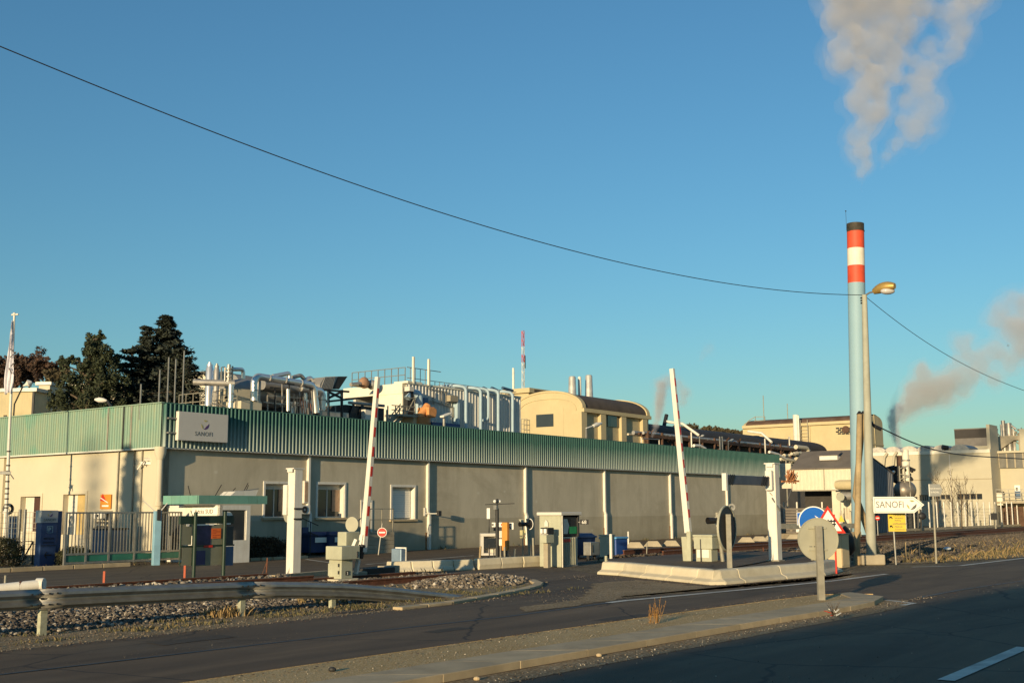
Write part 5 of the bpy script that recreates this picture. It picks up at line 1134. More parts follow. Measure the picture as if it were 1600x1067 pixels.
MB().bar((wt * .3, -.014, zs - 1.0), (wt * .72, -.014, zs - 1.0), .006, .03).bar((wt * .3, -.014, zs - 1.0), (wt * .42, -.014, zs - .9), .006, .03).bar((wt * .3, -.014, zs - 1.0), (wt * .42, -.014, zs - 1.1), .006, .03).build('arrow', m_black, T)
# flagpole
g = P(8, 850, G(7, 884).y + 3); g.z = 0; tp = P(22.5, 492, g.y) - g; T = thing('flagpole', 'white flagpole at far left with a limp furled white flag', 'flagpole', g)
MB().tube([(0, 0, 0), tp], [.07, .035], 10).build('pole', m_white, T, smooth=True); MB().cyl(tp + Vector((-.1, 0, 0)), tp + Vector((.14, 0, .02)), .035).ball(tp + Vector((0, 0, .03)), .06).build('finial', m_white, T, smooth=True)
fg = MB(); n1, n2 = 26, 9
def fp(v): return (Vector((0, 0, 0)).lerp(tp, (P(20, v, g.y).z) / tp.z))
for i in range(n1 + 1):
    f = i / n1; v = 503 + 112 * f; c = fp(v); wdt = (.03 + .32 * min(1, f * 1.4)) * (1 - max(0, f - .85) * 2.2)
    for j in range(n2 + 1):
        a = j / n2; fg.v.append((c.x - .05 - .05 * f + wdt * (a - .4) * .95, c.y - .06 + .05 * math.sin(a * 14 + f * 5) * (1 - f * .3), c.z - .04 * math.sin(a * 6 + f)))
for i in range(n1):
    for j in range(n2): a = i * (n2 + 1) + j; fg.f.append((a, a + 1, a + n2 + 2, a + n2 + 1))
fl = fg.build('flag', M('flag_cloth', (.66, .64, .68), .8, var=.1, sc=6), T, smooth=True); sm = fl.modifiers.new('th', 'SOLIDIFY'); sm.thickness = .01
for v0, v1, u0, u1 in ((545, 552, 16, 24), (558, 550, 16, 25), (575, 584, 14, 19), (572, 566, 17, 23)): a, b = P(u0, v0, g.y - .17) - g, P(u1, v1, g.y - .17) - g; MB().bar(a, b, .02, .035).build('flag_mark', m_ink, T)
mb = MB()
for v in (705, 727, 736, 741, 752, 763, 771, 779, 788, 793): c = fp(v); mb.tube([c - Vector((0, 0, .022)), c + Vector((0, 0, .022))], .073, 10)
mb.build('pole_bands', m_dark, T, kind='stuff')
c = fp(741); cctv(g + c + Vector((.12, -.05, 0)), -.9, 'security camera clamped half way up the flagpole')
c = P(13, 795, g.y + .2); T = thing('round_sign', 'round sign seen from behind near the foot of the flagpole', 'sign', Vector((c.x, c.y, 0))); MB().ring((0, 0, c.z), .1, .2, (0, 1, 0), .03, 26).build('disc', m_dark, T); MB().bar((-.17, -.03, c.z - .15), (.08, -.03, c.z + .18), .02, .06).build('stroke', m_white, T); MB().cyl((0, .05, 0), (0, .05, c.z), .03).build('pole', m_white, T)
T = thing('parked_panel', 'dark upright panel at the base of the flagpole', 'panel', Vector((P(11, 850, 41).x, 41, 0))); MB().box(-.1, .3, 0, .1, 0, P(13, 806, T.location.y).z).build('panel', m_steelblue, T, bevel=.01); MB().box(-.12, .32, -.02, .12, 0, .1).build('foot', m_conc, T)
# small planted curb under totem and gate
lsheet('planting_bed', [(-14, -1.9), (-2.6, -1.75), (-1.9, -1.0), (-2.2, -.2), (-14, 0)], .012, m_shoulder)
ke = thing('bed_kerb', None, None, W(0, 0), ROT, kind='structure')
for i in range(9): x = -11.4 + i; MB().box(x, x + .97, -1.98, -1.85, 0, .13).build('kerb_stone', m_kerb, ke, bevel=.012)
# kerb along the hedge
for i in range(6):
    p, q = st(372 + i * 18, 877 - i * .8), st(389 + i * 18, 876 - i * .8); MB().bar((*p, .05), (*q, .05), .12, .1).build('kerb_stone', m_kerb, ke)

# =================================================================== GUARD RAIL
gp = [(-34, -18.6), (-11, -18.6), (-8, -18.65), (-6, -18.75)]
T = thing('guard_rail', 'long grey corrugated steel guard rail dipping into the verge at its end', 'guard rail', W(0, 0), ROT)
prof = [(0.00, .0), (.0, .02), (-.075, .055), (-.08, .09), (.0, .135), (.0, .155), (-.08, .20), (-.075, .235), (0, .27), (0, .28)]
GZP = [(-60, .73), (-34, .71), (-16.2, .655), (-14.1, .61), (-11.7, .55), (-10.5, .48), (-9.5, .40), (-8.4, .28), (-7.5, .16), (-6.5, .03), (-5.8, -.1)]
def gz(s):
    for (a, za), (b, zb) in zip(GZP, GZP[1:]):
        if s <= b: f = (s - a) / (b - a); return za + (zb - za) * f - .28
    return -.4
secs = [(-34, -30), (-30, -26), (-26, -22), (-22, -19.6), (-19.6, -15.6), (-15.6, -11.9), (-11.9, -6.1)]
def gt_(s):
    for i in range(len(gp) - 1):
        if s <= gp[i + 1][0]: a, b = gp[i], gp[i + 1]; return a[1] + (b[1] - a[1]) * (s - a[0]) / (b[0] - a[0])
    return gp[-1][1]
for k, (a, b) in enumerate(secs):
    mb = MB(); n = 10; b2 = b + .12
    for i in range(n + 1):
        s = a + (b2 - a) * i / n; t = gt_(s) - (.009 if k % 2 else 0); z = gz(s)
        for y_, z_ in prof: mb.v.append((s, t + y_, z + z_))
    m = len(prof)
    for i in range(n):
        for j in range(m - 1): q = i * m + j; mb.f.append((q, q + m, q + m + 1, q + 1))
    o = mb.build('beam', m_galv, T, smooth=True); sm = o.modifiers.new('th', 'SOLIDIFY'); sm.thickness = .004
    if k < 6:
        for dx in (-.06, .06, .2, .32):
            for z_ in (.068, .216):
                MB().disc((b + dx - .1, gt_(b) - .09, gz(b) + z_), .014, (0, 1, 0), .016, 6).build('bolt', m_dark, T)
        MB().disc((b + .03, gt_(b) - .012, gz(b) + .155), .026, (0, 1, 0), .02, 8).build('bolt', m_dark, T)
for s in (-19.3, -15.5, -11.95, -9.9):
    z = gz(s) + .22; MB().box(s - .05, s + .05, gt_(s) + .02, gt_(s) + .03, 0, z).box(s - .05, s - .042, gt_(s) + .03, gt_(s) + .1, 0, z).box(s + .042, s + .05, gt_(s) + .03, gt_(s) + .1, 0, z).build('post', M('lichen_post', (.37, .37, .26), .8, var=.25, sc=14), T)
    MB().box(s - .05, s + .05, gt_(s) - .0, gt_(s) + .018, gz(s) + .1, gz(s) + .2).build('spacer', m_galvdull, T)
# second rail end behind it: rounded white tube
e = G(70, 0 + 926, .0); yq = 19.0
a = P(-60, 926, yq); b = P(66, 912.5, yq + .6); T = thing('rail_end', 'rounded white end of a second guard rail behind the first at left', 'guard rail', Vector((b.x, b.y, 0)))
MB().tube([a - T.location, b - T.location], .085, 14).build('tube', m_white, T, smooth=True); MB().tube([b - T.location - Vector((.09, 0, 0)), b - T.location + Vector((.03, 0, .0))], .105, 16).build('end_collar', m_white, T, smooth=True)
MB().cyl((-.6, .05, -.0), (-.6, .05, b.z - .05), .04).cyl((-.62, 0, b.z), (-.62, 0, b.z + .15), .02).build('post', m_galvdull, T)
for x in (-.36, ): q = (b - T.location).lerp(a - T.location, .27); MB().tube([q - Vector((.015, 0, 0)), q + Vector((.015, 0, 0))], .09, 14).build('joint', m_rust, T)
for (u, v, vt, lab) in ((162, 914, 892, 'short orange-red marker stake behind the guard rail at left'), (288, 908, 880, 'orange-red marker stake beside the information board'), ):
    g = G(u, v); o = MB().box(-.025, .025, -.01, .01, 0, P(u, vt, g.y).z).build('marker_stake', M('faded_orange_stake', (.42, .09, .04), .7, var=.2), loc=g); tag(o, lab, 'stake', 'orange marker stakes')
g = G(415.5, 908); T = thing('marker_stake', 'rusty bent stake in a small concrete block left of the white gauge post', 'stake', g); MB().bar((0, 0, 0), (0.02, 0, P(415, 871, g.y).z), .03).bar((-.15, 0, .02), (0, 0, .45), .012).build('rod', m_rust, T); MB().box(-.15, .17, -.1, .1, 0, .1).build('block', m_whitecon, T, bevel=.01)
# trough edge by the left barrier
A, B = G(420, 908), G(512, 899); T = thing('channel_kerb', None, None, W(0, 0), ROT, kind='structure')
p, q = st(425, 906), st(512, 898); MB().bar((*p, .06), (*q, .06), .18, .12).build('edge', m_kerb, T)
# stakes on the right
for (u, v, vt, lab, m_, r) in ((1010, 876, 847, 'thin steel stake standing between the white island and the long wall', m_galvdull, .02), (1194, 875, 855, 'thin brown stake left of the right gauge post', m_rust, .025), (1166, 862, 849, 'short pale stake beyond the track behind the island', m_galvdull, .035), (1202, 860, 845, 'pale stake leaning by the track left of the right gauge post', m_galvdull, .04),
                            (1085, 839, 798, 'thin steel signal rod in front of the long grey wall', m_galv, .03), (1415, 877, 847, 'thin brown stake on the bank beside the yellow sign pole', m_wood, .03), (1438, 878, 846, 'dark slender stake in the bank between the two sign poles', m_dark, .03)):
    post('thin_stake', lab, 'stake', u, v, vt, r, m_, lean=R_.uniform(-.04, .04))
g = G(1145, 844); T = thing('round_sign', 'tiny pale round sign on a thin pole against the long grey wall', 'sign', g); c = P(1145, 792, g.y); MB().ring((0, 0, c.z), .1, .2, (0, 1, 0), .02, 20).build('disc', m_galv, T); MB().cyl((.02, .03, 0), (.02, .03, c.z), .03).build('pole', m_galv, T)
T = thing('rod_signal', 'small two-lens box on a pole before the long grey wall', 'signal', G(1085, 837)); c = P(1086, 804, T.location.y); MB().box(-.12, .1, -.05, .05, c.z - .28, c.z + .25).build('box', m_galv, T, bevel=.02); MB().disc((0, -.06, c.z + .1), .06, (0, 1, 0), .02, 12).disc((0, -.06, c.z - .12), .06, (0, 1, 0), .02, 12).build('lens', m_dark, T); MB().cyl((0, .06, 0), (0, .06, c.z), .03).build('pole', m_galv, T)
# concrete wheel stops
stops = [(992, 856), (1020, 854), (1048, 853), (1117, 848.5), (1166, 847), (1186, 845.5), (1205, 844), (1240, 842)]
ws = None
for i, (u, v) in enumerate(stops):
    g = G(u, v); pos = ['leftmost, nearest the blue container', 'second from the left', 'third, just left of the right barrier boom', 'fourth, between the boom and the dark round sign', 'fifth, right of the dark round sign', 'sixth', 'seventh, left of the right gauge post', 'last, right of the right gauge post'][i]
    lab = f'trapezoid concrete wheel stop, {pos}'
    if ws is None:
        ws = MB().prism([(-.45, -.12, 0), (.45, -.12, 0), (.24, -.12, .27), (-.2, -.12, .27)], (0, .24, 0)).build('wheel_stop', m_conc, bevel=.02); tag(ws, lab, 'wheel stop', 'concrete wheel stops along the wall'); o = ws
    else: o = ws.copy(); COL.objects.link(o); o['label'] = lab
    o.location = g; o.rotation_euler = (0, 0, R_.uniform(-.1, .1) - .1)
post('white_bucket', 'small white block beside the track right of the gauge post', 'block', 1246, 864, 857, .1, m_signwhite)
post('red_peg', 'tiny red peg at the rail on the right bank', 'peg', 1491.5, 846, 841, .05, m_red)

# litter & weeds
g = G(1301, 962, .1); T = thing('dry_weed', 'dead weed tangled with red and white tape on the median kerb', 'weed', g); mb = MB()
for i in range(34): a = R_.uniform(0, 6.3); h = R_.uniform(.05, .22); p = Vector((math.cos(a), math.sin(a), 0)) * R_.uniform(.02, .16) + Vector((0, 0, h)); mb.tube([(0, 0, 0), p * .6 + Vector((.01, 0, .01)), p], [.003, .002, .001], 4)
mb.build('stems', m_bark, T); mb = MB(); mw = MB()
for i in range(9): a = R_.uniform(0, 6.3); p = Vector((math.cos(a) * .05, math.sin(a) * .05, R_.uniform(0, .06))); (mb if i % 2 else mw).bar(p, p + Vector((R_.uniform(-.09, .09), R_.uniform(-.05, .05), R_.uniform(-.02, .05))), .03, .008)
mb.build('red_tape', m_red, T); mw.build('white_tape', m_signwhite, T)
g = G(1020, 973, .08); T = thing('dry_weed', 'upright brown dry weed on the gravel median', 'weed', g); mb = MB()
for i in range(26):
    a = R_.uniform(0, 6.3); h = R_.uniform(.1, .31) * (1.2 if i % 5 == 0 else 1); b = Vector((R_.uniform(-.06, .09), R_.uniform(-.03, .03), 0)); p = b + Vector((R_.gauss(0, .035), R_.gauss(0, .03), h)); mb.tube([b, b.lerp(p, .5) + Vector((.008, 0, 0)), p], [.003, .0025, .0015], 4)
    for k in range(5): q = b.lerp(p, R_.uniform(.4, 1)); mb.tube([q, q + Vector((R_.uniform(-.02, .02), R_.uniform(-.02, .02), .025))], [.003, .001], 3)
mb.build('stems', M('dry_stem', (.32, .17, .05), .9, var=.2), T)
for (u, v, r, lab) in ((519, 1048, .035, 'dark pebble at the far edge of the median'), (745, 1062, .03, 'pale stone by the median kerb at the bottom'), (936, 1025, .03, 'pale stone on the gravel below the median kerb')):
    mb = MB(); o = mb.ball((0, 0, r * .5), r, 9, 6, (1.2, .9, .75)).build('small_stone', m_dark if u < 600 else m_kerb, loc=G(u, v, .01 if u > 600 else .08)); tag(o, lab, 'stone')
mb = MB().ball((0, 0, .06), .12, 10, 6, (1.3, .8, .5)); tag(mb.build('plastic_litter', M('pale_litter', (.5, .55, .6), .4), loc=G(1480, 859, .15)), 'pale scrap of litter lying on the right bank', 'litter')

# =================================================================== PLANT BEHIND THE BUILDING
def blockT(name, label, cat, s, t, group=None): return thing(name, label, cat, W(s, t), ROT, group)
def pipe(mb, pts, r, fr=None, n=12): return mb.tube(fillet(pts, fr or r * 2.2, 5), r, n)
# ---- roof plant: steel ducts, stacks, cabin (t about 7..12)
def FP(u, v, t): s, z = fac(u, v, t); return Vector((s, t, z))
RP = blockT('roof_plant', 'cluster of shiny steel ducts with a cream cabin above the fascia at left', 'plant', 0, 0)
def add(name, mb, mat, smooth=False, **k): return mb.build(name, mat, RP, smooth=smooth, **k)
t = 7.0; zr = 4.95
# two vertical stacks with caps
for u, v, r, tt, mat in ((328, 566, .17, 8., m_steel), (339, 568, .13, 8.6, m_steeld)):
    p = FP(u, v, tt); add('stack', MB().tube([(p.x, tt, zr), (p.x, tt, p.z - .28), (p.x, tt, p.z - .24), (p.x, tt, p.z - .1), (p.x, tt, p.z - .08), (p.x, tt, p.z)], [r, r, r * .8, r * .8, r * .45, r * .4], 16), mat, True)
def crect(u0, v0, u1, v1, t): a = FP(u0, v1, t); b = FP(u1, v0, t); c = FP(u0, v0, t); d = FP(u1, v1, t); return a.x, b.x, (a.z + d.z) / 2, (b.z + c.z) / 2
# cream cabin: sunlit west faces
def wbox(u0, v0, u1, v1, t, depth, mat, name, label=None, extra=0.8):
    """box whose west face (sunlit) spans the picture columns u0..u1; near corner at u1"""
    s, z1_ = fac(u1, v0, t); _, z0_ = fac(u1, v1, t); t2, _ = side(u0, v0, s); return MB().box(s, s + extra, t, t2, z0_, z1_), s, t2, z0_, z1_
b_, s, t2, z0_, z1_ = wbox(331, 606, 362, 636, 8., 0, m_cream, '', extra=1.1); cab = add('cabin', b_, m_cream)
for f in (.25, .7): MB().disc((s - .02, 8. + (t2 - 8.) * f, (z0_ + z1_) / 2), .09, (1, 0, 0), .03, 12).build('porthole', m_dark, cab)
for f in (.33, .66): MB().box(s - .015, s, 8. + (t2 - 8.) * f - .02, 8. + (t2 - 8.) * f + .02, z0_, z1_).build('seam', m_conc, cab)
b_, s, t2, z0_, z1_ = wbox(312, 625, 377, 648, 7., 0, m_cream, '', extra=1.2); base = add('equipment_plinth', b_, m_cream)
for f in (.15, .4, .6, .8): MB().bar((s - .1, 7. + (t2 - 7.) * f, z0_), (s - .1, 7. + (t2 - 7.) * (f + .08), z1_ + .1), .03).build('strut', m_conc, base)
mb = MB()
for z in (.35, .75): mb.bar((s - .4, 6.8, z1_ + z - .3), (s - .4, t2 + 1, z1_ + z - .3), .03)
for i in range(9): mb.bar((s - .4, 6.8 + (t2 + 1 - 6.8) * i / 8, z1_ - .5), (s - .4, 6.8 + (t2 + 1 - 6.8) * i / 8, z1_ + .45), .03)
add('handrail', mb, m_galvdull)
# big horizontal vessel behind the ducts
p = FP(380, 612, 9.); q = FP(432, 618, 9.); add('vessel', MB().tube([p + Vector((-1.2, 0, -.1)), p, q], [.5, .62, .62], 20), m_pipeg, True)
p = FP(362, 603, 9.6); q = FP(470, 612, 9.6); add('vessel', MB().cyl(p, q, .55, n=20), m_pipeg, True)
# tall shiny vertical ducts
def vp(u, vt, vb, t, r, mat=m_steel, elbow=None, name='duct'):
    a = FP(u, vt, t); b = FP(u, vb, t); pts = [(a.x, t, zr - .3), (a.x, t, a.z)]
    if elbow: pts.append((a.x + elbow[0], t + elbow[1], a.z + elbow[2]))
    add(name, pipe(MB(), pts, r, n=16), mat, True)
vp(361, 601, 640, 6.2, .12); add('duct', MB().cyl(FP(361, 601, 6.2) + Vector((-1.1, 1.2, .1)), FP(361, 600, 6.2) + Vector((.2, 0, .05)), .14, n=14), m_steeld, True)
mb = MB(); a = FP(357, 596, 6.4)
for dz in (0, .2, .4, .55): mb.disc(a + Vector((0, 0, dz)), .16, (0, 0, 1), .05, 14)
mb.cyl(a, a + Vector((0, 0, .75)), .08).cyl(a + Vector((.2, 0, 0)), a + Vector((.2, 0, .7)), .04).cyl(a + Vector((-.2, 0, 0)), a + Vector((-.2, 0, .6)), .04); add('valve_head', mb, m_steeld, True)
add('duct', pipe(MB(), [FP(361, 577, 6.6), FP(380, 577, 6.6), FP(380, 592, 6.6)], .09, .16), m_steel, True)
add('duct', pipe(MB(), [FP(397, 626, 7.), FP(397, 596, 7.), FP(402, 588, 7.), FP(490, 602, 7.), FP(494, 645, 7.)], .165, .32, 16), m_steel, True)
add('duct', pipe(MB(), [FP(404, 632, 7.3), FP(404, 591, 7.3), FP(470, 596, 7.3)], .08, .2), m_steeld, True)
add('duct', pipe(MB(), [FP(470, 606, 8.), FP(504, 611, 8.), FP(504, 640, 8.)], .17, .32, 16), m_steel, True)
add('duct', pipe(MB(), [FP(426, 588, 9.), FP(452, 583, 9.), FP(452, 592, 9.)], .11, .2), m_steel, True)
add('duct', pipe(MB(), [FP(456, 590, 9.3), FP(470, 586, 9.3), FP(475, 592, 9.3)], .1, .2), m_steeld, True)
add('duct', pipe(MB(), [FP(474, 596, 9.3), FP(486, 589, 9.3), FP(490, 602, 9.3)], .11, .2), m_steel, True)
add('duct', MB().cyl(FP(450, 608, 6.8), FP(450, 642, 6.8), .09, n=14), m_steel, True); add('duct', MB().cyl(FP(477, 614, 7.6), FP(477, 645, 7.6), .09, n=10), m_steel, True)
add('duct', MB().cyl(FP(410, 601, 8.2), FP(494, 611, 8.2), .24, n=16), m_pipeg, True); add('duct', MB().cyl(FP(412, 610, 9.), FP(500, 620, 9.), .2, n=16), m_steeld, True); add('duct', MB().cyl(FP(416, 592, 9.), FP(520, 604, 9.), .12, n=12), m_steeld, True)
mb = MB()
for u, v0, v1 in ((346, 574, 600), (351, 573, 600), (418, 618, 648), (430, 620, 650), (441, 600, 650), (459, 616, 648), (464, 618, 648), (468, 612, 650), (484, 618, 648), (512, 612, 650)): mb.bar(FP(u, v0, 7.8), FP(u, v1, 7.8), .05)
for z in (0, .2, .4): p = FP(346, 574, 7.8); q = FP(351, 573, 7.8); mb.bar(p - Vector((0, 0, z)), q - Vector((0, 0, z)), .04)
for (a, b, c, d) in ((418, 618, 470, 622), (430, 630, 500, 636), (330, 630, 380, 640), (412, 628, 440, 632)): mb.bar(FP(a, b, 7.7), FP(c, d, 7.7), .05)
add('support_steel', mb, m_steeld, kind='stuff')
mb = MB()
for i in range(22): u = R_.uniform(455, 490); v = R_.uniform(612, 640); a = FP(u, v, R_.uniform(7.5, 9)); mb.cyl(a, a + Vector((R_.uniform(-.1, .1), 0, -R_.uniform(.3, .9))), .035, n=6)
add('small_pipes', mb, m_steel, True, kind='stuff')
mb = MB()
for i in range(5): a = FP(469 + i * 4, 622 + i * 2, 7.4); mb.bar(a, a + Vector((.15, 0, -.7)), .03)
add('pink_hoses', mb, M('copper_pink_pipe', (.45, .2, .13), .5, .4))
add('dark_backdrop_tank', MB().box(FP(382, 625, 9.9).x, FP(500, 625, 9.9).x, 9.9, 10.4, zr - .4, FP(440, 628, 9.9).z), m_dark)
for i in range(9): p = FP(419 + i * 2.9, 617, 9.5); add('louvre', MB().box(p.x, p.x + .07, 9.45, 9.5, p.z - .06, p.z + .05), m_cream)
for i in range(10): p = FP(419 + i * 2.6, 623.5 + i * .15, 9.5); add('louvre', MB().box(p.x, p.x + .08, 9.45, 9.5, p.z - .35, p.z + .1), m_cream)
for (u, v, t_, r_) in ((420, 591.5, 7., .19), (445, 595, 7., .19), (470, 599, 7., .19), (494, 620, 7., .19), (397, 610, 7., .19), (504, 625, 8., .2), (361, 615, 6.2, .15), (361, 628, 6.2, .15)):
    p = FP(u, v, t_); add('flange', MB().disc(p, r_, (0, 0, 1) if u in (494, 397, 504, 361) else (1, 0, -.18), .05, 16), m_steeld, True)
for u0, v0, t_ in ((430, 606, 6.9), (484, 606, 6.9), (452, 600, 6.9)): p = FP(u0, v0, t_); add('hanger', MB().bar(p, p + Vector((0, 0, -1.4)), .05).bar(p + Vector((-.3, 0, 0)), p + Vector((.3, 0, 0)), .06), m_dark)
# louvred intake hood: ribbed box with slanted mouth
s_, z_ = fac(519, 606, 8.5); hs = thing('intake_hood', 'ribbed metal intake hood with a slanted dark mouth on a steel frame', 'hood', W(0, 0), ROT)
a, b, c, d, e = FP(500, 600, 8.5), FP(507, 589, 8.5), FP(528, 588, 8.5), FP(519, 608, 8.5), FP(500, 607, 8.5)
MB().prism([a, b, c, d, e], (0, 1.4, 0)).build('hood_box', m_pipeg, hs)
for i in range(8): f = (i + .5) / 8; p = e.lerp(d, f); q = b.lerp(c, f * .8); MB().bar(p - Vector((0, .02, 0)), q - Vector((0, .02, 0)), .05).build('rib', m_pipeg, hs)
f_, g_ = FP(543, 588, 8.5), FP(530, 608, 8.5); MB().prism([c, f_, g_, d], (0, .03, 0)).build('mouth', m_dark, hs); MB().prism([c + Vector((0, 1.37, 0)), f_ + Vector((0, 1.37, 0)), g_ + Vector((0, 1.37, 0)), d + Vector((0, 1.37, 0))], (0, .03, 0)).build('mouth_side', m_pipeg, hs)
MB().prism([c, f_, f_ + Vector((0, 0, -.03)), c + Vector((0, 0, -.03))], (0, 1.4, 0)).build('mouth_top', m_pipeg, hs)
mb = MB()
for u0, v0, u1, v1 in ((513, 609, 513, 655), (534, 609, 534, 655), (513, 612, 534, 622), (534, 612, 513, 622), (505, 609, 545, 612), (505, 628, 560, 622)): mb.bar(FP(u0, v0, 8.5), FP(u1, v1, 8.5), .1)
mb.build('steel_frame', m_dark, hs)
# antennas on the roof left
for i, (u, v, lab) in enumerate(((220.5, 600, 'first thin rod aerial above the fascia at left'), (250, 578, 'short rod aerial left of the tall pair of rods'), (264, 558, 'tall rod aerial with a small head above the sign'), (275, 561, 'rod aerial right of the one with a head'), (288, 548, 'tallest rod aerial, nearest the wall sign'))):
    tt = 1.0 + .8 * i; p = FP(u, v, tt); o = MB().cyl((0, 0, 4.9), (0, 0, p.z), .028, n=6).build('roof_aerial', m_galv, loc=W(p.x, tt), rz=ROT, smooth=True); tag(o, lab, 'aerial', 'rod aerials on the roof')
# roof clutter between ducts and tech block
cl_ = blockT('roof_machinery', 'dark roof machinery with coolers under the white parapet', 'machinery', 0, 0)
b0 = FP(540, 630, 10.); b1 = FP(600, 650, 10.); MB().box(b0.x, b1.x, 10, 11.6, 4.9, FP(560, 634, 10).z).build('cooler_body', m_dark, cl_)
for u in (552, 566): p = FP(u, 636, 9.95); MB().prism([(p.x - .4, 9.9, p.z - .6), (p.x + .35, 9.9, p.z - .6), (p.x, 9.9, p.z + .25)], (0, .08, 0)).build('triangular_baffle', m_black, cl_)
p = FP(545, 629, 9.9); q = FP(600, 634, 9.9); MB().cyl(p, q, .08).build('pipe', m_galv, cl_, smooth=True); p = FP(500, 641, 9.); q = FP(545, 640, 9.); MB().box(p.x, q.x, 9, 9.6, 4.9, p.z).build('dark_unit', m_steeld, cl_)
p = FP(573, 640, 9.7); MB().box(p.x - .2, p.x + .3, 9.6, 9.9, 4.9, p.z).build('white_unit', m_white, cl_)
for u in (524, 590, 606): p = FP(u, 634, 9.5); MB().cyl((p.x, 9.5, 4.9), p, .04).build('post', m_galv, cl_)
p = FP(569, 598, 14.); MB().ball(p, .35, 12, 8, (1, .8, 1)).build('round_motor', M('rusty_motor', (.3, .17, .1), .7), cl_, smooth=True); MB().ball(FP(581, 601, 14.), .3, 12, 8).build('round_motor', m_steeld, cl_, smooth=True); MB().cyl(FP(548, 601, 14.), FP(566, 599, 14.), .12).build('pipe', m_steeld, cl_); MB().box(FP(560, 601, 14.).x, FP(584, 603, 14.).x, 13.8, 14.6, 9, FP(572, 603, 14.).z).build('skid', m_dark, cl_)

# ---- tech block
T_ = 12.0; s0, zt0 = fac(635, 597, T_); s1, _ = fac(813, 621, T_); t2, _ = side(548, 609, s0); zt0 = 9.2
tb_ = blockT('process_building', 'white and grey ribbed process building with pale blue ducts down its side', 'building', s0, T_)
Ls, Lt = s1 - s0, t2 - T_
zpar = fac(635, 614, T_)[1]
MB().box(0, .25, 0, side(590, 640, s0)[0] - T_, 0, zpar).build('west_wall', m_techw, tb_); MB().box(-.03, .3, 0.3, Lt + .6, zpar, zt0).build('parapet', m_techw, tb_)
corrugated(0.02, Ls, 0, 0, zt0, .3, .05, shape='trap').build('south_wall', m_techg, tb_); MB().box(Ls - .2, Ls, .01, Lt, 0, zt0).box(.25, Ls, Lt - .2, Lt, 0, zt0).build('rear_wall', m_techg, tb_); MB().box(.3, Ls, .02, Lt, zt0 - .2, zt0 - .05).build('roof', m_techg, tb_)
MB().box(0, 1.3, -.12, 1.0, zt0, zt0 + .12).build('roof_canopy', m_techw, tb_); MB().box(-.02, Ls, -.09, -.055, zt0 - .05, zt0 + .05).build('flashing', m_techw, tb_)
mb = MB()
def TL(u, v, t=T_): s, z = fac(u, v, t); return Vector((s - s0, t - T_, z))
ups = [601, 612, 622, 632, 642]
def SL(u, v): a, z = side(u, v, s0 + .1); return Vector((.1, a - T_, z))
z_r = zt0 + .95
mb.bar((.1, .2, z_r), (.1, Lt, z_r), .04).bar((.1, .2, z_r - .45), (.1, Lt, z_r - .45), .04)
for i in range(9): mb.bar((.1, .2 + (Lt - .2) * i / 8, zt0), (.1, .2 + (Lt - .2) * i / 8, z_r), .04)
mb.bar((.1, .05, z_r), (3.2, .05, z_r), .04)
for i in range(24): mb.bar((.4 + i * .45, .05, zt0), (.4 + i * .45, .05, zt0 + (.95 if i < 5 else .3)), .03)
mb.bar((.1, .05, zt0 + .32), (Ls - .4, .05, zt0 + .32), .035)
mb.build('roof_railing', m_galv, tb_)
for x in (.5, 1.9): MB().bar((x, -.1, zt0), (x, -.1, zt0 + 1.6), .12, .12).build('davit', m_techw, tb_)
# pale ducts with elbows over the roof edge
for (u, v0, v1, r, out) in ((728, 605, 672, .1, .6), (751, 608, 676, .1, .6), (763, 609, 655, .085, .6), (778.5, 611, 680, .1, .6), (801, 614, 682, .095, .9)):
    a = TL(u, v0, T_ - .55); b = TL(u, v1, T_ - .55); q = [(a.x - out, 1.2, a.z + .12), (a.x - .4, -.1, a.z + .1), (a.x, a.y, a.z), (b.x, b.y, max(b.z, 4.5))]
    if u == 763: q.append((b.x - .3, -.15, b.z - .1))
    pipe(MB(), q, r, .25, 14).build('duct', m_duct, tb_, smooth=True)
for u0, u1 in ((712, 728), (735, 751), (755, 765), (768, 778), (785, 801)): a = TL(u0, 607, T_ + .4); b = TL(u1, 611, T_ + .4); MB().cyl(a + Vector((0, 0, .05)), b + Vector((0, 0, .02)), .1).build('roof_pipe', M('dark_blue_pipe', (.05, .10, .16), .4), tb_, smooth=True)
a = TL(653, 614, T_ - .45); pipe(MB(), [(a.x - .55, -.05, a.z - .1), (a.x, a.y, a.z + .0), (a.x + .1, a.y, TL(655, 646, T_ - .45).z)], .28, .4, 14).build('duct', m_duct, tb_, smooth=True)
a, b = TL(663, 621, T_ - .3), TL(669, 650, T_ - .3); MB().box(a.x, b.x, -.3, -.06, b.z, a.z).build('riser_box', m_steelblue, tb_)
a, b = TL(715, 625, T_ - .4), TL(717.5, 668, T_ - .4); MB().box(a.x, b.x + .05, -.4, -.06, b.z, a.z).build('riser', m_duct, tb_); MB().box(a.x - .75, a.x, -.45, -.06, a.z - .12, a.z + .25).build('vent_hood', m_conc, tb_)
a, b = TL(673, 655, T_ - .8), TL(717, 668, T_ - .8); MB().box(a.x, b.x, -.9, -.1, 4.6, a.z - .15).build('blue_tank', M('deep_blue_tank', (.03, .07, .18), .5), tb_)
for u in (677, 690, 697): a, b = TL(u, 612, T_ - .12), TL(u, 632, T_ - .12); MB().bar(a, b, .06).build('cable_ladder', m_galv, tb_)
for (u0, v0, u1, v1) in ((666, 606, 700, 613), (672, 626, 708, 636), (708, 636, 708, 652)): MB().bar(TL(u0, v0, T_ - .15), TL(u1, v1, T_ - .15), .05).build('conduit', m_galvdull, tb_)
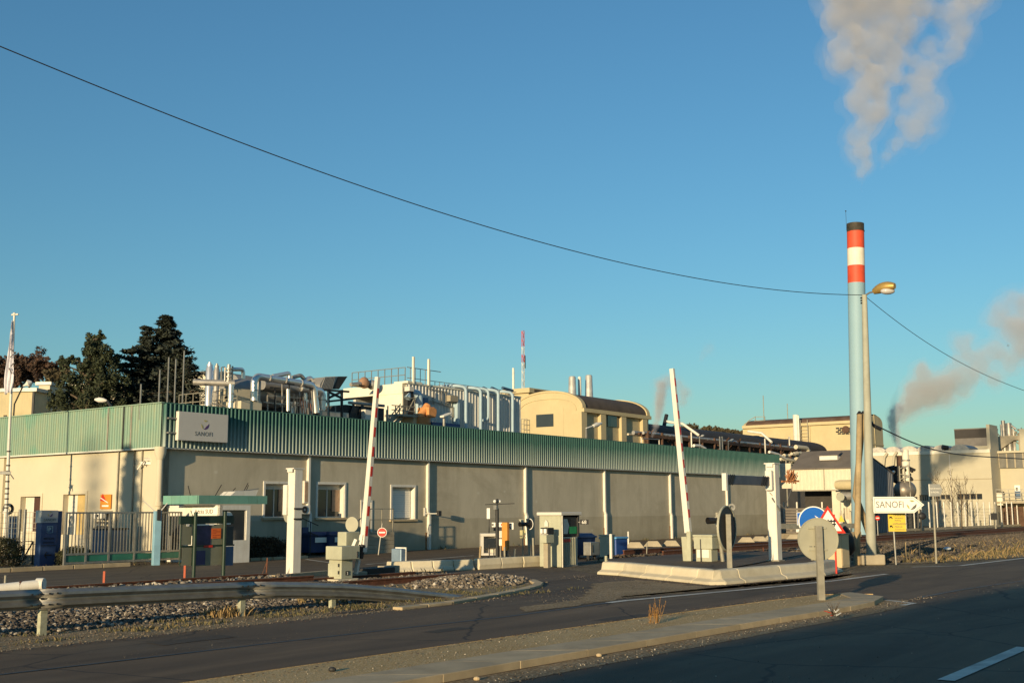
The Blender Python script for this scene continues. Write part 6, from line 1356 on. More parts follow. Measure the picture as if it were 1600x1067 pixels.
# landing, orange cover
st_ = blockT('access_stair', 'steel access stair and landing at the corner of the white process building', 'stairs', s0, T_ - 2)
def TQ(u, v, t): s, z = fac(u, v, t); return Vector((s - s0, t - T_ + 2, z))
MB().box(TQ(617, 648, T_ - 1).x, TQ(650, 649, T_ - 1).x, .6, 1.8, TQ(630, 648, T_ - 1).z - .12, TQ(630, 648, T_ - 1).z).build('landing', m_galvdull, st_)
mb = MB()
for (u0, v0, u1, v1) in ((612, 633, 648, 636), (612, 640, 648, 643), (630, 606, 630, 650), (648, 620, 648, 665), (630, 622, 650, 622), (618, 633, 618, 648), (624, 633, 624, 648), (636, 634, 636, 648), (610, 658, 630, 633), (606, 655, 626, 631), (604, 640, 604, 662), (648, 622, 636, 645)): mb.bar(TQ(u0, v0, T_ - 1), TQ(u1, v1, T_ - 1), .05)
mb.build('railing', m_galvdull, st_); MB().bar(TQ(606, 660, T_ - 1), TQ(621, 649, T_ - 1), .12, .25).bar(TQ(614, 665, T_ - 1), TQ(628, 651, T_ - 1), .1, .2).build('stringer', m_galvdull, st_)
MB().box(TQ(637, 606, T_ - .5).x, TQ(646, 606, T_ - .5).x, 1.5, 1.9, TQ(640, 650, T_ - .5).z, TQ(640, 606, T_ - .5).z).build('door_recess', m_dark, st_); MB().box(TQ(638, 604, T_ - .8).x, TQ(645, 604, T_ - .8).x, 1.1, 1.5, TQ(640, 611, T_ - .8).z, TQ(640, 604, T_ - .8).z).build('light_box', m_frame, st_)
MB().cyl(TQ(637, 622, T_ - .8), TQ(640, 614, T_ - .8), .22, .05).build('horn', m_duct, st_, smooth=True); MB().box(TQ(640, 655, T_ - 1).x, TQ(662, 655, T_ - 1).x, .7, 1.7, 4.9, TQ(650, 650, T_ - 1).z).build('lower_casing', M('tan_casing', (.5, .4, .24), .8), st_)
oc = blockT('orange_machine', 'orange-brown ribbed machine beside the stair landing', 'machine', s0, T_ - 2)
for i in range(7): z = TQ(650, 650 + i * 2, T_ - 1.2); MB().box(TQ(649, 650, T_ - 1.2).x, TQ(667, 650, T_ - 1.2).x, .5, 1.3, z.z - .05, z.z).build('slat', m_rosalie, oc)
a, b = TQ(664, 636, T_ - 1.3), TQ(677, 653, T_ - 1.3); MB().prism([(a.x, .4, b.z), (b.x - .1, .4, b.z), (b.x, .4, b.z + .3), (b.x, .4, a.z - .1), (a.x + .5, .4, a.z + .02), (a.x, .4, a.z)], (0, .9, 0)).build('housing', m_rosalie, oc, bevel=.05); MB().cyl(TQ(655, 652, T_ - 1.2), TQ(668, 634, T_ - 1.2), .22).build('chute', m_rosalie, oc, smooth=True)
sl_ = blockT('street_light_head', 'white flat lamp head seen above the fascia left of the tall ducts', 'lamp', s0, T_ - 4); a = fac(690, 651, 8.); b = fac(703, 646, 8.)
MB().bar((a[0] - s0, 0, a[1]), (b[0] - s0, 0, b[1]), .3, .12).build('head', m_white, sl_, bevel=.04); MB().cyl((fac(696, 650, 8.)[0] - s0, .1, 4.9), (fac(696, 650, 8.)[0] - s0, .1, a[1]), .08).build('mast', m_galv, sl_)

# ---- ochre vaulted hall
TV = 16.; sv, _ = fac(909, 637, TV); sv2, _ = fac(1013, 650, TV); tap, zap = side(855, 613.5, sv); hw_ = tap - TV; zev = 9.62
yh = blockT('vaulted_hall', 'ochre hall with a barrel roof and pilasters behind the fascia', 'building', sv, TV); Lv = sv2 - sv
def archpts(n=20, z_off=0., hw=hw_, ht=zap - zev):
    return [(hw_ - hw * math.cos(PI * i / n), zev + z_off + ht * math.sin(PI * i / n) ** .92) for i in range(n + 1)]
ap_ = archpts()
MB().prism([(0, 0, 0)] + [(0, y_, z_) for y_, z_ in ap_] + [(0, 2 * hw_, 0)], (.35, 0, 0)).build('gable_wall', m_yellow, yh)
MB().prism([(Lv - .35, 0, 0)] + [(Lv - .35, y_, z_) for y_, z_ in ap_] + [(Lv - .35, 2 * hw_, 0)], (.35, 0, 0)).build('gable_wall', m_yellow, yh)
def archband(x0, x1, off, th, mat, name, par, hw=hw_, ap0=None):
    a = ap0 or archpts(); mb = MB(); cy, cz_ = hw_, zev - 1.0; V = []
    for y_, z_ in a:
        d = Vector((y_ - cy, z_ - cz_)).normalized(); V.append(((y_ + d.x * off, z_ + d.y * off), (y_ + d.x * (off + th), z_ + d.y * (off + th))))
    for (i0, o0), (i1, o1) in zip(V, V[1:]):
        mb.add([(x0, *i0), (x0, *o0), (x0, *o1), (x0, *i1), (x1, *i0), (x1, *o0), (x1, *o1), (x1, *i1)], [(0, 1, 2, 3), (7, 6, 5, 4), (1, 5, 6, 2), (0, 3, 7, 4), (0, 4, 5, 1), (3, 2, 6, 7)])
    return mb.build(name, mat, par, smooth=True)
archband(-.08, .4, .0, .14, m_yellow, 'gable_coping', yh); archband(Lv - .4, Lv + .08, 0, .14, m_yellow, 'gable_coping', yh); archband(.4, Lv - .4, -.06, .1, m_roof, 'roof', yh)
archband(-.06, 0, -.55, .05, m_yellowd, 'gable_moulding', yh)
MB().box(.35, Lv - .35, .1, .3, 0, zev - .05).box(.35, Lv - .35, 2 * hw_ - .3, 2 * hw_ - .1, 0, zev - .05).build('side_wall', m_yellowd, yh); MB().box(-.05, Lv + .1, -.25, .1, zev - .3, zev).build('cornice', m_yellow, yh)
for u in (913, 943, 975, 1008): x = fac(u, 660, TV - .2)[0] - sv; MB().box(x - .38, x + .38, -.2, .12, 0, zev - .3).build('pilaster', m_yellow, yh)
a = fac(950, 650, TV); b = fac(968, 666, TV); a2 = (a[0] - sv, b[0] - sv); MB().box(a2[0], a2[1], .02, .09, fac(960, 667, TV)[1], fac(960, 649, TV)[1]).build('window', m_glass, yh)
a = side(838, 648, sv); b = side(865, 666, sv); MB().box(-.03, -.001, b[0] - TV, a[0] - TV, b[1], a[1]).build('window', m_glass, yh); MB().box(-.02, 0, side(880, 640, sv)[0] - TV - .03, side(880, 640, sv)[0] - TV + .03, 5, 9.8).build('joint', m_yellowd, yh)
mb = MB(); a = side(820, 640, sv)[0] - TV; b = side(829, 640, sv)[0] - TV
for z in (8.2, 8.6, 9.0): mb.bar((-.5, a, z), (-.5, b, z), .04)
for y_ in (a, (a + b) / 2, b): mb.bar((-.5, y_, 7.8), (-.5, y_, 9.0), .04)
mb.build('balcony_rail', m_galvdull, yh)
# stair tower behind and its slab roof
TT = 24.; sa, za_ = fac(826, 609, TT); tB, _ = side(786, 609, sa); sb, _ = fac(866, 613, TT)
tw = blockT('stair_tower', 'ochre flat-roofed block behind the barrel roof with a white mast beside it', 'building', sa, TT); MB().box(0, sb - sa, 0, tB - TT, 0, za_ - .25).build('wall', m_yellow, tw); MB().box(-.3, sb - sa + .3, -.3, tB - TT + .2, za_ - .25, za_ + .15).build('roof_slab', m_yellow, tw); MB().box(.4, sb - sa - .2, -.32, .4, za_ - .2, za_ + .05).build('dark_edge', m_roof, tw)
p = fac(802, 575, 26); o = MB().cyl((0, 0, 0), (0, 0, p[1]), .1, n=8).build('mast', m_white, loc=W(p[0], 26), rz=ROT, smooth=True); tag(o, 'plain white pole left of the red and white lattice mast', 'mast')
p = fac(816.5, 517, 30); p2 = fac(816.5, 555, 30); T = blockT('lattice_mast', 'slender red and white aerial mast rising above the ochre roofs', 'mast', p[0], 30); mb = MB(); mr = MB()
nseg = 14; zb0, ztop = 8., p[1]
for i in range(nseg):
    z0_, z1_ = zb0 + (ztop - zb0) * i / nseg, zb0 + (ztop - zb0) * (i + 1) / nseg; m_ = mr if i in (13, 12, 10) else mb; w_ = .11
    for x, y_ in ((-w_, -w_), (w_, -w_), (0, w_)): m_.bar((x, y_, z0_), (x, y_, z1_), .035)
    m_.bar((-w_, -w_, z0_), (w_, -w_, z1_), .03).bar((w_, -w_, z0_), (0, w_, z1_), .03).bar((-w_, -w_, z1_), (w_, -w_, z1_), .03)
mb.build('white_lattice', m_white, T); mr.build('red_lattice', m_chred, T); MB().cyl((0, 0, 0), (0, 0, zb0), .15).build('foot', m_galv, T); MB().box(.3, .4, -.05, .05, p2[1] - 1.2, p2[1]).box(.1, .3, 0, .04, p2[1] - 1.0, p2[1] - .95).build('side_aerial', m_galv, T)
for u, v, r, lab in ((894, 588, .32, 'left tapered steel chimney of the three behind the barrel roof'), (905.5, 588.5, .16, 'thin middle chimney of the three behind the barrel roof'), (920, 586, .32, 'right tapered steel chimney of the three behind the barrel roof')):
    p = fac(u, v, 24); o = MB().tube([(0, 0, 0), (0, 0, p[1] - .1), (0, 0, p[1])], [r * 2.3 if r > .2 else r, r, r * .8], 14).build('steel_chimney', M('pale_chimney_steel', (.62, .59, .52), .45, .5) if r > .2 else m_white, loc=W(p[0], 24), rz=ROT, smooth=True); tag(o, lab, 'chimney', 'three small chimneys')

# ---- long dark barrel roof and pipe rack in front
TD = 17.; sa, zz1 = fac(1013, 655, TD); sb, _ = fac(1292, 690, TD); zz1 = 9.5; zz0 = 8.05
dr = blockT('long_shed', 'long low shed with a dark rounded roof running back behind the fascia', 'building', sa, TD); Ld = sb - sa
arcp = [(3.2 - 3.2 * math.cos(a), zz0 + (zz1 - zz0) * math.sin(a) ** .8) for a in [PI * i / 16 for i in range(17)]]
mb = MB()
for x in (0, Ld):
    pass
for (a, b) in zip(arcp, arcp[1:]): mb.quad((0, *a), (Ld, *a), (Ld, *b), (0, *b))
mb.add([(0, *p) for p in arcp], [tuple(range(len(arcp)))[::-1]]).add([(Ld, *p) for p in arcp], [tuple(range(len(arcp)))]); mb.build('roof', m_roofd, dr, smooth=True)
MB().box(.2, Ld - .2, .9, 1.1, 0, zz0 + .6).box(0, .2, .3, 6.2, 0, zz0).box(Ld - .2, Ld, .3, 6.2, 0, zz0).build('wall', m_roofd, dr)
for u0, v0, u1, v1 in ((1066, 660, 1092, 680), (1190, 675, 1206, 691)):
    a, b = fac(u0, v0, TD - .3), fac(u1, v1, TD - 1.6); MB().tube([(a[0] - sa - .8, .9, a[1] + .1), (a[0] - sa, -.3, a[1] - .1), (b[0] - sa, -1.6, b[1])], .13, 10).build('steam_pipe', m_white, dr, smooth=True)
for i in range(5): x = Ld * (.1 + .2 * i); MB().box(x - .4, x + .4, 2.9, 3.5, zz1 - .1, zz1 + .1).build('ridge_vent', m_roofd, dr)
T = thing('roof_flare_pipe', 'short slanted dark pipe end sticking out above the long dark roof', 'pipe', W(0, 0), ROT); a = fac(1036, 654, TD + 2), fac(1041.5, 648, TD + 2); MB().cyl((a[0][0], TD + 2, a[0][1] - 1), (a[1][0], TD + 2, a[1][1]), .18).build('pipe', m_black, T, smooth=True)
TR = 12.; ra = fac(1012, 680, TR); rb_ = fac(1264, 704, TR)
rk = blockT('pipe_rack', 'brown steel pipe rack with pipes and posts above the far end of the fascia', 'pipe rack', ra[0], TR); Lr = rb_[0] - ra[0]; zR = ra[1]
zR = fac(1150, 694, TR)[1]
for dz, m_ in ((0, m_rackr), (-1.0, m_rackr)): MB().box(0, Lr, -.1, .1, zR + dz - .12, zR + dz + .12).build('beam', m_, rk)
for i in range(15): x = Lr * i / 14; MB().box(x - .08, x + .08, -.08, .08, 0, zR + (.35 if i % 2 else .1)).build('column', m_rackr, rk)
for i, (dy, dz, r, m_) in enumerate(((.4, .25, .12, m_steeld), (.8, .22, .1, m_rackr), (1.3, .3, .16, m_pipeg), (1.8, .2, .09, m_cream), (.5, -.8, .12, m_pipeg), (1.1, -.82, .1, m_rackr))): MB().cyl((0, dy, zR + dz), (Lr, dy, zR + dz), r).build('pipe', m_, rk, smooth=True)
mb = MB()
for i in range(46): x = R_.uniform(0, Lr); mb.cyl((x, R_.uniform(-.1, 1.4), zR + R_.uniform(-.9, .1)), (x + R_.uniform(-.3, .3), R_.uniform(-.1, 1.4), zR + R_.uniform(.1, .6)), R_.uniform(.03, .1), n=7)
mb.build('valves', m_rackr, rk, smooth=True, kind='stuff'); mb = MB()
for i in range(24): x = R_.uniform(0, Lr); mb.cyl((x, 0, zR - .05), (x + R_.uniform(.2, .6), 0, zR + R_.uniform(.1, .25)), R_.uniform(.03, .08), n=7)
mb.build('pale_fittings', m_galv, rk, smooth=True)
for (u, v0, v1) in ((1080, 675, 704), (1124.5, 682, 706), (1128, 682, 706), (1195, 685, 709), (1233, 682, 696)): a, b = fac(u, v0, 11.), fac(u, v1, 11.); MB().cyl((a[0] - ra[0], -1, b[1]), (a[0] - ra[0], -1, a[1]), .09, n=8).build('upright_pipe', m_galv, rk, smooth=True)
def lamphead(u0, v0, u1, v1, t, label, r=.16):
    a, b = fac(u0, v0, t), fac(u1, v1, t); T = thing('area_lamp', label, 'lamp', W(a[0], t), ROT, 'area lamps around the plant'); q = Vector((b[0] - a[0], 0, b[1] - a[1])); w_ = Vector((0, 0, a[1]))
    MB().tube([w_, w_ + q * .5], [r * .3, r * .35], 8).tube([w_ + q * .45, w_ + q * .7, w_ + q], [r * .6, r, r * .4], 10).build('head', m_white, T, smooth=True); MB().cyl(w_, (0, .05, 4.8 if t < 14 else 0), .05, n=6).build('mast', m_galv, T)
lamphead(916, 669, 940, 661, 6, 'lamp on an arm in front of the ochre pilasters'); lamphead(1093, 682, 1100, 680, 11, 'small lamp head at the left end of the pipe rack', .1); lamphead(1138, 689, 1146, 686, 11, 'lamp head between the two uprights of the rack', .1)
a, b = fac(1002, 685, 6.), fac(1030, 700, 6.); T = thing('roof_guard_frame', 'thin pale pipe frame on the roof right of the ochre hall', 'frame', W(0, 0), ROT); MB().tube([(a[0], 6, 4.9), (a[0], 6, a[1]), (b[0], 6, a[1] + .05), (b[0], 6, 4.9)], .05, 8).build('frame', m_galv, T)
for (u0, v0, u1, v1, lab) in ((1084, 696, 1102, 701, 'left pale curved lamp tube above the fascia'), (1202, 706, 1228, 717, 'right pale curved lamp tube beyond the fascia end')):
    a, b = fac(u0, v0, 9.), fac(u1, v1, 9.); T = thing('curved_tube', lab, 'pipe', W(0, 0), ROT); MB().tube([(a[0], 9, a[1]), ((a[0] + b[0]) / 2, 9, (a[1] + b[1]) / 2 + .12), (b[0], 9, b[1])], .12, 10).build('tube', m_white, T, smooth=True); MB().cyl((b[0], 9, 0), (b[0], 9, b[1]), .06, n=6).build('mast', m_galvdull, T)
pg = thing('far_pipework', 'pale jumble of pipes between the fascia end and the grey shed', 'pipework', W(0, 0), ROT); mb = MB()
for i in range(16): u = R_.uniform(1218, 1250); v = R_.uniform(708, 722); a = fac(u, v, 10.); mb.cyl((a[0], 10, a[1]), (a[0] + R_.uniform(-.2, 1.8), 10 + R_.uniform(-.5, .5), a[1] + R_.uniform(-.3, .2)), R_.uniform(.08, .2), n=8)
a = fac(1254, 703, 8.); b = fac(1262, 700, 8.); pipe(mb, [(a[0] - 1.5, 8, b[1]), (b[0], 8, b[1]), (b[0], 8, b[1] - 1)], .2); mb.build('pipes', m_cream, pg, smooth=True); MB().box(fac(1216, 724, 10.)[0], fac(1262, 724, 10.)[0], 10, 11, 0, fac(1240, 720, 10.)[1]).build('plinth', m_roofg, pg)

# ---- far cream vaulted hall (gable to the south, sunlit long wall to the west)
SH = 110.; tA, zA_ = side(1165, 669, SH); tB_, _ = side(1337, 659, SH); fh = blockT('far_vaulted_hall', 'far cream hall with a brown rounded roof and a perforated wall panel', 'building', SH, 0)
s_g = fac(1360, 655, tB_)[0]
gw = 9.0; tC = tB_ - .6
t_corner = side(1358, 655, SH)[0]; zev_ = 11.9
LB_ = tA - t_corner
def hp(n=14, hw=gw, ht=4.2): return [(hw - hw * math.cos(PI * i / n), zev_ + ht * math.sin(PI * i / n)) for i in range(n + 1)]
smax = fac(1381, 705, t_corner)[0] - SH; gw2 = smax / 2
zpk = fac(1362, 648, t_corner)[1]
ap2 = [(gw2 - gw2 * math.cos(PI * i / 14), zev_ + (zpk - zev_) * 1.0 * math.sin(PI * i / 14)) for i in range(15)]
MB().prism([(0, t_corner, 0)] + [(x, t_corner, z) for x, z in ap2] + [(smax, t_corner, 0)], (0, .4, 0)).build('gable_wall', m_yellowd, fh)
MB().box(0, .4, t_corner + .4, tA, 0, zev_).build('west_wall', m_yellow, fh); mb = MB()
for a, b in zip(ap2, ap2[1:]): mb.quad((a[0], t_corner + .2, a[1] + .15), (a[0], tA, a[1] + .15), (b[0], tA, b[1] + .15), (b[0], t_corner + .2, b[1] + .15))
mb.build('roof', M('rust_brown_roof', (.12, .07, .045), .9, var=.35, sc=.3, stain=.5, stain_col=(.22, .17, .13)), fh, smooth=True); MB().prism([(0, tA, 0)] + [(x, tA, z) for x, z in ap2] + [(smax, tA, 0)], (0, .4, 0)).build('gable_wall', m_yellowd, fh)
MB().box(-.4, .4, t_corner - .2, tA + .3, zev_ - .1, zev_ + .25).build('gutter', m_yellow, fh)
for u in (1265,): y_ = side(u, 680, SH - .1)[0]; MB().box(-.12, 0, y_ - .1, y_ + .1, 0, zev_).build('joint', m_yellowd, fh)
for i in range(4):
    for j in range(5):
        u = 1308 + j * 6.2 + (i % 2) * 3; v = 669 + i * 2.8
        if (i, j) in ((1, 2), (2, 2)): continue
        y_, z_ = side(u, v, SH - .02); MB().box(-.04, -.005, y_ - .25, y_ + .15, z_ - .09, z_ + .09).build('vent_opening', m_black, fh)
y_, z_ = side(1322, 671, SH); MB().disc((-.1, y_, z_), .45, (1, 0, 0), .1, 16).build('fan', m_rackr, fh); MB().box(smax * .35, smax * .38, t_corner - .05, t_corner, 0, zev_ + 1).box(0, smax, t_corner - .06, t_corner - .001, 9.2, 9.35).build('joint', m_yellow, fh)
mb = MB(); e = [side(u, v, SH + 1.) for u, v in ((1163, 664), (1170, 657), (1180, 651), (1195, 651))]
for dz in (0, -.5):
    for a, b in zip(e, e[1:]): mb.bar((1, a[0], a[1] + dz), (1, b[0], b[1] + dz), .07)
for a in e: mb.bar((1, a[0], a[1] - 1.3), (1, a[0], a[1]), .07)
mb.build('roof_railing', m_galvdull, fh)
for u, v, r, lab in ((1243, 648, .35, 'thick white vent pipe in front of the far cream hall'), (1247, 649, .12, 'thin pipe beside the thick white vent pipe'), (1176.5, 615, .05, 'left thin lightning rod on the far cream hall'), (1214.5, 628, .05, 'right thin lightning rod on the far cream hall')):
    y_, z_ = side(u, v, SH - 1); o = MB().cyl((0, 0, 0), (0, 0, z_), r, n=10).build('vent_pipe' if r > .1 else 'lightning_rod', m_white if r > .1 else m_galvdull, loc=W(SH - 1 if r > .1 else SH + 2, y_), rz=ROT, smooth=True); tag(o, lab, 'pipe' if r > .1 else 'rod')
mb = MB(); y0_ = side(1251, 670, SH - .5)[0]
for y_ in (y0_, y0_ - .9): mb.bar((-.5, y_, 0), (-.5, y_, zev_ + .6), .07)
for i in range(30): mb.bar((-.5, y0_, .5 + i * .4), (-.5, y0_ - .9, .5 + i * .4), .04)
mb.build('ladder', m_galvdull, fh)

# ---- grey shed with rooflight
SS = 53.; tc_ = -4.68; sh = blockT('grey_shed', 'grey-roofed metal shed with a small rooflight and a dark opening below', 'building', SS, tc_)
ze = 4.45; tw_ = side(1237, 735, SS)[0] - tc_; zrg = fac(1340, 702, tc_ + 3)[1]
ts2 = side(1220, 740, SS)[0] - tc_
zo = side(1280, 765, SS)[1]; zo2 = side(1280, 793, SS)[1]
tl_ = side(1270, 705, SS)[0]
gl = fac(1395, 737, tc_)[0] - SS; gx0 = fac(1345, 703, tc_)[0] - SS
zrg = fac(1338, 703, tc_)[1]; zrr = fac(1388, 740, tc_)[1]
corrugated(0.0, tw_, 0, zo, ze, .28, .03, along='y', shape='trap').build('west_wall', m_ribcream, sh)
MB().box(0, .2, 0, side(1300, 780, SS)[0] - tc_, 0, zo).build('west_wall_base', m_ribcream, sh)
MB().box(2.2, 2.4, 0.2, tw_, zo2, zo + .3).build('opening_shade', m_nearblack, sh)  # near-black board stands in for the shade inside the opening
for i in range(9): z = zo2 * i / 9; MB().box(.02, .08, side(1300, 780, SS)[0] - tc_ + .02, tw_ + .6, z + .02, z + zo2 / 9 - .02).build('plank', m_roofg, sh)
MB().box(-.05, .1, -.05, tw_, zo - .08, zo).build('lintel', m_galvdull, sh)
rid = 2.2; zrid = zrg + .0
# ridge runs west-east along x ; roof slopes up away from west eave
MB().prism([(-.15, -.05, ze), (rid, -.05, zrid), (rid, -.05, zrid + .08), (-.15, -.05, ze + .08)], (0, tw_ + .1, 0)).build('roof', m_roofg, sh)
MB().prism([(rid, -.05, zrid), (gl + .15, -.05, zrr), (gl + .15, -.05, zrr + .08), (rid, -.05, zrid + .08)], (0, tw_ + .1, 0)).build('roof', m_roofg, sh)
m_gabl = M('slate_grey_sheet', (.20, .20, .21), .7, .2, var=.1)
gb = MB().prism([(0.02, 0, 0), (gl, 0, 0), (gl, 0, zrr), (rid, 0, zrid), (0.02, 0, ze)], (0, .2, 0)).build('gable_wall', m_gabl, sh)
for i in range(1, 24): x = gl * i / 24; zt_ = ze + (zrid - ze) * x / rid if x < rid else zrid + (zrr - zrid) * (x - rid) / (gl - rid); MB().box(x - .06, x + .06, -.03, 0, 0, zt_ - .1).build('rib', m_gabl, gb)
MB().box(gl * .1, gl * .55, -.05, -.031, 0, 1.9).build('door', m_roofd, sh)
a = side(1283, 716, SS + 1); MB().box(.7, 1.3, a[0] - tc_ - 1.3, a[0] - tc_, ze + (zrid - ze) * .5, ze + (zrid - ze) * .5 + .3).build('rooflight', m_white, sh); MB().prism([(.65, a[0] - tc_ - 1.4, ze + (zrid - ze) * .5 + .3), (1.35, a[0] - tc_ - 1.4, ze + (zrid - ze) * .5 + .55), (1.35, a[0] - tc_ - 1.4, ze + (zrid - ze) * .5 + .6), (.65, a[0] - tc_ - 1.4, ze + (zrid - ze) * .5 + .34)], (0, 1.5, 0)).build('rooflight_lid', m_roofg, sh)
MB().box(-.1, .05, tw_ + .02, side(1217, 730, SS)[0] - tc_, side(1225, 763, SS)[1], side(1225, 724, SS)[1]).build('side_panel', m_ribcream, sh)
for f in (.0, .45, 1.): MB().box(-.06, -.03, tw_ * f - .02, tw_ * f + .04, zo, ze).build('corner_trim', m_galvdull, sh)
# silver ducts at its foot
dp = blockT('insulated_ducts', 'two fat grey horizontal ducts over a nest of pale pipes before the shed', 'ducts', SS - 1.2, tc_)
for (u0, v, r, vz) in ((1306, 757.5, .33, 0), (1309, 775, .27, 0)):
    a = side(u0, v, SS - 1.2); MB().tube([(0, a[0] - tc_, a[1]), (.0, a[0] - tc_ - .25, a[1]), (.0, -1.4, a[1])], [r * .8, r, r], 18).build('duct', m_pipeg if u0 == 1309 else m_yellowd, dp, smooth=True)
for i in range(12): y_ = side(1312 + i * 2.4, 800, SS - 1.2)[0] - tc_; MB().cyl((0, y_, R_.uniform(.2, .8)), (0, y_, R_.uniform(1.4, 2.0)), R_.uniform(.03, .07), n=8).build('small_pipe', m_cream, dp, smooth=True)
MB().box(-.1, .1, -.2, side(1302, 800, SS - 1.2)[0] - tc_, .1, 1.0).build('pale_casing', m_ribcream, dp); MB().box(0, .1, -.2, side(1302, 800, SS - 1.2)[0] - tc_, zo + .02, zo + .1).build('shelf', m_white, dp)
g = side(1313, 776, SS - 2.5); T = thing('round_sign', 'pale round sign on a thin pole before the fat grey ducts', 'sign', W(SS - 2.5, g[0])); MB().disc((0, 0, g[1]), .27, (0, 1, 0), .03, 24).build('disc', m_signgrey, T); MB().cyl((0, .05, 0), (0, .05, g[1]), .03).build('pole', m_galv, T)
MB().prism([(-.22, 0, side(1315, 815, SS - 2.5)[1]), (.22, 0, side(1315, 815, SS - 2.5)[1]), (0, 0, side(1315, 804, SS - 2.5)[1])], (0, .02, 0)).build('triangle_plate', m_yel, T)
# stair tower: process skid with sphere tank & scaffold
SK = 66.; tk = blockT('storage_tank', 'domed steel tank with pipes and a thin steaming stack right of the shed', 'tank', SK, 0)
a = side(1397, 766, SK); b = side(1431, 766, SK); rk_ = (a[0] - b[0]) / 2; cy = (a[0] + b[0]) / 2
MB().ball((0, cy, a[1]), rk_, 20, 12, (1.2, 1, .95)).build('vessel', M('tank_steel', (.25, .22, .18), .45, .5, var=.3), tk, smooth=True); MB().box(-.8, .8, cy - rk_ * .8, cy + rk_ * .8, 0, a[1] - rk_ * .6).build('saddle', m_dark, tk)
zsk = side(1414, 703, SK)[1]; ys = side(1415, 720, SK)[0]; MB().tube([(0, ys, 0), (0, ys, zsk - .9), (0, ys, zsk - .88), (0, ys, zsk)], [.3, .3, .26, .26], 14).build('stack', m_techw, tk, smooth=True); MB().disc((0, ys, side(1414, 719, SK)[1]), .34, (0, 0, 1), .1, 14).build('stack_collar', m_galv, tk)
ms = MB(); 
for u in (1403, 1406.5): y_, z_ = side(u, 712, SK); ms.box(-.1, .1, y_ - .1, y_ + .1, 0, z_)
ms.build('dark_risers', m_rackr, tk); mb = MB(); y0_, y1_ = side(1406, 730, SK - .5)[0], side(1421, 730, SK - .5)[0]; ztk = side(1406, 728, SK - .5)[1]
for y_ in (y0_, (y0_ + y1_) / 2, y1_):
    mb.bar((-.6, y_, 0), (-.6, y_, ztk), .07)
for i in range(12): mb.bar((-.6, y0_, ztk * (i + .5) / 12), (-.6, y1_, ztk * (i + (1.2 if i % 2 else .2)) / 12), .05)
mb.build('scaffold', m_galvdull, tk); mb = MB()
for i in range(46): y_ = R_.uniform(y1_, y0_ + 1.3); z = R_.uniform(2, ztk); mb.cyl((R_.uniform(-.6, .4), y_, z), (R_.uniform(-.6, .4), y_ + R_.uniform(-.4, .4), z + R_.uniform(-.6, .6)), R_.uniform(.04, .16), n=7)
mb.build('pipe_tangle', m_dark, tk, smooth=True); y_, z_ = side(1397, 737, SK - .5); MB().box(-.3, .5, side(1410, 740, SK)[0], side(1392, 740, SK)[0], side(1400, 752, SK)[1], side(1400, 728, SK)[1]).build('dark_casing', m_dark, tk); MB().ball((-.6, y_, z_), .13, 10, 7).build('bright_lamp_glass', m_steel, tk, smooth=True)

# ---- right grey-beige building
SB = 90.; y_c = side(1547, 706, SB)[0]; rb2 = blockT('beige_factory_hall', 'plain beige factory hall with a silvery vaulted roof edge and low window strip', 'building', SB, 0); y_l = side(1350, 712, SB)[0]; zb2 = 6.92
wins = []
for u0, v0, u1, v1 in ((1437, 773, 1450, 782), (1453, 773, 1485, 780), (1496, 771.5, 1535, 780)): r = (side(u1, v1, SB)[0], side(u0, v1, SB)[0], side(u0, v1, SB)[1], side(u0, v0, SB)[1]); wins.append(r)
holed_wall(y_c, y_l, 0, zb2, wins, .3, along='y').build('west_wall', m_gwall, rb2)
for r in wins:
    MB().box(.2, .25, r[0], r[1], r[2], r[3]).build('window', m_glass, rb2)
    for f in (.25, .5, .75): MB().box(.15, .22, r[0] + (r[1] - r[0]) * f - .05, r[0] + (r[1] - r[0]) * f + .05, r[2], r[3]).build('mullion', m_conc, rb2)
for v in (748.5,): z = side(1480, v, SB)[1]; MB().box(-.05, -.001, y_c, y_l, z - .06, z + .02).build('joint_band', m_conc, rb2)
for u in (1485, 1416): y_ = side(u, 740, SB)[0]; MB().box(-.03, -.001, y_ - .04, y_ + .04, 0, zb2).build('joint', m_frame, rb2)
MB().box(-.1, .35, y_c, y_l, zb2, zb2 + .32).build('parapet', m_techw, rb2)
Lx = fac(1563.5, 748, y_c)[0] - SB
MB().box(.3, Lx, y_c, y_c + .3, 0, 9.6).build('south_wall', M('beige_side_panel', (.45, .41, .31), .85, var=.06), rb2); MB().box(.3, 30, y_c + .3, y_l, zb2 - .2, zb2 - .05).build('roof', m_roofg, rb2)
for i, u in enumerate((1372, 1396, 1421, 1447, 1472, 1500)):      # half-round rooflight ends along the parapet
    y_ = side(u, 710, SB + .5)[0]; MB().prism([(.4, y_ + .9 * math.cos(a), zb2 + .3 + .6 * math.sin(a)) for a in [PI * k / 10 for k in range(11)]], (3.5, 0, 0)).build('vaulted_rooflight', m_steeld, rb2)
y0_, y1_ = side(1500, 706, SB + 3)[0], side(1424, 706, SB + 3)[0]; MB().cyl((3, y0_, zb2 + .35), (3, y1_, zb2 + .35), .5, n=16).build('roof_duct', m_steeld, rb2, smooth=True)
y_, z_ = side(1476, 698, SB); T = thing('roof_fan', 'small black drum fan on the roof edge of the beige hall', 'fan', W(SB, y_)); MB().cyl((-.25, 0, z_), (.3, 0, z_ - .1), .22, n=14).build('drum', m_black, T, smooth=True); MB().box(-.06, .06, -.06, .06, zb2 + .3, z_).build('stand', m_dark, T)
mb = MB()
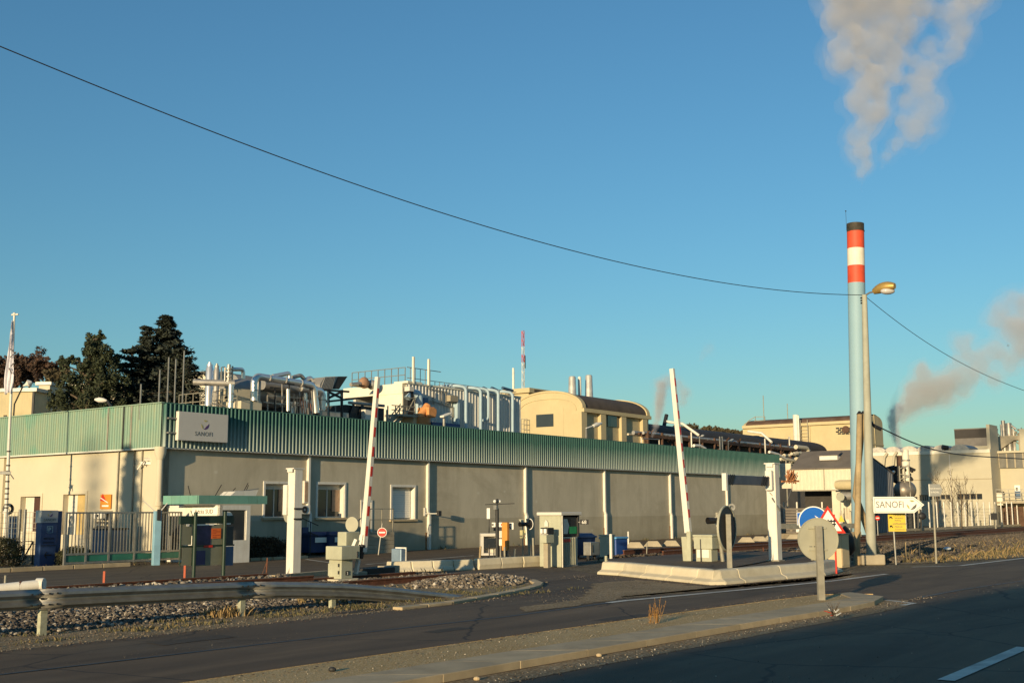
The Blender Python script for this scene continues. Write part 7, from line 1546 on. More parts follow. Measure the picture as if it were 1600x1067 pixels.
for u, v in ((1392, 709), (1377, 711)): y_, z_ = side(u, v, SB - .4); mb.tube([(-.4, y_, z_ - 2), (-.4, y_ - .3, z_ - .2), (-.4, y_ - .6, z_ + .2)], .13, 8)
mb.build('vent_pipe', m_gwall, rb2, smooth=True)
# return wing further right
y_w = y_c; SW = SB + Lx; wg = blockT('glazed_wing', 'right hand wing with a dark window band, balcony and wall poster', 'building', SW, 0)
y_r = side(1640, 730, SW)[0]; zwb0, zwb1 = side(1580, 731, SW)[1], side(1580, 706, SW)[1]
MB().box(0, .3, y_r, y_w, 0, zwb0).box(-.6, .3, y_r, y_w + .0, zwb1 - .1, zwb1 + .1).build('wall', m_gwall, wg); MB().box(-.25, -.2, y_r, y_w, zwb0, zwb1 - .1).build('window_band', M('grey_glazing', (.12, .115, .10), .3, var=.3, sc=1.5, spec=.7), wg)
for i in range(7): y_ = y_w + (y_r - y_w) * i / 6; MB().box(-.3, -.251, y_ - .06, y_ + .06, zwb0, zwb1).build('mullion', m_conc, wg)
a = side(1585, 758, SW - .1); b = side(1595, 778, SW - .1); c = side(1587, 767, SW - .1)
MB().box(-.12, -.08, b[0], a[0], b[1], a[1]).build('poster_white', m_signwhite, wg); MB().box(-.135, -.125, b[0], a[0], b[1], c[1]).build('poster_blue', m_steelblue, wg); MB().box(-.135, -.125, b[0] + .2, a[0] - .1, a[1] - .5, a[1] - .2).build('poster_print', m_inkb, wg)
zb_ = side(1580, 783, SW)[1]; MB().box(-2, 0, y_r, y_w, zb_ - .2, zb_).build('balcony', m_conc, wg); mb = MB()
for z in (.4, .75, 1.1): mb.bar((-2, y_r, zb_ + z), (-2, y_w, zb_ + z), .05)
for i in range(9): y_ = y_w + (y_r - y_w) * i / 8; mb.bar((-2, y_, zb_), (-2, y_, zb_ + 1.1), .05)
mb.build('railing', m_galv, wg); MB().box(-.02, 0, side(1600, 800, SW)[0], side(1562, 800, SW)[0], 0, zb_ - .5).build('garage_door', m_rackr, wg)
y_ = side(1561, 776, SW - 1)[0]; z_ = side(1561, 776, SW - 1)[1]; T = thing('box_unit', 'pale box unit on the wall below the balcony corner', 'unit', W(SW - 1.5, y_), ROT); MB().box(-.3, .3, -.5, .5, z_ - .8, z_ + .4).build('casing', m_techw, T, bevel=.03); MB().box(-.35, .35, -.55, .55, z_ + .4, z_ + .5).build('top', m_dark, T)
# charcoal tower
ST_ = 100.; ya, za2 = side(1491, 672, ST_); yb2, _ = side(1548, 669, ST_); T = blockT('charcoal_tower', 'boxy charcoal clad tower rising over the beige hall at right', 'building', ST_, yb2); Lq = fac(1559, 673, yb2)[0] - ST_
MB().box(0, Lq, 0, ya - yb2, 0, za2).build('walls', m_tower, T); MB().box(-.03, Lq + .03, -.03, ya - yb2 + .03, za2, za2 + .12).build('coping', m_roofg, T); z = side(1520, 684, ST_)[1]; MB().box(-.04, -.001, 0, ya - yb2, z, z + .9).build('dark_band', m_roofd, T); MB().box(-.3, 0, 0, ya - yb2, 0, side(1530, 697, ST_)[1]).build('lower_wall', m_gwall, T)
# concrete portal with pipes
SQ = 98.; T = blockT('concrete_gantry', 'concrete gantry frame holding upright pipes at the far right', 'gantry', SQ, 0); y0_, y1_ = side(1549, 684, SQ)[0], side(1620, 684, SQ)[0]; za3, zb3 = side(1570, 681, SQ)[1], side(1570, 688, SQ)[1]; zc3 = side(1570, 709, SQ)[1]
MB().box(0, 1.5, y1_, y0_, zb3, za3).build('beam', m_conc, T); MB().prism([(0, y0_, zb3), (0, y0_ - .5, zb3), (0, y0_ - 2.2, zb3 + .02), (0, y0_ - .9, zb3 - .8), (0, y0_ - .6, zb3 - 1.6), (0, y0_, zb3 - 1.6)], (1.2, 0, 0)).build('haunch', m_conc, T); MB().box(0, 1.2, y0_ - .5, y0_, 0, zb3).box(0, 1.2, side(1596, 700, SQ)[0] - 1, side(1592, 700, SQ)[0], 0, zb3).build('column', m_conc, T)
MB().box(-.2, 2, y1_, y0_, zc3 - .3, zc3).build('deck', m_conc, T)
for u, v, r in ((1564, 663, .12), (1567, 657, .2), (1575.5, 661, .3), (1579, 662, .1), (1583, 670, .12), (1585, 673, .06)):
    y_, z_ = side(u, v, SQ + .7); MB().cyl((.7, y_, 3), (.7, y_, z_), r, n=12).build('upright_pipe', m_steeld, T, smooth=True)
MB().cyl((.7, side(1573, 661, SQ)[0], side(1573, 661, SQ)[1]), (.7, side(1585, 670, SQ)[0], side(1585, 670, SQ)[1]), .1).build('slanted_pipe', m_steeld, T); mb = MB()
for i in range(20): y_ = side(R_.uniform(1552, 1600), 690, SQ)[0]; z = zc3 + R_.uniform(.2, 2.6); mb.cyl((.7, y_, z), (.7, y_ + R_.uniform(-.6, .6), z + R_.uniform(-.8, .8)), R_.uniform(.05, .14), n=7)
mb.build('pipe_tangle', m_galvdull, T, smooth=True); MB().box(-.1, 2, side(1640, 690, SQ)[0], side(1594, 690, SQ)[0], 0, side(1598, 670, SQ)[1]).build('pale_block', m_gwall, T)

# ---- white post fence at right
fa, fb2 = G(1222, 832), G(1388, 831)
def fence(A, B, pix, label, v_top, name='post_fence', mesh=True):
    A = Vector(A); d = B - A; L_ = d.length; T = thing(name, label, 'fence', A, math.atan2(d.y, d.x)); out = []
    for u, vt, vb in pix:
        r = ray(u, vb); n_ = Vector((d.y, -d.x, 0)); k = n_.dot(A) / n_.dot(Vector((r.x, r.y, 0))); p = Vector((r.x * k, r.y * k, 0)); x = (p - A).dot(d.normalized()); out.append(x)
        h = P(u, vt, p.y).z; MB().box(x - .05, x + .05, -.04, .04, 0, h).build('post', m_white, T)
    x0, x1 = min(out), max(out)
    if mesh:
        mb = MB(); n = min(1400, int((x1 - x0) / .1)); hm = 1.75
        for i in range(n): x = x0 + (x1 - x0) * i / n; mb.add([(x - .004, 0, 0), (x + .004, 0, 0), (x + .004, 0, hm), (x - .004, 0, hm)], [(0, 1, 2, 3)])
        for i in range(7): z = .1 + hm * i / 7; mb.add([(x0, 0, z), (x1, 0, z), (x1, 0, z + .012), (x0, 0, z + .012)], [(0, 1, 2, 3)])
        mb.build('wire_mesh', m_galv, T, kind='stuff')
    MB().box(x0, x1, -.05, .05, .02, .2).build('bottom_rail', m_conc, T)
    return T
px = [(1227 + i * 19.6, 784 - i * 1.0, 832 - i * .5) for i in range(4)]
px1 = [(1226.5, 784, 832), (1247, 784, 832), (1286.5, 784, 832)]
fence(G(1220, 832), G(1330, 833), px1, 'short run of white fence posts behind the right gauge post', 784, mesh=False)
px2 = []
for i, (ub, ut) in enumerate(((1388.5, 1387), (1416, 1414), (1429.5, 1428), (1441, 1439), (1453.5, 1452.5), (1465.5, 1463), (1477, 1475), (1488, 1487), (1498.5, 1496), (1509.5, 1507), (1519.5, 1518), (1529, 1527), (1539, 1537), (1548.5, 1546.5), (1557, 1555.5), (1566, 1564), (1575, 1573), (1583, 1581), (1591, 1589), (1599, 1597), (1607, 1605), (1616, 1614), (1625, 1623))): px2.append((ub, 784 + (0 if ub > 1400 else 18), 831 - (ub - 1388) * .046))
fence(G(1388, 831), G(1600, 821.5), px2, 'long fence of slender white posts along the bank at right', 783)
MB().add([(0, 0, 0), (1, 0, 0), (1, 1, 0)], [(0, 1, 2)])
T = thing('rail_fence', 'low horizontal metal barrier rail behind the right gauge post', 'barrier', G(1205, 842)); A = T.location; B_ = G(1345, 838); q = B_ - A; MB().bar((0, 0, P(1205, 822, A.y).z), (q.x, q.y, P(1345, 821, B_.y).z), .06, .3).build('rail', m_galvdull, T); MB().bar((0, 0, .15), (q.x, q.y, .15), .1, .3).build('kerb_beam', m_kerb, T)
for f in (0, .3, .6, .95): MB().box(q.x * f - .06, q.x * f + .06, q.y * f, q.y * f + .1, 0, .8).build('post', m_galvdull, T)
# yard wall/slatted screen beyond fence between shed and bank
T = thing('lens_signal', 'dark two-headed railway signal standing by the white fence posts', 'signal', G(1440, 829)); A = T.location; zz = P(1440, 806, A.y).z
MB().cyl((0, 0, 0), (0, 0, zz + .5), .07).build('pole', m_dark, T); MB().ball((.1, 0, zz), .32, 10, 7, (1, .5, .9)).build('head', m_black, T, smooth=True); MB().tube([(-.25, 0, zz - .9), (-.2, 0, zz + .2)], .08, 8).build('side_lamp', m_black, T)
T = thing('bank_lamp', 'dark lamp post among the fence posts below the balcony', 'lamp', G(1556, 826)); A = T.location; zz = P(1555, 806, A.y).z; MB().cyl((0, 0, 0), (0, 0, zz + 1), .07).build('pole', m_galvdull, T); MB().box(-.35, .15, -.1, .1, zz - .3, zz + .25).build('cabinet', m_dark, T, bevel=.03)
g = G(1370, 832); T = thing('no_entry_sign', 'tiny red and white no entry sign right of the timber pole', 'sign', Vector(P(1371, 809, 60).to_tuple())); T.location.z = 0; zz = P(1371, 809, 60).z; MB().disc((0, 0, zz), .12, (0, 1, 0), .03, 20).build('disc', m_red, T); MB().box(-.08, .08, -.03, -.018, zz - .025, zz + .025).build('bar', m_signwhite, T); MB().cyl((0, .05, 0), (0, .05, zz), .03).build('pole', m_galv, T)

# ---- chimney
cb0 = G(1345, 835); ct = P(1336.5, 352, cb0.y); T = thing('chimney', 'tall pale blue chimney with red and white bands and a sooty top', 'chimney', Vector((cb0.x, cb0.y, 0))); ch = ct.z; rc = 13.6 / F * cb0.y * .985
def zc_(v): return P(1337, v, cb0.y).z
lean = ct.x - cb0.x
cuts = [(0, 'flue', m_chblue, 443), (443, 'red_band', m_chred, 416), (416, 'white_band', m_chwhite, 389), (389, 'red_band', m_chred, 362.5), (362.5, 'soot_cap', m_chblack, 350)]
for v0, nm, mt, v1 in cuts:
    z0_ = 0 if v0 == 0 else zc_(v0); z1_ = zc_(v1); MB().tube([(lean * z0_ / ch, 0, z0_), (lean * z1_ / ch, 0, z1_)], rc + (.0 if v0 else .0), 40, caps=(nm == 'soot_cap')).build(nm, mt, T, smooth=True)
MB().ring((lean, 0, zc_(362)), rc, rc + .02, (0, 0, 1), .05, 32).build('ring', m_chblack, T); MB().cyl((lean - .62, 0, ch - .4), (lean - .62, 0, zc_(330)), .012, n=5).ball((lean - .62, 0, zc_(330)), .05, 6, 5).build('lightning_rod', m_dark, T)

# ---- far left buildings
def bld(name, label, u0, v0, u1, v1, y, dep, mat, ang=0.25, roofm=None, ov=.2):
    a = P(u0, v0, y); b = P(u1, v1, y); T = thing(name, label, 'building', Vector((b.x, y, 0)), -ang); w_ = b.x - a.x; h = (a.z + b.z) / 2
    MB().box(-w_, 0, 0, dep, 0, h).build('walls', mat, T); MB().box(-w_ - ov, ov, -ov, dep + ov, h, h + .25).build('roof_edge', roofm or m_galv, T); return T, w_, h
T, w_, h = bld('flat_building', 'low beige flat-roofed building behind the fascia at far left', -60, 609, 55, 615, 82, 14, m_yellowd, .12)
a = P(5, 658, 82) ; MB().box(P(3, 650, 82).x - T.location.x, P(8, 650, 82).x - T.location.x, -.05, 0, P(5, 660, 82).z, P(5, 648, 82).z).build('door', m_roof, T); MB().box(-.15, .0, -.12, -.05, 0, h).build('downpipe', m_dark, T)
T, w_, h = bld('white_block', 'small cream block with one window between the beige building and the pine', 54, 627, 80, 629, 84, 8, m_cream, .1); MB().box(-w_ + .12, -w_ * .45, -.06, 0, P(60, 650, 84).z, P(60, 639, 84).z).build('window', m_glass, T)
for x in (-w_ + .06, -w_ * .42): MB().box(x, x + .08, -.1, 0, P(60, 652, 84).z, P(60, 637, 84).z).build('window_frame', m_white, T)
T, w_, h = bld('roof_cabin', 'small pale cabin on the flat roof beside the dark pine', 60, 601, 78, 602, 92, 5, m_cream, .1)
T, w_, h = bld('ribbed_hall', 'grey ribbed hall half hidden by the cedar and the roof plant', 262, 583, 330, 586, 88, 14, m_techg, .5)
for i in range(26): x = -w_ + w_ * i / 26; MB().box(x, x + .12, -.07, 0, 0, h).build('rib', m_ribcream, T)
T, w_, h = bld('pale_hall', 'pale hall glimpsed in the gaps beneath the conifers', 110, 606, 275, 600, 104, 10, m_cream, 0)
for i in range(9): x = -w_ + w_ * (i + .3) / 9; MB().box(x, x + w_ * .05, -.05, 0, h * .55, h * .8).build('window', m_glass, T)
for u0, v0, u1, v1, y, lab in ((36, 603, 50, 597, 76, 'white cobra lamp head above the beige building'), (148, 624, 167, 626, 47, 'white cobra lamp head before the dark pine'), ):
    a, b = P(u0, v0, y), P(u1, v1, y); T = thing('area_lamp', lab, 'lamp', Vector((a.x, y, 0)), 0, 'area lamps around the plant'); q = b - a; w_ = Vector((0, 0, a.z)); k = 1 if u0 < 100 else -1
    MB().tube([w_, w_ + q * .35, w_ + q * .7, w_ + q], [.04, .11, .1, .04] if k < 0 else [.03, .1, .28, .08], 10).build('head', m_white, T, smooth=True); MB().tube([w_ + (q if k < 0 else Vector((0, 0, 0))), Vector(((q.x + .8) if k < 0 else -.5, 0, a.z - 1.2)), Vector(((q.x + 1.0) if k < 0 else -.6, 0, 0))], .05, 6).build('mast', m_dark, T)

# =================================================================== TREES
def leafcloud(mb, c, r, n, size, sq=(1, 1, 1), flat=.0, tone=(0, 1), drop=0.):
    c = Vector(c)
    for _ in range(n):
        d = Vector((R_.gauss(0, 1), R_.gauss(0, 1), R_.gauss(0, 1))).normalized() * r * (R_.random() ** .45)
        p = c + Vector((d.x * sq[0], d.y * sq[1], d.z * sq[2])); a = Vector((R_.gauss(0, 1), R_.gauss(0, 1), R_.gauss(0, 1) * (1 - flat))).normalized() * size * R_.uniform(.6, 1.4)
        b = Vector((R_.gauss(0, 1), R_.gauss(0, 1), R_.gauss(0, 1) * (1 - flat) - drop)).normalized() * size * R_.uniform(.35, .8); o = len(mb.v)
        mb.v += [tuple(p - a * .5), tuple(p + b * .5), tuple(p + a * .5), tuple(p - b * .5)]; mb.f.append((o, o + 1, o + 2, o + 3)); mb.tone.append(R_.uniform(*tone))
def conifer(label, base, top, wid, n_tier, mat, size=.35, lean=0, z_low=.1, per=26, droop=.12, name='conifer_tree', group=None, shape=1.0, seg=5):
    T = thing(name, label, 'tree', base, 0, group); H = top; MB().tube([(0, 0, 0), (lean * .5, 0, H * .5), (lean, 0, H * .99)], [H * .022, H * .014, .03], 8).build('trunk', m_bark, T, smooth=True)
    lm = MB(); bm = MB()
    for i in range(n_tier):
        f = z_low + (1 - z_low) * (i / n_tier); z = H * f; r = wid * ((1 - f) ** shape) * R_.uniform(.75, 1.15) + .15; nb = 5 if f < .8 else 4
        for k in range(nb):
            a = 2 * PI * (k + R_.random() * .8) / nb; L_ = r * R_.uniform(.6, 1.1); d = Vector((math.cos(a), math.sin(a), 0)); p0 = Vector((lean * f, 0, z)); p1 = p0 + d * L_ + Vector((0, 0, L_ * R_.uniform(-droop, droop * 1.2)))
            bm.tube([p0, p1], [.05, .012], 4, caps=False)
            for j in range(seg):
                q = p0.lerp(p1, (j + .6) / seg); leafcloud(lm, q, .16 + L_ * .17, int(per * (.6 + .4 * j / seg)) + 3, size, (1, 1, .55), .6)
    bm.build('branches', m_bark, T); lm.build('crown', mat, T); return T
def gp_(u, y): return Vector((P(u, 700, y).x, y, 0))
conifer('tall cedar with the highest tip right of the pine group', gp_(258, 66), P(250, 490, 66).z, 4.8, 44, m_cedar, .25, -.2, .2, 38, shape=.85)
conifer('slim second tip of the cedar group, leaning left', gp_(222, 65), P(222, 507, 65).z, 3.2, 38, m_cedar, .23, 0, .2, 34, shape=1.0)
conifer('broad low dark cedar nearest the ribbed hall', gp_(278, 62), P(272, 540, 62).z, 3.6, 24, m_cedar, .24, 0, .2, 38, shape=.6)
conifer('short spreading cedar in the gap between pine and tall cedar', gp_(200, 64), P(200, 538, 64).z, 3.3, 22, m_cedar, .24, 0, .2, 38, shape=.6)
def pine(label, base, H, blobs, mat, name='pine_tree', n=420, size=.3, group=None, trunk=True, dens=1.):
    T = thing(name, label, 'tree', base, 0, group); MB().tube([(0, 0, 0), (.1, 0, H * .5), (0, 0, H * .95)], [.25, .18, .05], 8).build('trunk', m_bark, T, smooth=True); lm = MB(); bm = MB()
    for (x, z, r) in blobs:
        y = R_.uniform(-1, 1) * r; bm.tube([(0, 0, max(.5, z - r * 1.6)), (x * .5, y * .5, z - r * .7), (x, y, z)], [.1, .06, .02], 5, caps=False)
        for q in range(9):
            d = Vector((R_.gauss(0, .55), R_.gauss(0, .55), R_.gauss(0, .5))) * r; leafcloud(lm, Vector((x, y, z)) + d, r * .45, int(n * dens * r * .17) + 8, size, (1, 1, 1.15), .0)
    bm.build('branches', m_bark, T); lm.build('crown', mat, T); return T
def blobs_px(pts, y, bx_): return [(P(u, v, y).x - bx_, P(u, v, y).z, r * y / F) for u, v, r in pts]
y = 62; b = gp_(132, y)
pine('bushy dark pine left of the cedars behind the fascia', b, P(150, 525, y).z, blobs_px([(152, 538, 14), (136, 552, 12), (140, 530, 7), (158, 526, 6), (162, 558, 18), (128, 575, 16), (106, 572, 10), (118, 562, 8), (146, 585, 22), (112, 592, 16), (176, 592, 18), (98, 610, 14), (128, 615, 22), (160, 618, 22), (88, 628, 12), (108, 640, 18), (184, 620, 16), (140, 643, 20), (175, 645, 16), (172, 556, 10), (130, 600, 16), (146, 605, 18), (140, 625, 18), (120, 632, 16), (150, 565, 16), (165, 600, 16), (150, 630, 16), (100, 625, 12), (150, 560, 14), (150, 545, 12), (145, 572, 14), (160, 575, 14)], y, b.x), m_pine, n=900, size=.17)
for (u, v, r, yy, lab, mt) in ((12, 575, 26, 118, 'russet tree at the far left edge behind the flagpole', m_autumn), (40, 570, 24, 120, 'russet tree behind the beige flat building', m_autumn), (66, 578, 22, 116, 'reddish tree just left of the dark pine', m_autumn), (-15, 580, 26, 118, 'russet tree cut by the left picture edge', m_autumn), (84, 590, 16, 114, 'small brownish tree touching the pine', m_olivel)):
    b = gp_(u, yy); k = yy / F; zt_ = P(u, v - r * .75, yy).z
    pine(lab, b, zt_, [(R_.uniform(-r, r) * k * .8, P(u, v, yy).z + R_.uniform(-.9, .55) * r * k, r * k * R_.uniform(.3, .48)) for _ in range(15)], mt, 'deciduous_tree', n=300, size=.3, group='russet trees far left')
# distant ridge of trees beyond the dark roof
for i in range(13):
    u = 1062 + i * 8.2; v = 661 + i * .75 + R_.uniform(-1.5, 1.5); yy = 150 + R_.uniform(-4, 4); b = gp_(u, yy); k = yy / F; r = R_.uniform(5, 8)
    lab = f'small olive-brown tree on the skyline, number {i + 1} from the left end of the row'
    pine(['leftmost small olive-brown tree above the long dark roof', 'olive-brown skyline tree just right of the right boom', 'third tree of the skyline row over the dark roof', 'fourth tree of the skyline row over the dark roof', 'fifth tree of the skyline row over the dark roof', 'sixth tree of the skyline row over the dark roof', 'middle tree of the skyline row over the dark roof', 'eighth tree of the skyline row over the dark roof', 'ninth tree of the skyline row over the dark roof', 'tenth tree of the skyline row over the dark roof', 'third from last tree of the skyline row', 'second from last tree of the skyline row', 'rightmost tree of the skyline row over the dark roof'][i], b, P(u, v, yy).z, [(R_.uniform(-r, r) * k, P(u, v + 4, yy).z - R_.uniform(0, 6) * k, r * k * R_.uniform(.35, .6)) for _ in range(6)], m_olivel, 'deciduous_tree', n=160, size=.38, group='small trees on the skyline')
# bare saplings before the beige hall
for i, (u, vb, vt, lab) in enumerate(((1466, 822, 733, 'bare sapling beside the grey pointed sign'), (1489, 820, 736, 'tallest bare sapling, left of the window strip'), (1503, 822, 745, 'bare sapling before the long window strip'), (1512, 820, 748, 'rightmost bare sapling with arching twigs'))):
    b = G(u, vb + 4); H = P(u, vt, b.y).z; T = thing('bare_tree', lab, 'tree', b, 0, 'bare saplings by the fence'); MB().tube([(0, 0, 0), (.1, 0, H * .5), (0, 0, H)], [.06, .04, .01], 6).build('trunk', m_bark, T, smooth=True); bm = MB()
    for k in range(13):
        z = H * R_.uniform(.25, .95); a = R_.uniform(0, 6.3); L_ = (H - z) * .45 + .3; p = Vector((math.cos(a) * L_ * .7, math.sin(a) * L_ * .7, z + L_)); q = Vector((0.05, 0, z)); bm.tube([q, q.lerp(p, .5) + Vector((0, 0, -.1)), p], [.022, .016, .008], 4, caps=False)
        for j in range(2): w_ = q.lerp(p, R_.uniform(.4, .9)); bm.tube([w_, w_ + Vector((R_.uniform(-.4, .4), R_.uniform(-.4, .4), R_.uniform(.1, .6)))], [.012, .006], 3, caps=False)
    bm.build('branches', m_bark, T)
# hedge & bushes
def bush(name, label, loc, lx, ly, h, mat, n, rz=0., size=.07):
    T = thing(name, label, 'bush', loc, rz); lm = MB(); bm = MB()
    for _ in range(n):
        x, y_ = R_.uniform(-.5, .5) * lx, R_.uniform(-.5, .5) * ly; z = h * (R_.random() ** .7) * (1 - .35 * (abs(2 * x / lx) ** 3)) * (1 + .15 * mnoise.noise(Vector((x * 2, y_ * 2, 1)))); leafcloud(lm, (x, y_, z), .07, 3, size)
    for _ in range(40): x, y_ = R_.uniform(-.45, .45) * lx, R_.uniform(-.4, .4) * ly; bm.tube([(x * .8, y_ * .5, 0), (x + R_.uniform(-.1, .1), y_, h * R_.uniform(.6, 1.15))], [.012, .004], 4, caps=False)
    bm.build('stems', m_bark, T); lm.build('foliage', mat, T); return T
s, t = st(411, 874); bush('hedge', 'dark brownish clipped hedge below the first wall window', W(s, t + .35), 2.6, .9, .78, m_hedge, 4200, ROT)
g = G(112, 885); bush('bush', 'rounded dark green bush between the totem and the gate', g + Vector((0, .3, 0)), 1.0, .8, .58, m_bush, 1700); g = G(4, 884); bush('bush', 'dark bush cut by the left picture edge at the foot of the flagpole', g, 1.1, .8, .9, m_bush, 1500)
# spruce outside the frame to the left, whose shadow falls on the cream wall
tS, zS = side(203, 760, 0.); q = W(0, tS) + Vector((sd.x, sd.y, 0)).normalized() * 26
conifer('slender spruce outside the picture to the left', q, side(200, 703, 0)[1] + 26 * math.tan(SUN_EL) + .2, 1.9, 30, m_cedar, .22, 0, .3, 16, shape=.9, seg=5)
q = W(0, side(146, 750)[0]) + Vector((sd.x, sd.y, 0)).normalized() * 150
conifer('distant spruce outside the picture to the left', q, side(146, 722, 0)[1] + 150 * math.tan(SUN_EL) + 1.0, 2.6, 26, m_cedar, .5, 0, .3, 22, shape=.9)
# unseen house added behind the viewer to cast evening shade over the near lane
nD = Vector((math.cos(math.radians(38.5)), -math.sin(math.radians(38.5)), 0)); dD = Vector((math.sin(math.radians(38.5)), math.cos(math.radians(38.5)), 0))
sh_ = Vector((sd.x, sd.y, 0)).normalized() / math.tan(SUN_EL); Hh = 7.6; Bp = Vector((-.1, 11.4, 0)) + sh_ * Hh
T = thing('shade_house', 'long rendered house, unseen and added behind the viewer to shade the near lane', 'house', Bp, math.atan2(dD.y, dD.x))
MB().box(-34, 42, -8.5, 0, 0, Hh).build('walls', m_cream, T); MB().box(-34.4, 42.4, -8.9, .0, Hh, Hh + .15).build('roof', m_roofg, T)
for i in range(12):
    x = -31 + i * 6.1
    for z in (1., 4.4): f = MB().box(x, x + 1.3, .0, .06, z, z + 1.6).build('window', m_white, T); MB().box(x + .08, x + 1.22, .06, .08, z + .08, z + 1.52).build('pane', m_glass, f)

# =================================================================== STEAM PLUMES (real volumes over the stacks)
def steam(name, dens, col, sc, lo, hi):
    m = bpy.data.materials.new(name); m.use_nodes = True; nt = m.node_tree; nt.nodes.remove(nt.nodes['Principled BSDF']); out = [n for n in nt.nodes if n.type == 'OUTPUT_MATERIAL'][0]
    v = nd(nt, 'ShaderNodeVolumePrincipled'); v.inputs['Color'].default_value = (*col, 1); v.inputs['Anisotropy'].default_value = .0
    tc = nd(nt, 'ShaderNodeTexCoord'); n = noi(nt, tc.outputs['Object'], sc, 5, .6, .4)
    mr = nd(nt, 'ShaderNodeMapRange'); mr.inputs['From Min'].default_value = lo; mr.inputs['From Max'].default_value = hi; mr.inputs['To Max'].default_value = dens
    nt.links.new(n, mr.inputs['Value']); nt.links.new(mr.outputs[0], v.inputs['Density']); nt.links.new(v.outputs[0], out.inputs['Volume']); return m
def plume(label, puffs, y, mats, voxel, disp, tsize, grow=(.92, 1.3, 1.8)):
    """one plume: a core, a thinner shell and a faint veil, each a closed volume"""
    T0 = P(puffs[0][0], puffs[0][1], y); T = thing('steam_plume', label, 'steam plume', T0)
    rr_ = random.Random(5)
    for kk, (g, mat) in enumerate(zip(grow, mats)):
        mb = MB()
        for u, v, r in puffs:
            p = P(u, v, y) - T0; rr = r * y / F; c = p + Vector((0, rr_.gauss(0, rr * .35), 0)); mb.ball(c, rr * g, 14, 9)
            for _ in range(4):
                d = Vector((rr_.gauss(0, 1), rr_.gauss(0, 1), rr_.gauss(0, 1))).normalized(); mb.ball(c + d * rr * .8 * g, rr * g * rr_.uniform(.3, .5), 10, 7)
        o = mb.build(['core', 'outer_cloud', 'veil'][kk], mat, T, smooth=True); rm = o.modifiers.new('remesh', 'REMESH'); rm.mode = 'VOXEL'; rm.voxel_size = voxel * (1 + .3 * kk); rm.use_smooth_shade = True
        for k, (ts, st_) in enumerate(((tsize, disp), (tsize * .35, disp * .45))):
            tx = bpy.data.textures.new('billow', 'CLOUDS'); tx.noise_scale = ts; tx.noise_depth = 3; dm = o.modifiers.new('billow', 'DISPLACE'); dm.texture = tx; dm.strength = st_ * (1 + .2 * kk); dm.mid_level = .5; dm.texture_coords = 'LOCAL'
    return T
def shells(name, dens, col, sc):
    return [steam(name + '_core', dens * .7, col, sc, .26, .66), steam(name + '_cloud', dens * .4, col, sc * .9, .3, .68), steam(name + '_veil', dens * .12, col, sc * .6, .34, .66)]
PL1 = [(1347, 287, 4), (1345, 272, 8), (1352, 258, 12), (1345, 238, 17), (1342, 212, 18), (1352, 197, 19), (1360, 180, 22), (1340, 165, 18), (1337, 150, 15), (1352, 138, 21), (1368, 122, 24), (1345, 103, 15), (1314, 97, 20), (1309, 76, 19), (1328, 60, 25), (1352, 70, 26), (1312, 30, 25), (1340, 20, 33), (1380, 40, 30), (1402, 15, 28), (1370, 0, 36), (1320, -12, 34), (1425, -25, 32), (1388, 80, 24), (1392, 108, 16), (1375, 150, 15), (1378, 175, 13), (1400, 120, 12), (1408, 90, 13), (1420, 40, 16), (1440, 10, 18), (1345, 296, 3), (1350, 302, 2)]
PL1b = [(1378, 262, 5), (1385, 245, 9), (1400, 228, 13), (1425, 208, 20), (1440, 190, 24), (1452, 165, 23), (1440, 140, 22), (1447, 115, 20), (1470, 92, 16), (1490, 76, 19), (1500, 50, 20), (1490, 25, 22), (1510, 5, 22), (1530, -15, 26), (1500, -20, 24), (1418, 160, 15), (1410, 60, 16), (1450, 75, 14), (1412, 190, 14), (1425, 125, 13), (1430, 95, 12), (1465, 20, 14)]
PL2 = [(1404, 700, 3), (1401, 688, 5), (1398, 674, 7), (1396, 658, 8), (1398, 642, 9), (1409, 652, 10), (1416, 640, 13), (1426, 628, 17), (1430, 608, 15), (1447, 615, 22), (1441, 578, 11), (1442, 590, 13), (1472, 603, 20), (1475, 620, 16), (1497, 588, 19), (1503, 606, 14), (1515, 590, 14)]
PL2b = [(1500, 538, 15), (1514, 530, 11), (1509, 556, 15), (1525, 575, 15), (1537, 572, 15), (1553, 592, 14), (1553, 548, 18), (1553, 500, 16), (1566, 482, 17), (1583, 470, 16), (1587, 518, 25), (1594, 546, 21), (1576, 568, 15), (1604, 476, 20), (1622, 500, 24), (1535, 555, 14)]
PL3 = [(1022, 676, 3), (1024, 662, 5), (1028, 647, 7), (1030, 632, 8), (1032, 617, 9), (1031, 601, 9), (1042, 594, 8), (1060, 600, 8), (1070, 613, 9), (1067, 628, 8), (1048, 600, 7)]
PL4 = [(1100, 552, 7), (1108, 545, 9), (1096, 560, 6)]
plume('large pale steam plume rising over the banded chimney', PL1, cb0.y, shells('steam_dense', .9, (.95, .94, .97), .42), .16, .5, 1.3)
plume('thinner right hand branch of the steam above the banded chimney', PL1b, cb0.y + 1.5, shells('steam_thin', .6, (.95, .94, .97), .42), .16, .5, 1.3)
yst = W(SK, ys).y
PJ2 = [(1408, 703, 4), (1404, 697, 5), (1401, 688, 6), (1398, 677, 7), (1396, 666, 7), (1396, 655, 8), (1398, 645, 8), (1403, 638, 8)]
PJ3 = [(1019, 682, 3), (1022, 674, 4), (1025, 664, 5), (1028, 652, 6), (1030, 640, 7), (1031, 628, 8), (1032, 616, 8), (1034, 604, 8)]
plume('warm steam plume drifting from the thin stack at right', PL2, yst, shells('steam_warm', 1.3, (.96, .92, .90), .3), .22, .6, 1.8)
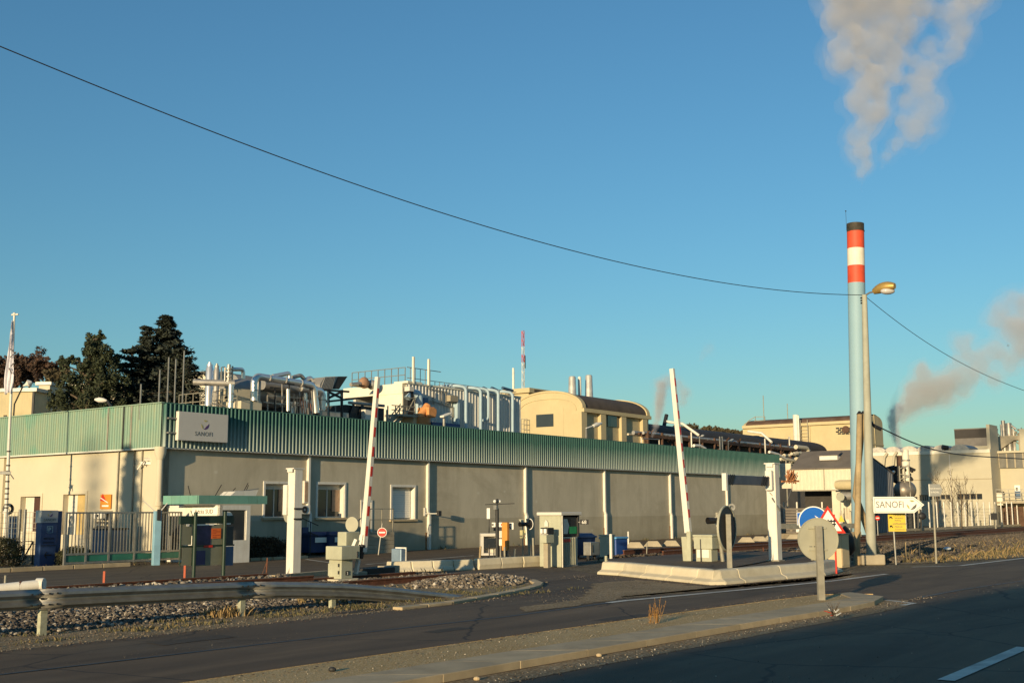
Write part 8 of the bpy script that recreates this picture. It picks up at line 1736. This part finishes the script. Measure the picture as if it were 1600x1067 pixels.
plume('faint drifting steam at the right picture edge', PL2b, yst + 3, shells('steam_faint', .6, (.96, .92, .92), .3), .24, .6, 1.8)
plume('small steam puff above the long dark roof left of the right boom', PL3, 84, shells('steam_small', 1.2, (.9, .85, .83), .5), .16, .3, 1.2)
plume('barely visible wisp of steam high above the long dark roof', PL4, 84, shells('steam_wisp', .25, (.9, .85, .83), .5), .16, .3, 1.2)
plume('grey upright foot of the warm steam plume over the thin stack', PJ2, yst - .3, shells('steam_foot', 2.6, (.80, .78, .84), .5), .12, .12, 1.0, (1.0, 1.3, 1.6))
plume('narrow rising foot of the small steam puff beside the ochre hall', PJ3, 83.6, shells('steam_puff_foot', 1.6, (.88, .84, .84), .5), .12, .12, 1.0, (1.0, 1.3, 1.6))

def hinges(T, x, y, z0, z1):
    for z in (z0, z1): MB().box(x, x + .02, y - .012, y + .03, z - .04, z + .04).build('hinge', m_dark, T)
for T in [o for o in COL.objects if o.name.startswith('crossing_barrier')]:
    hinges(T, -.02, .07, .25, .42); MB().cyl((.25, -.02, .02), (.3, -.14, .01), .015).build('cable', m_black, T)
lt = MB()
for _ in range(900):
    s_, t_ = R_.choice(((R_.uniform(-18, -3), R_.gauss(-24.6, .12)), (R_.uniform(-18, 6), R_.gauss(-26.65, .15)), (R_.uniform(-18, 0), R_.gauss(-20.0, .15)), (R_.uniform(5, 49), R_.gauss(-.3, .15))))
    a = R_.uniform(0, 6.3); r = R_.uniform(.012, .03); z = .09 if -25.5 < t_ < -24.45 and s_ < -3 else .016; o = len(lt.v)
    lt.v += [(s_ + r * math.cos(a), t_ + r * math.sin(a), z), (s_ + r * .5 * math.cos(a + 1.6), t_ + r * .5 * math.sin(a + 1.6), z + .008), (s_ - r * math.cos(a), t_ - r * math.sin(a), z + .004), (s_ + r * .5 * math.cos(a - 1.6), t_ + r * .5 * math.sin(a - 1.6), z)]
    lt.f.append((o, o + 1, o + 2, o + 3)); lt.tone.append(R_.random())
lt.build('fallen_leaves', m_autumn, loc=W(0, 0, 0), rz=ROT, kind='stuff')
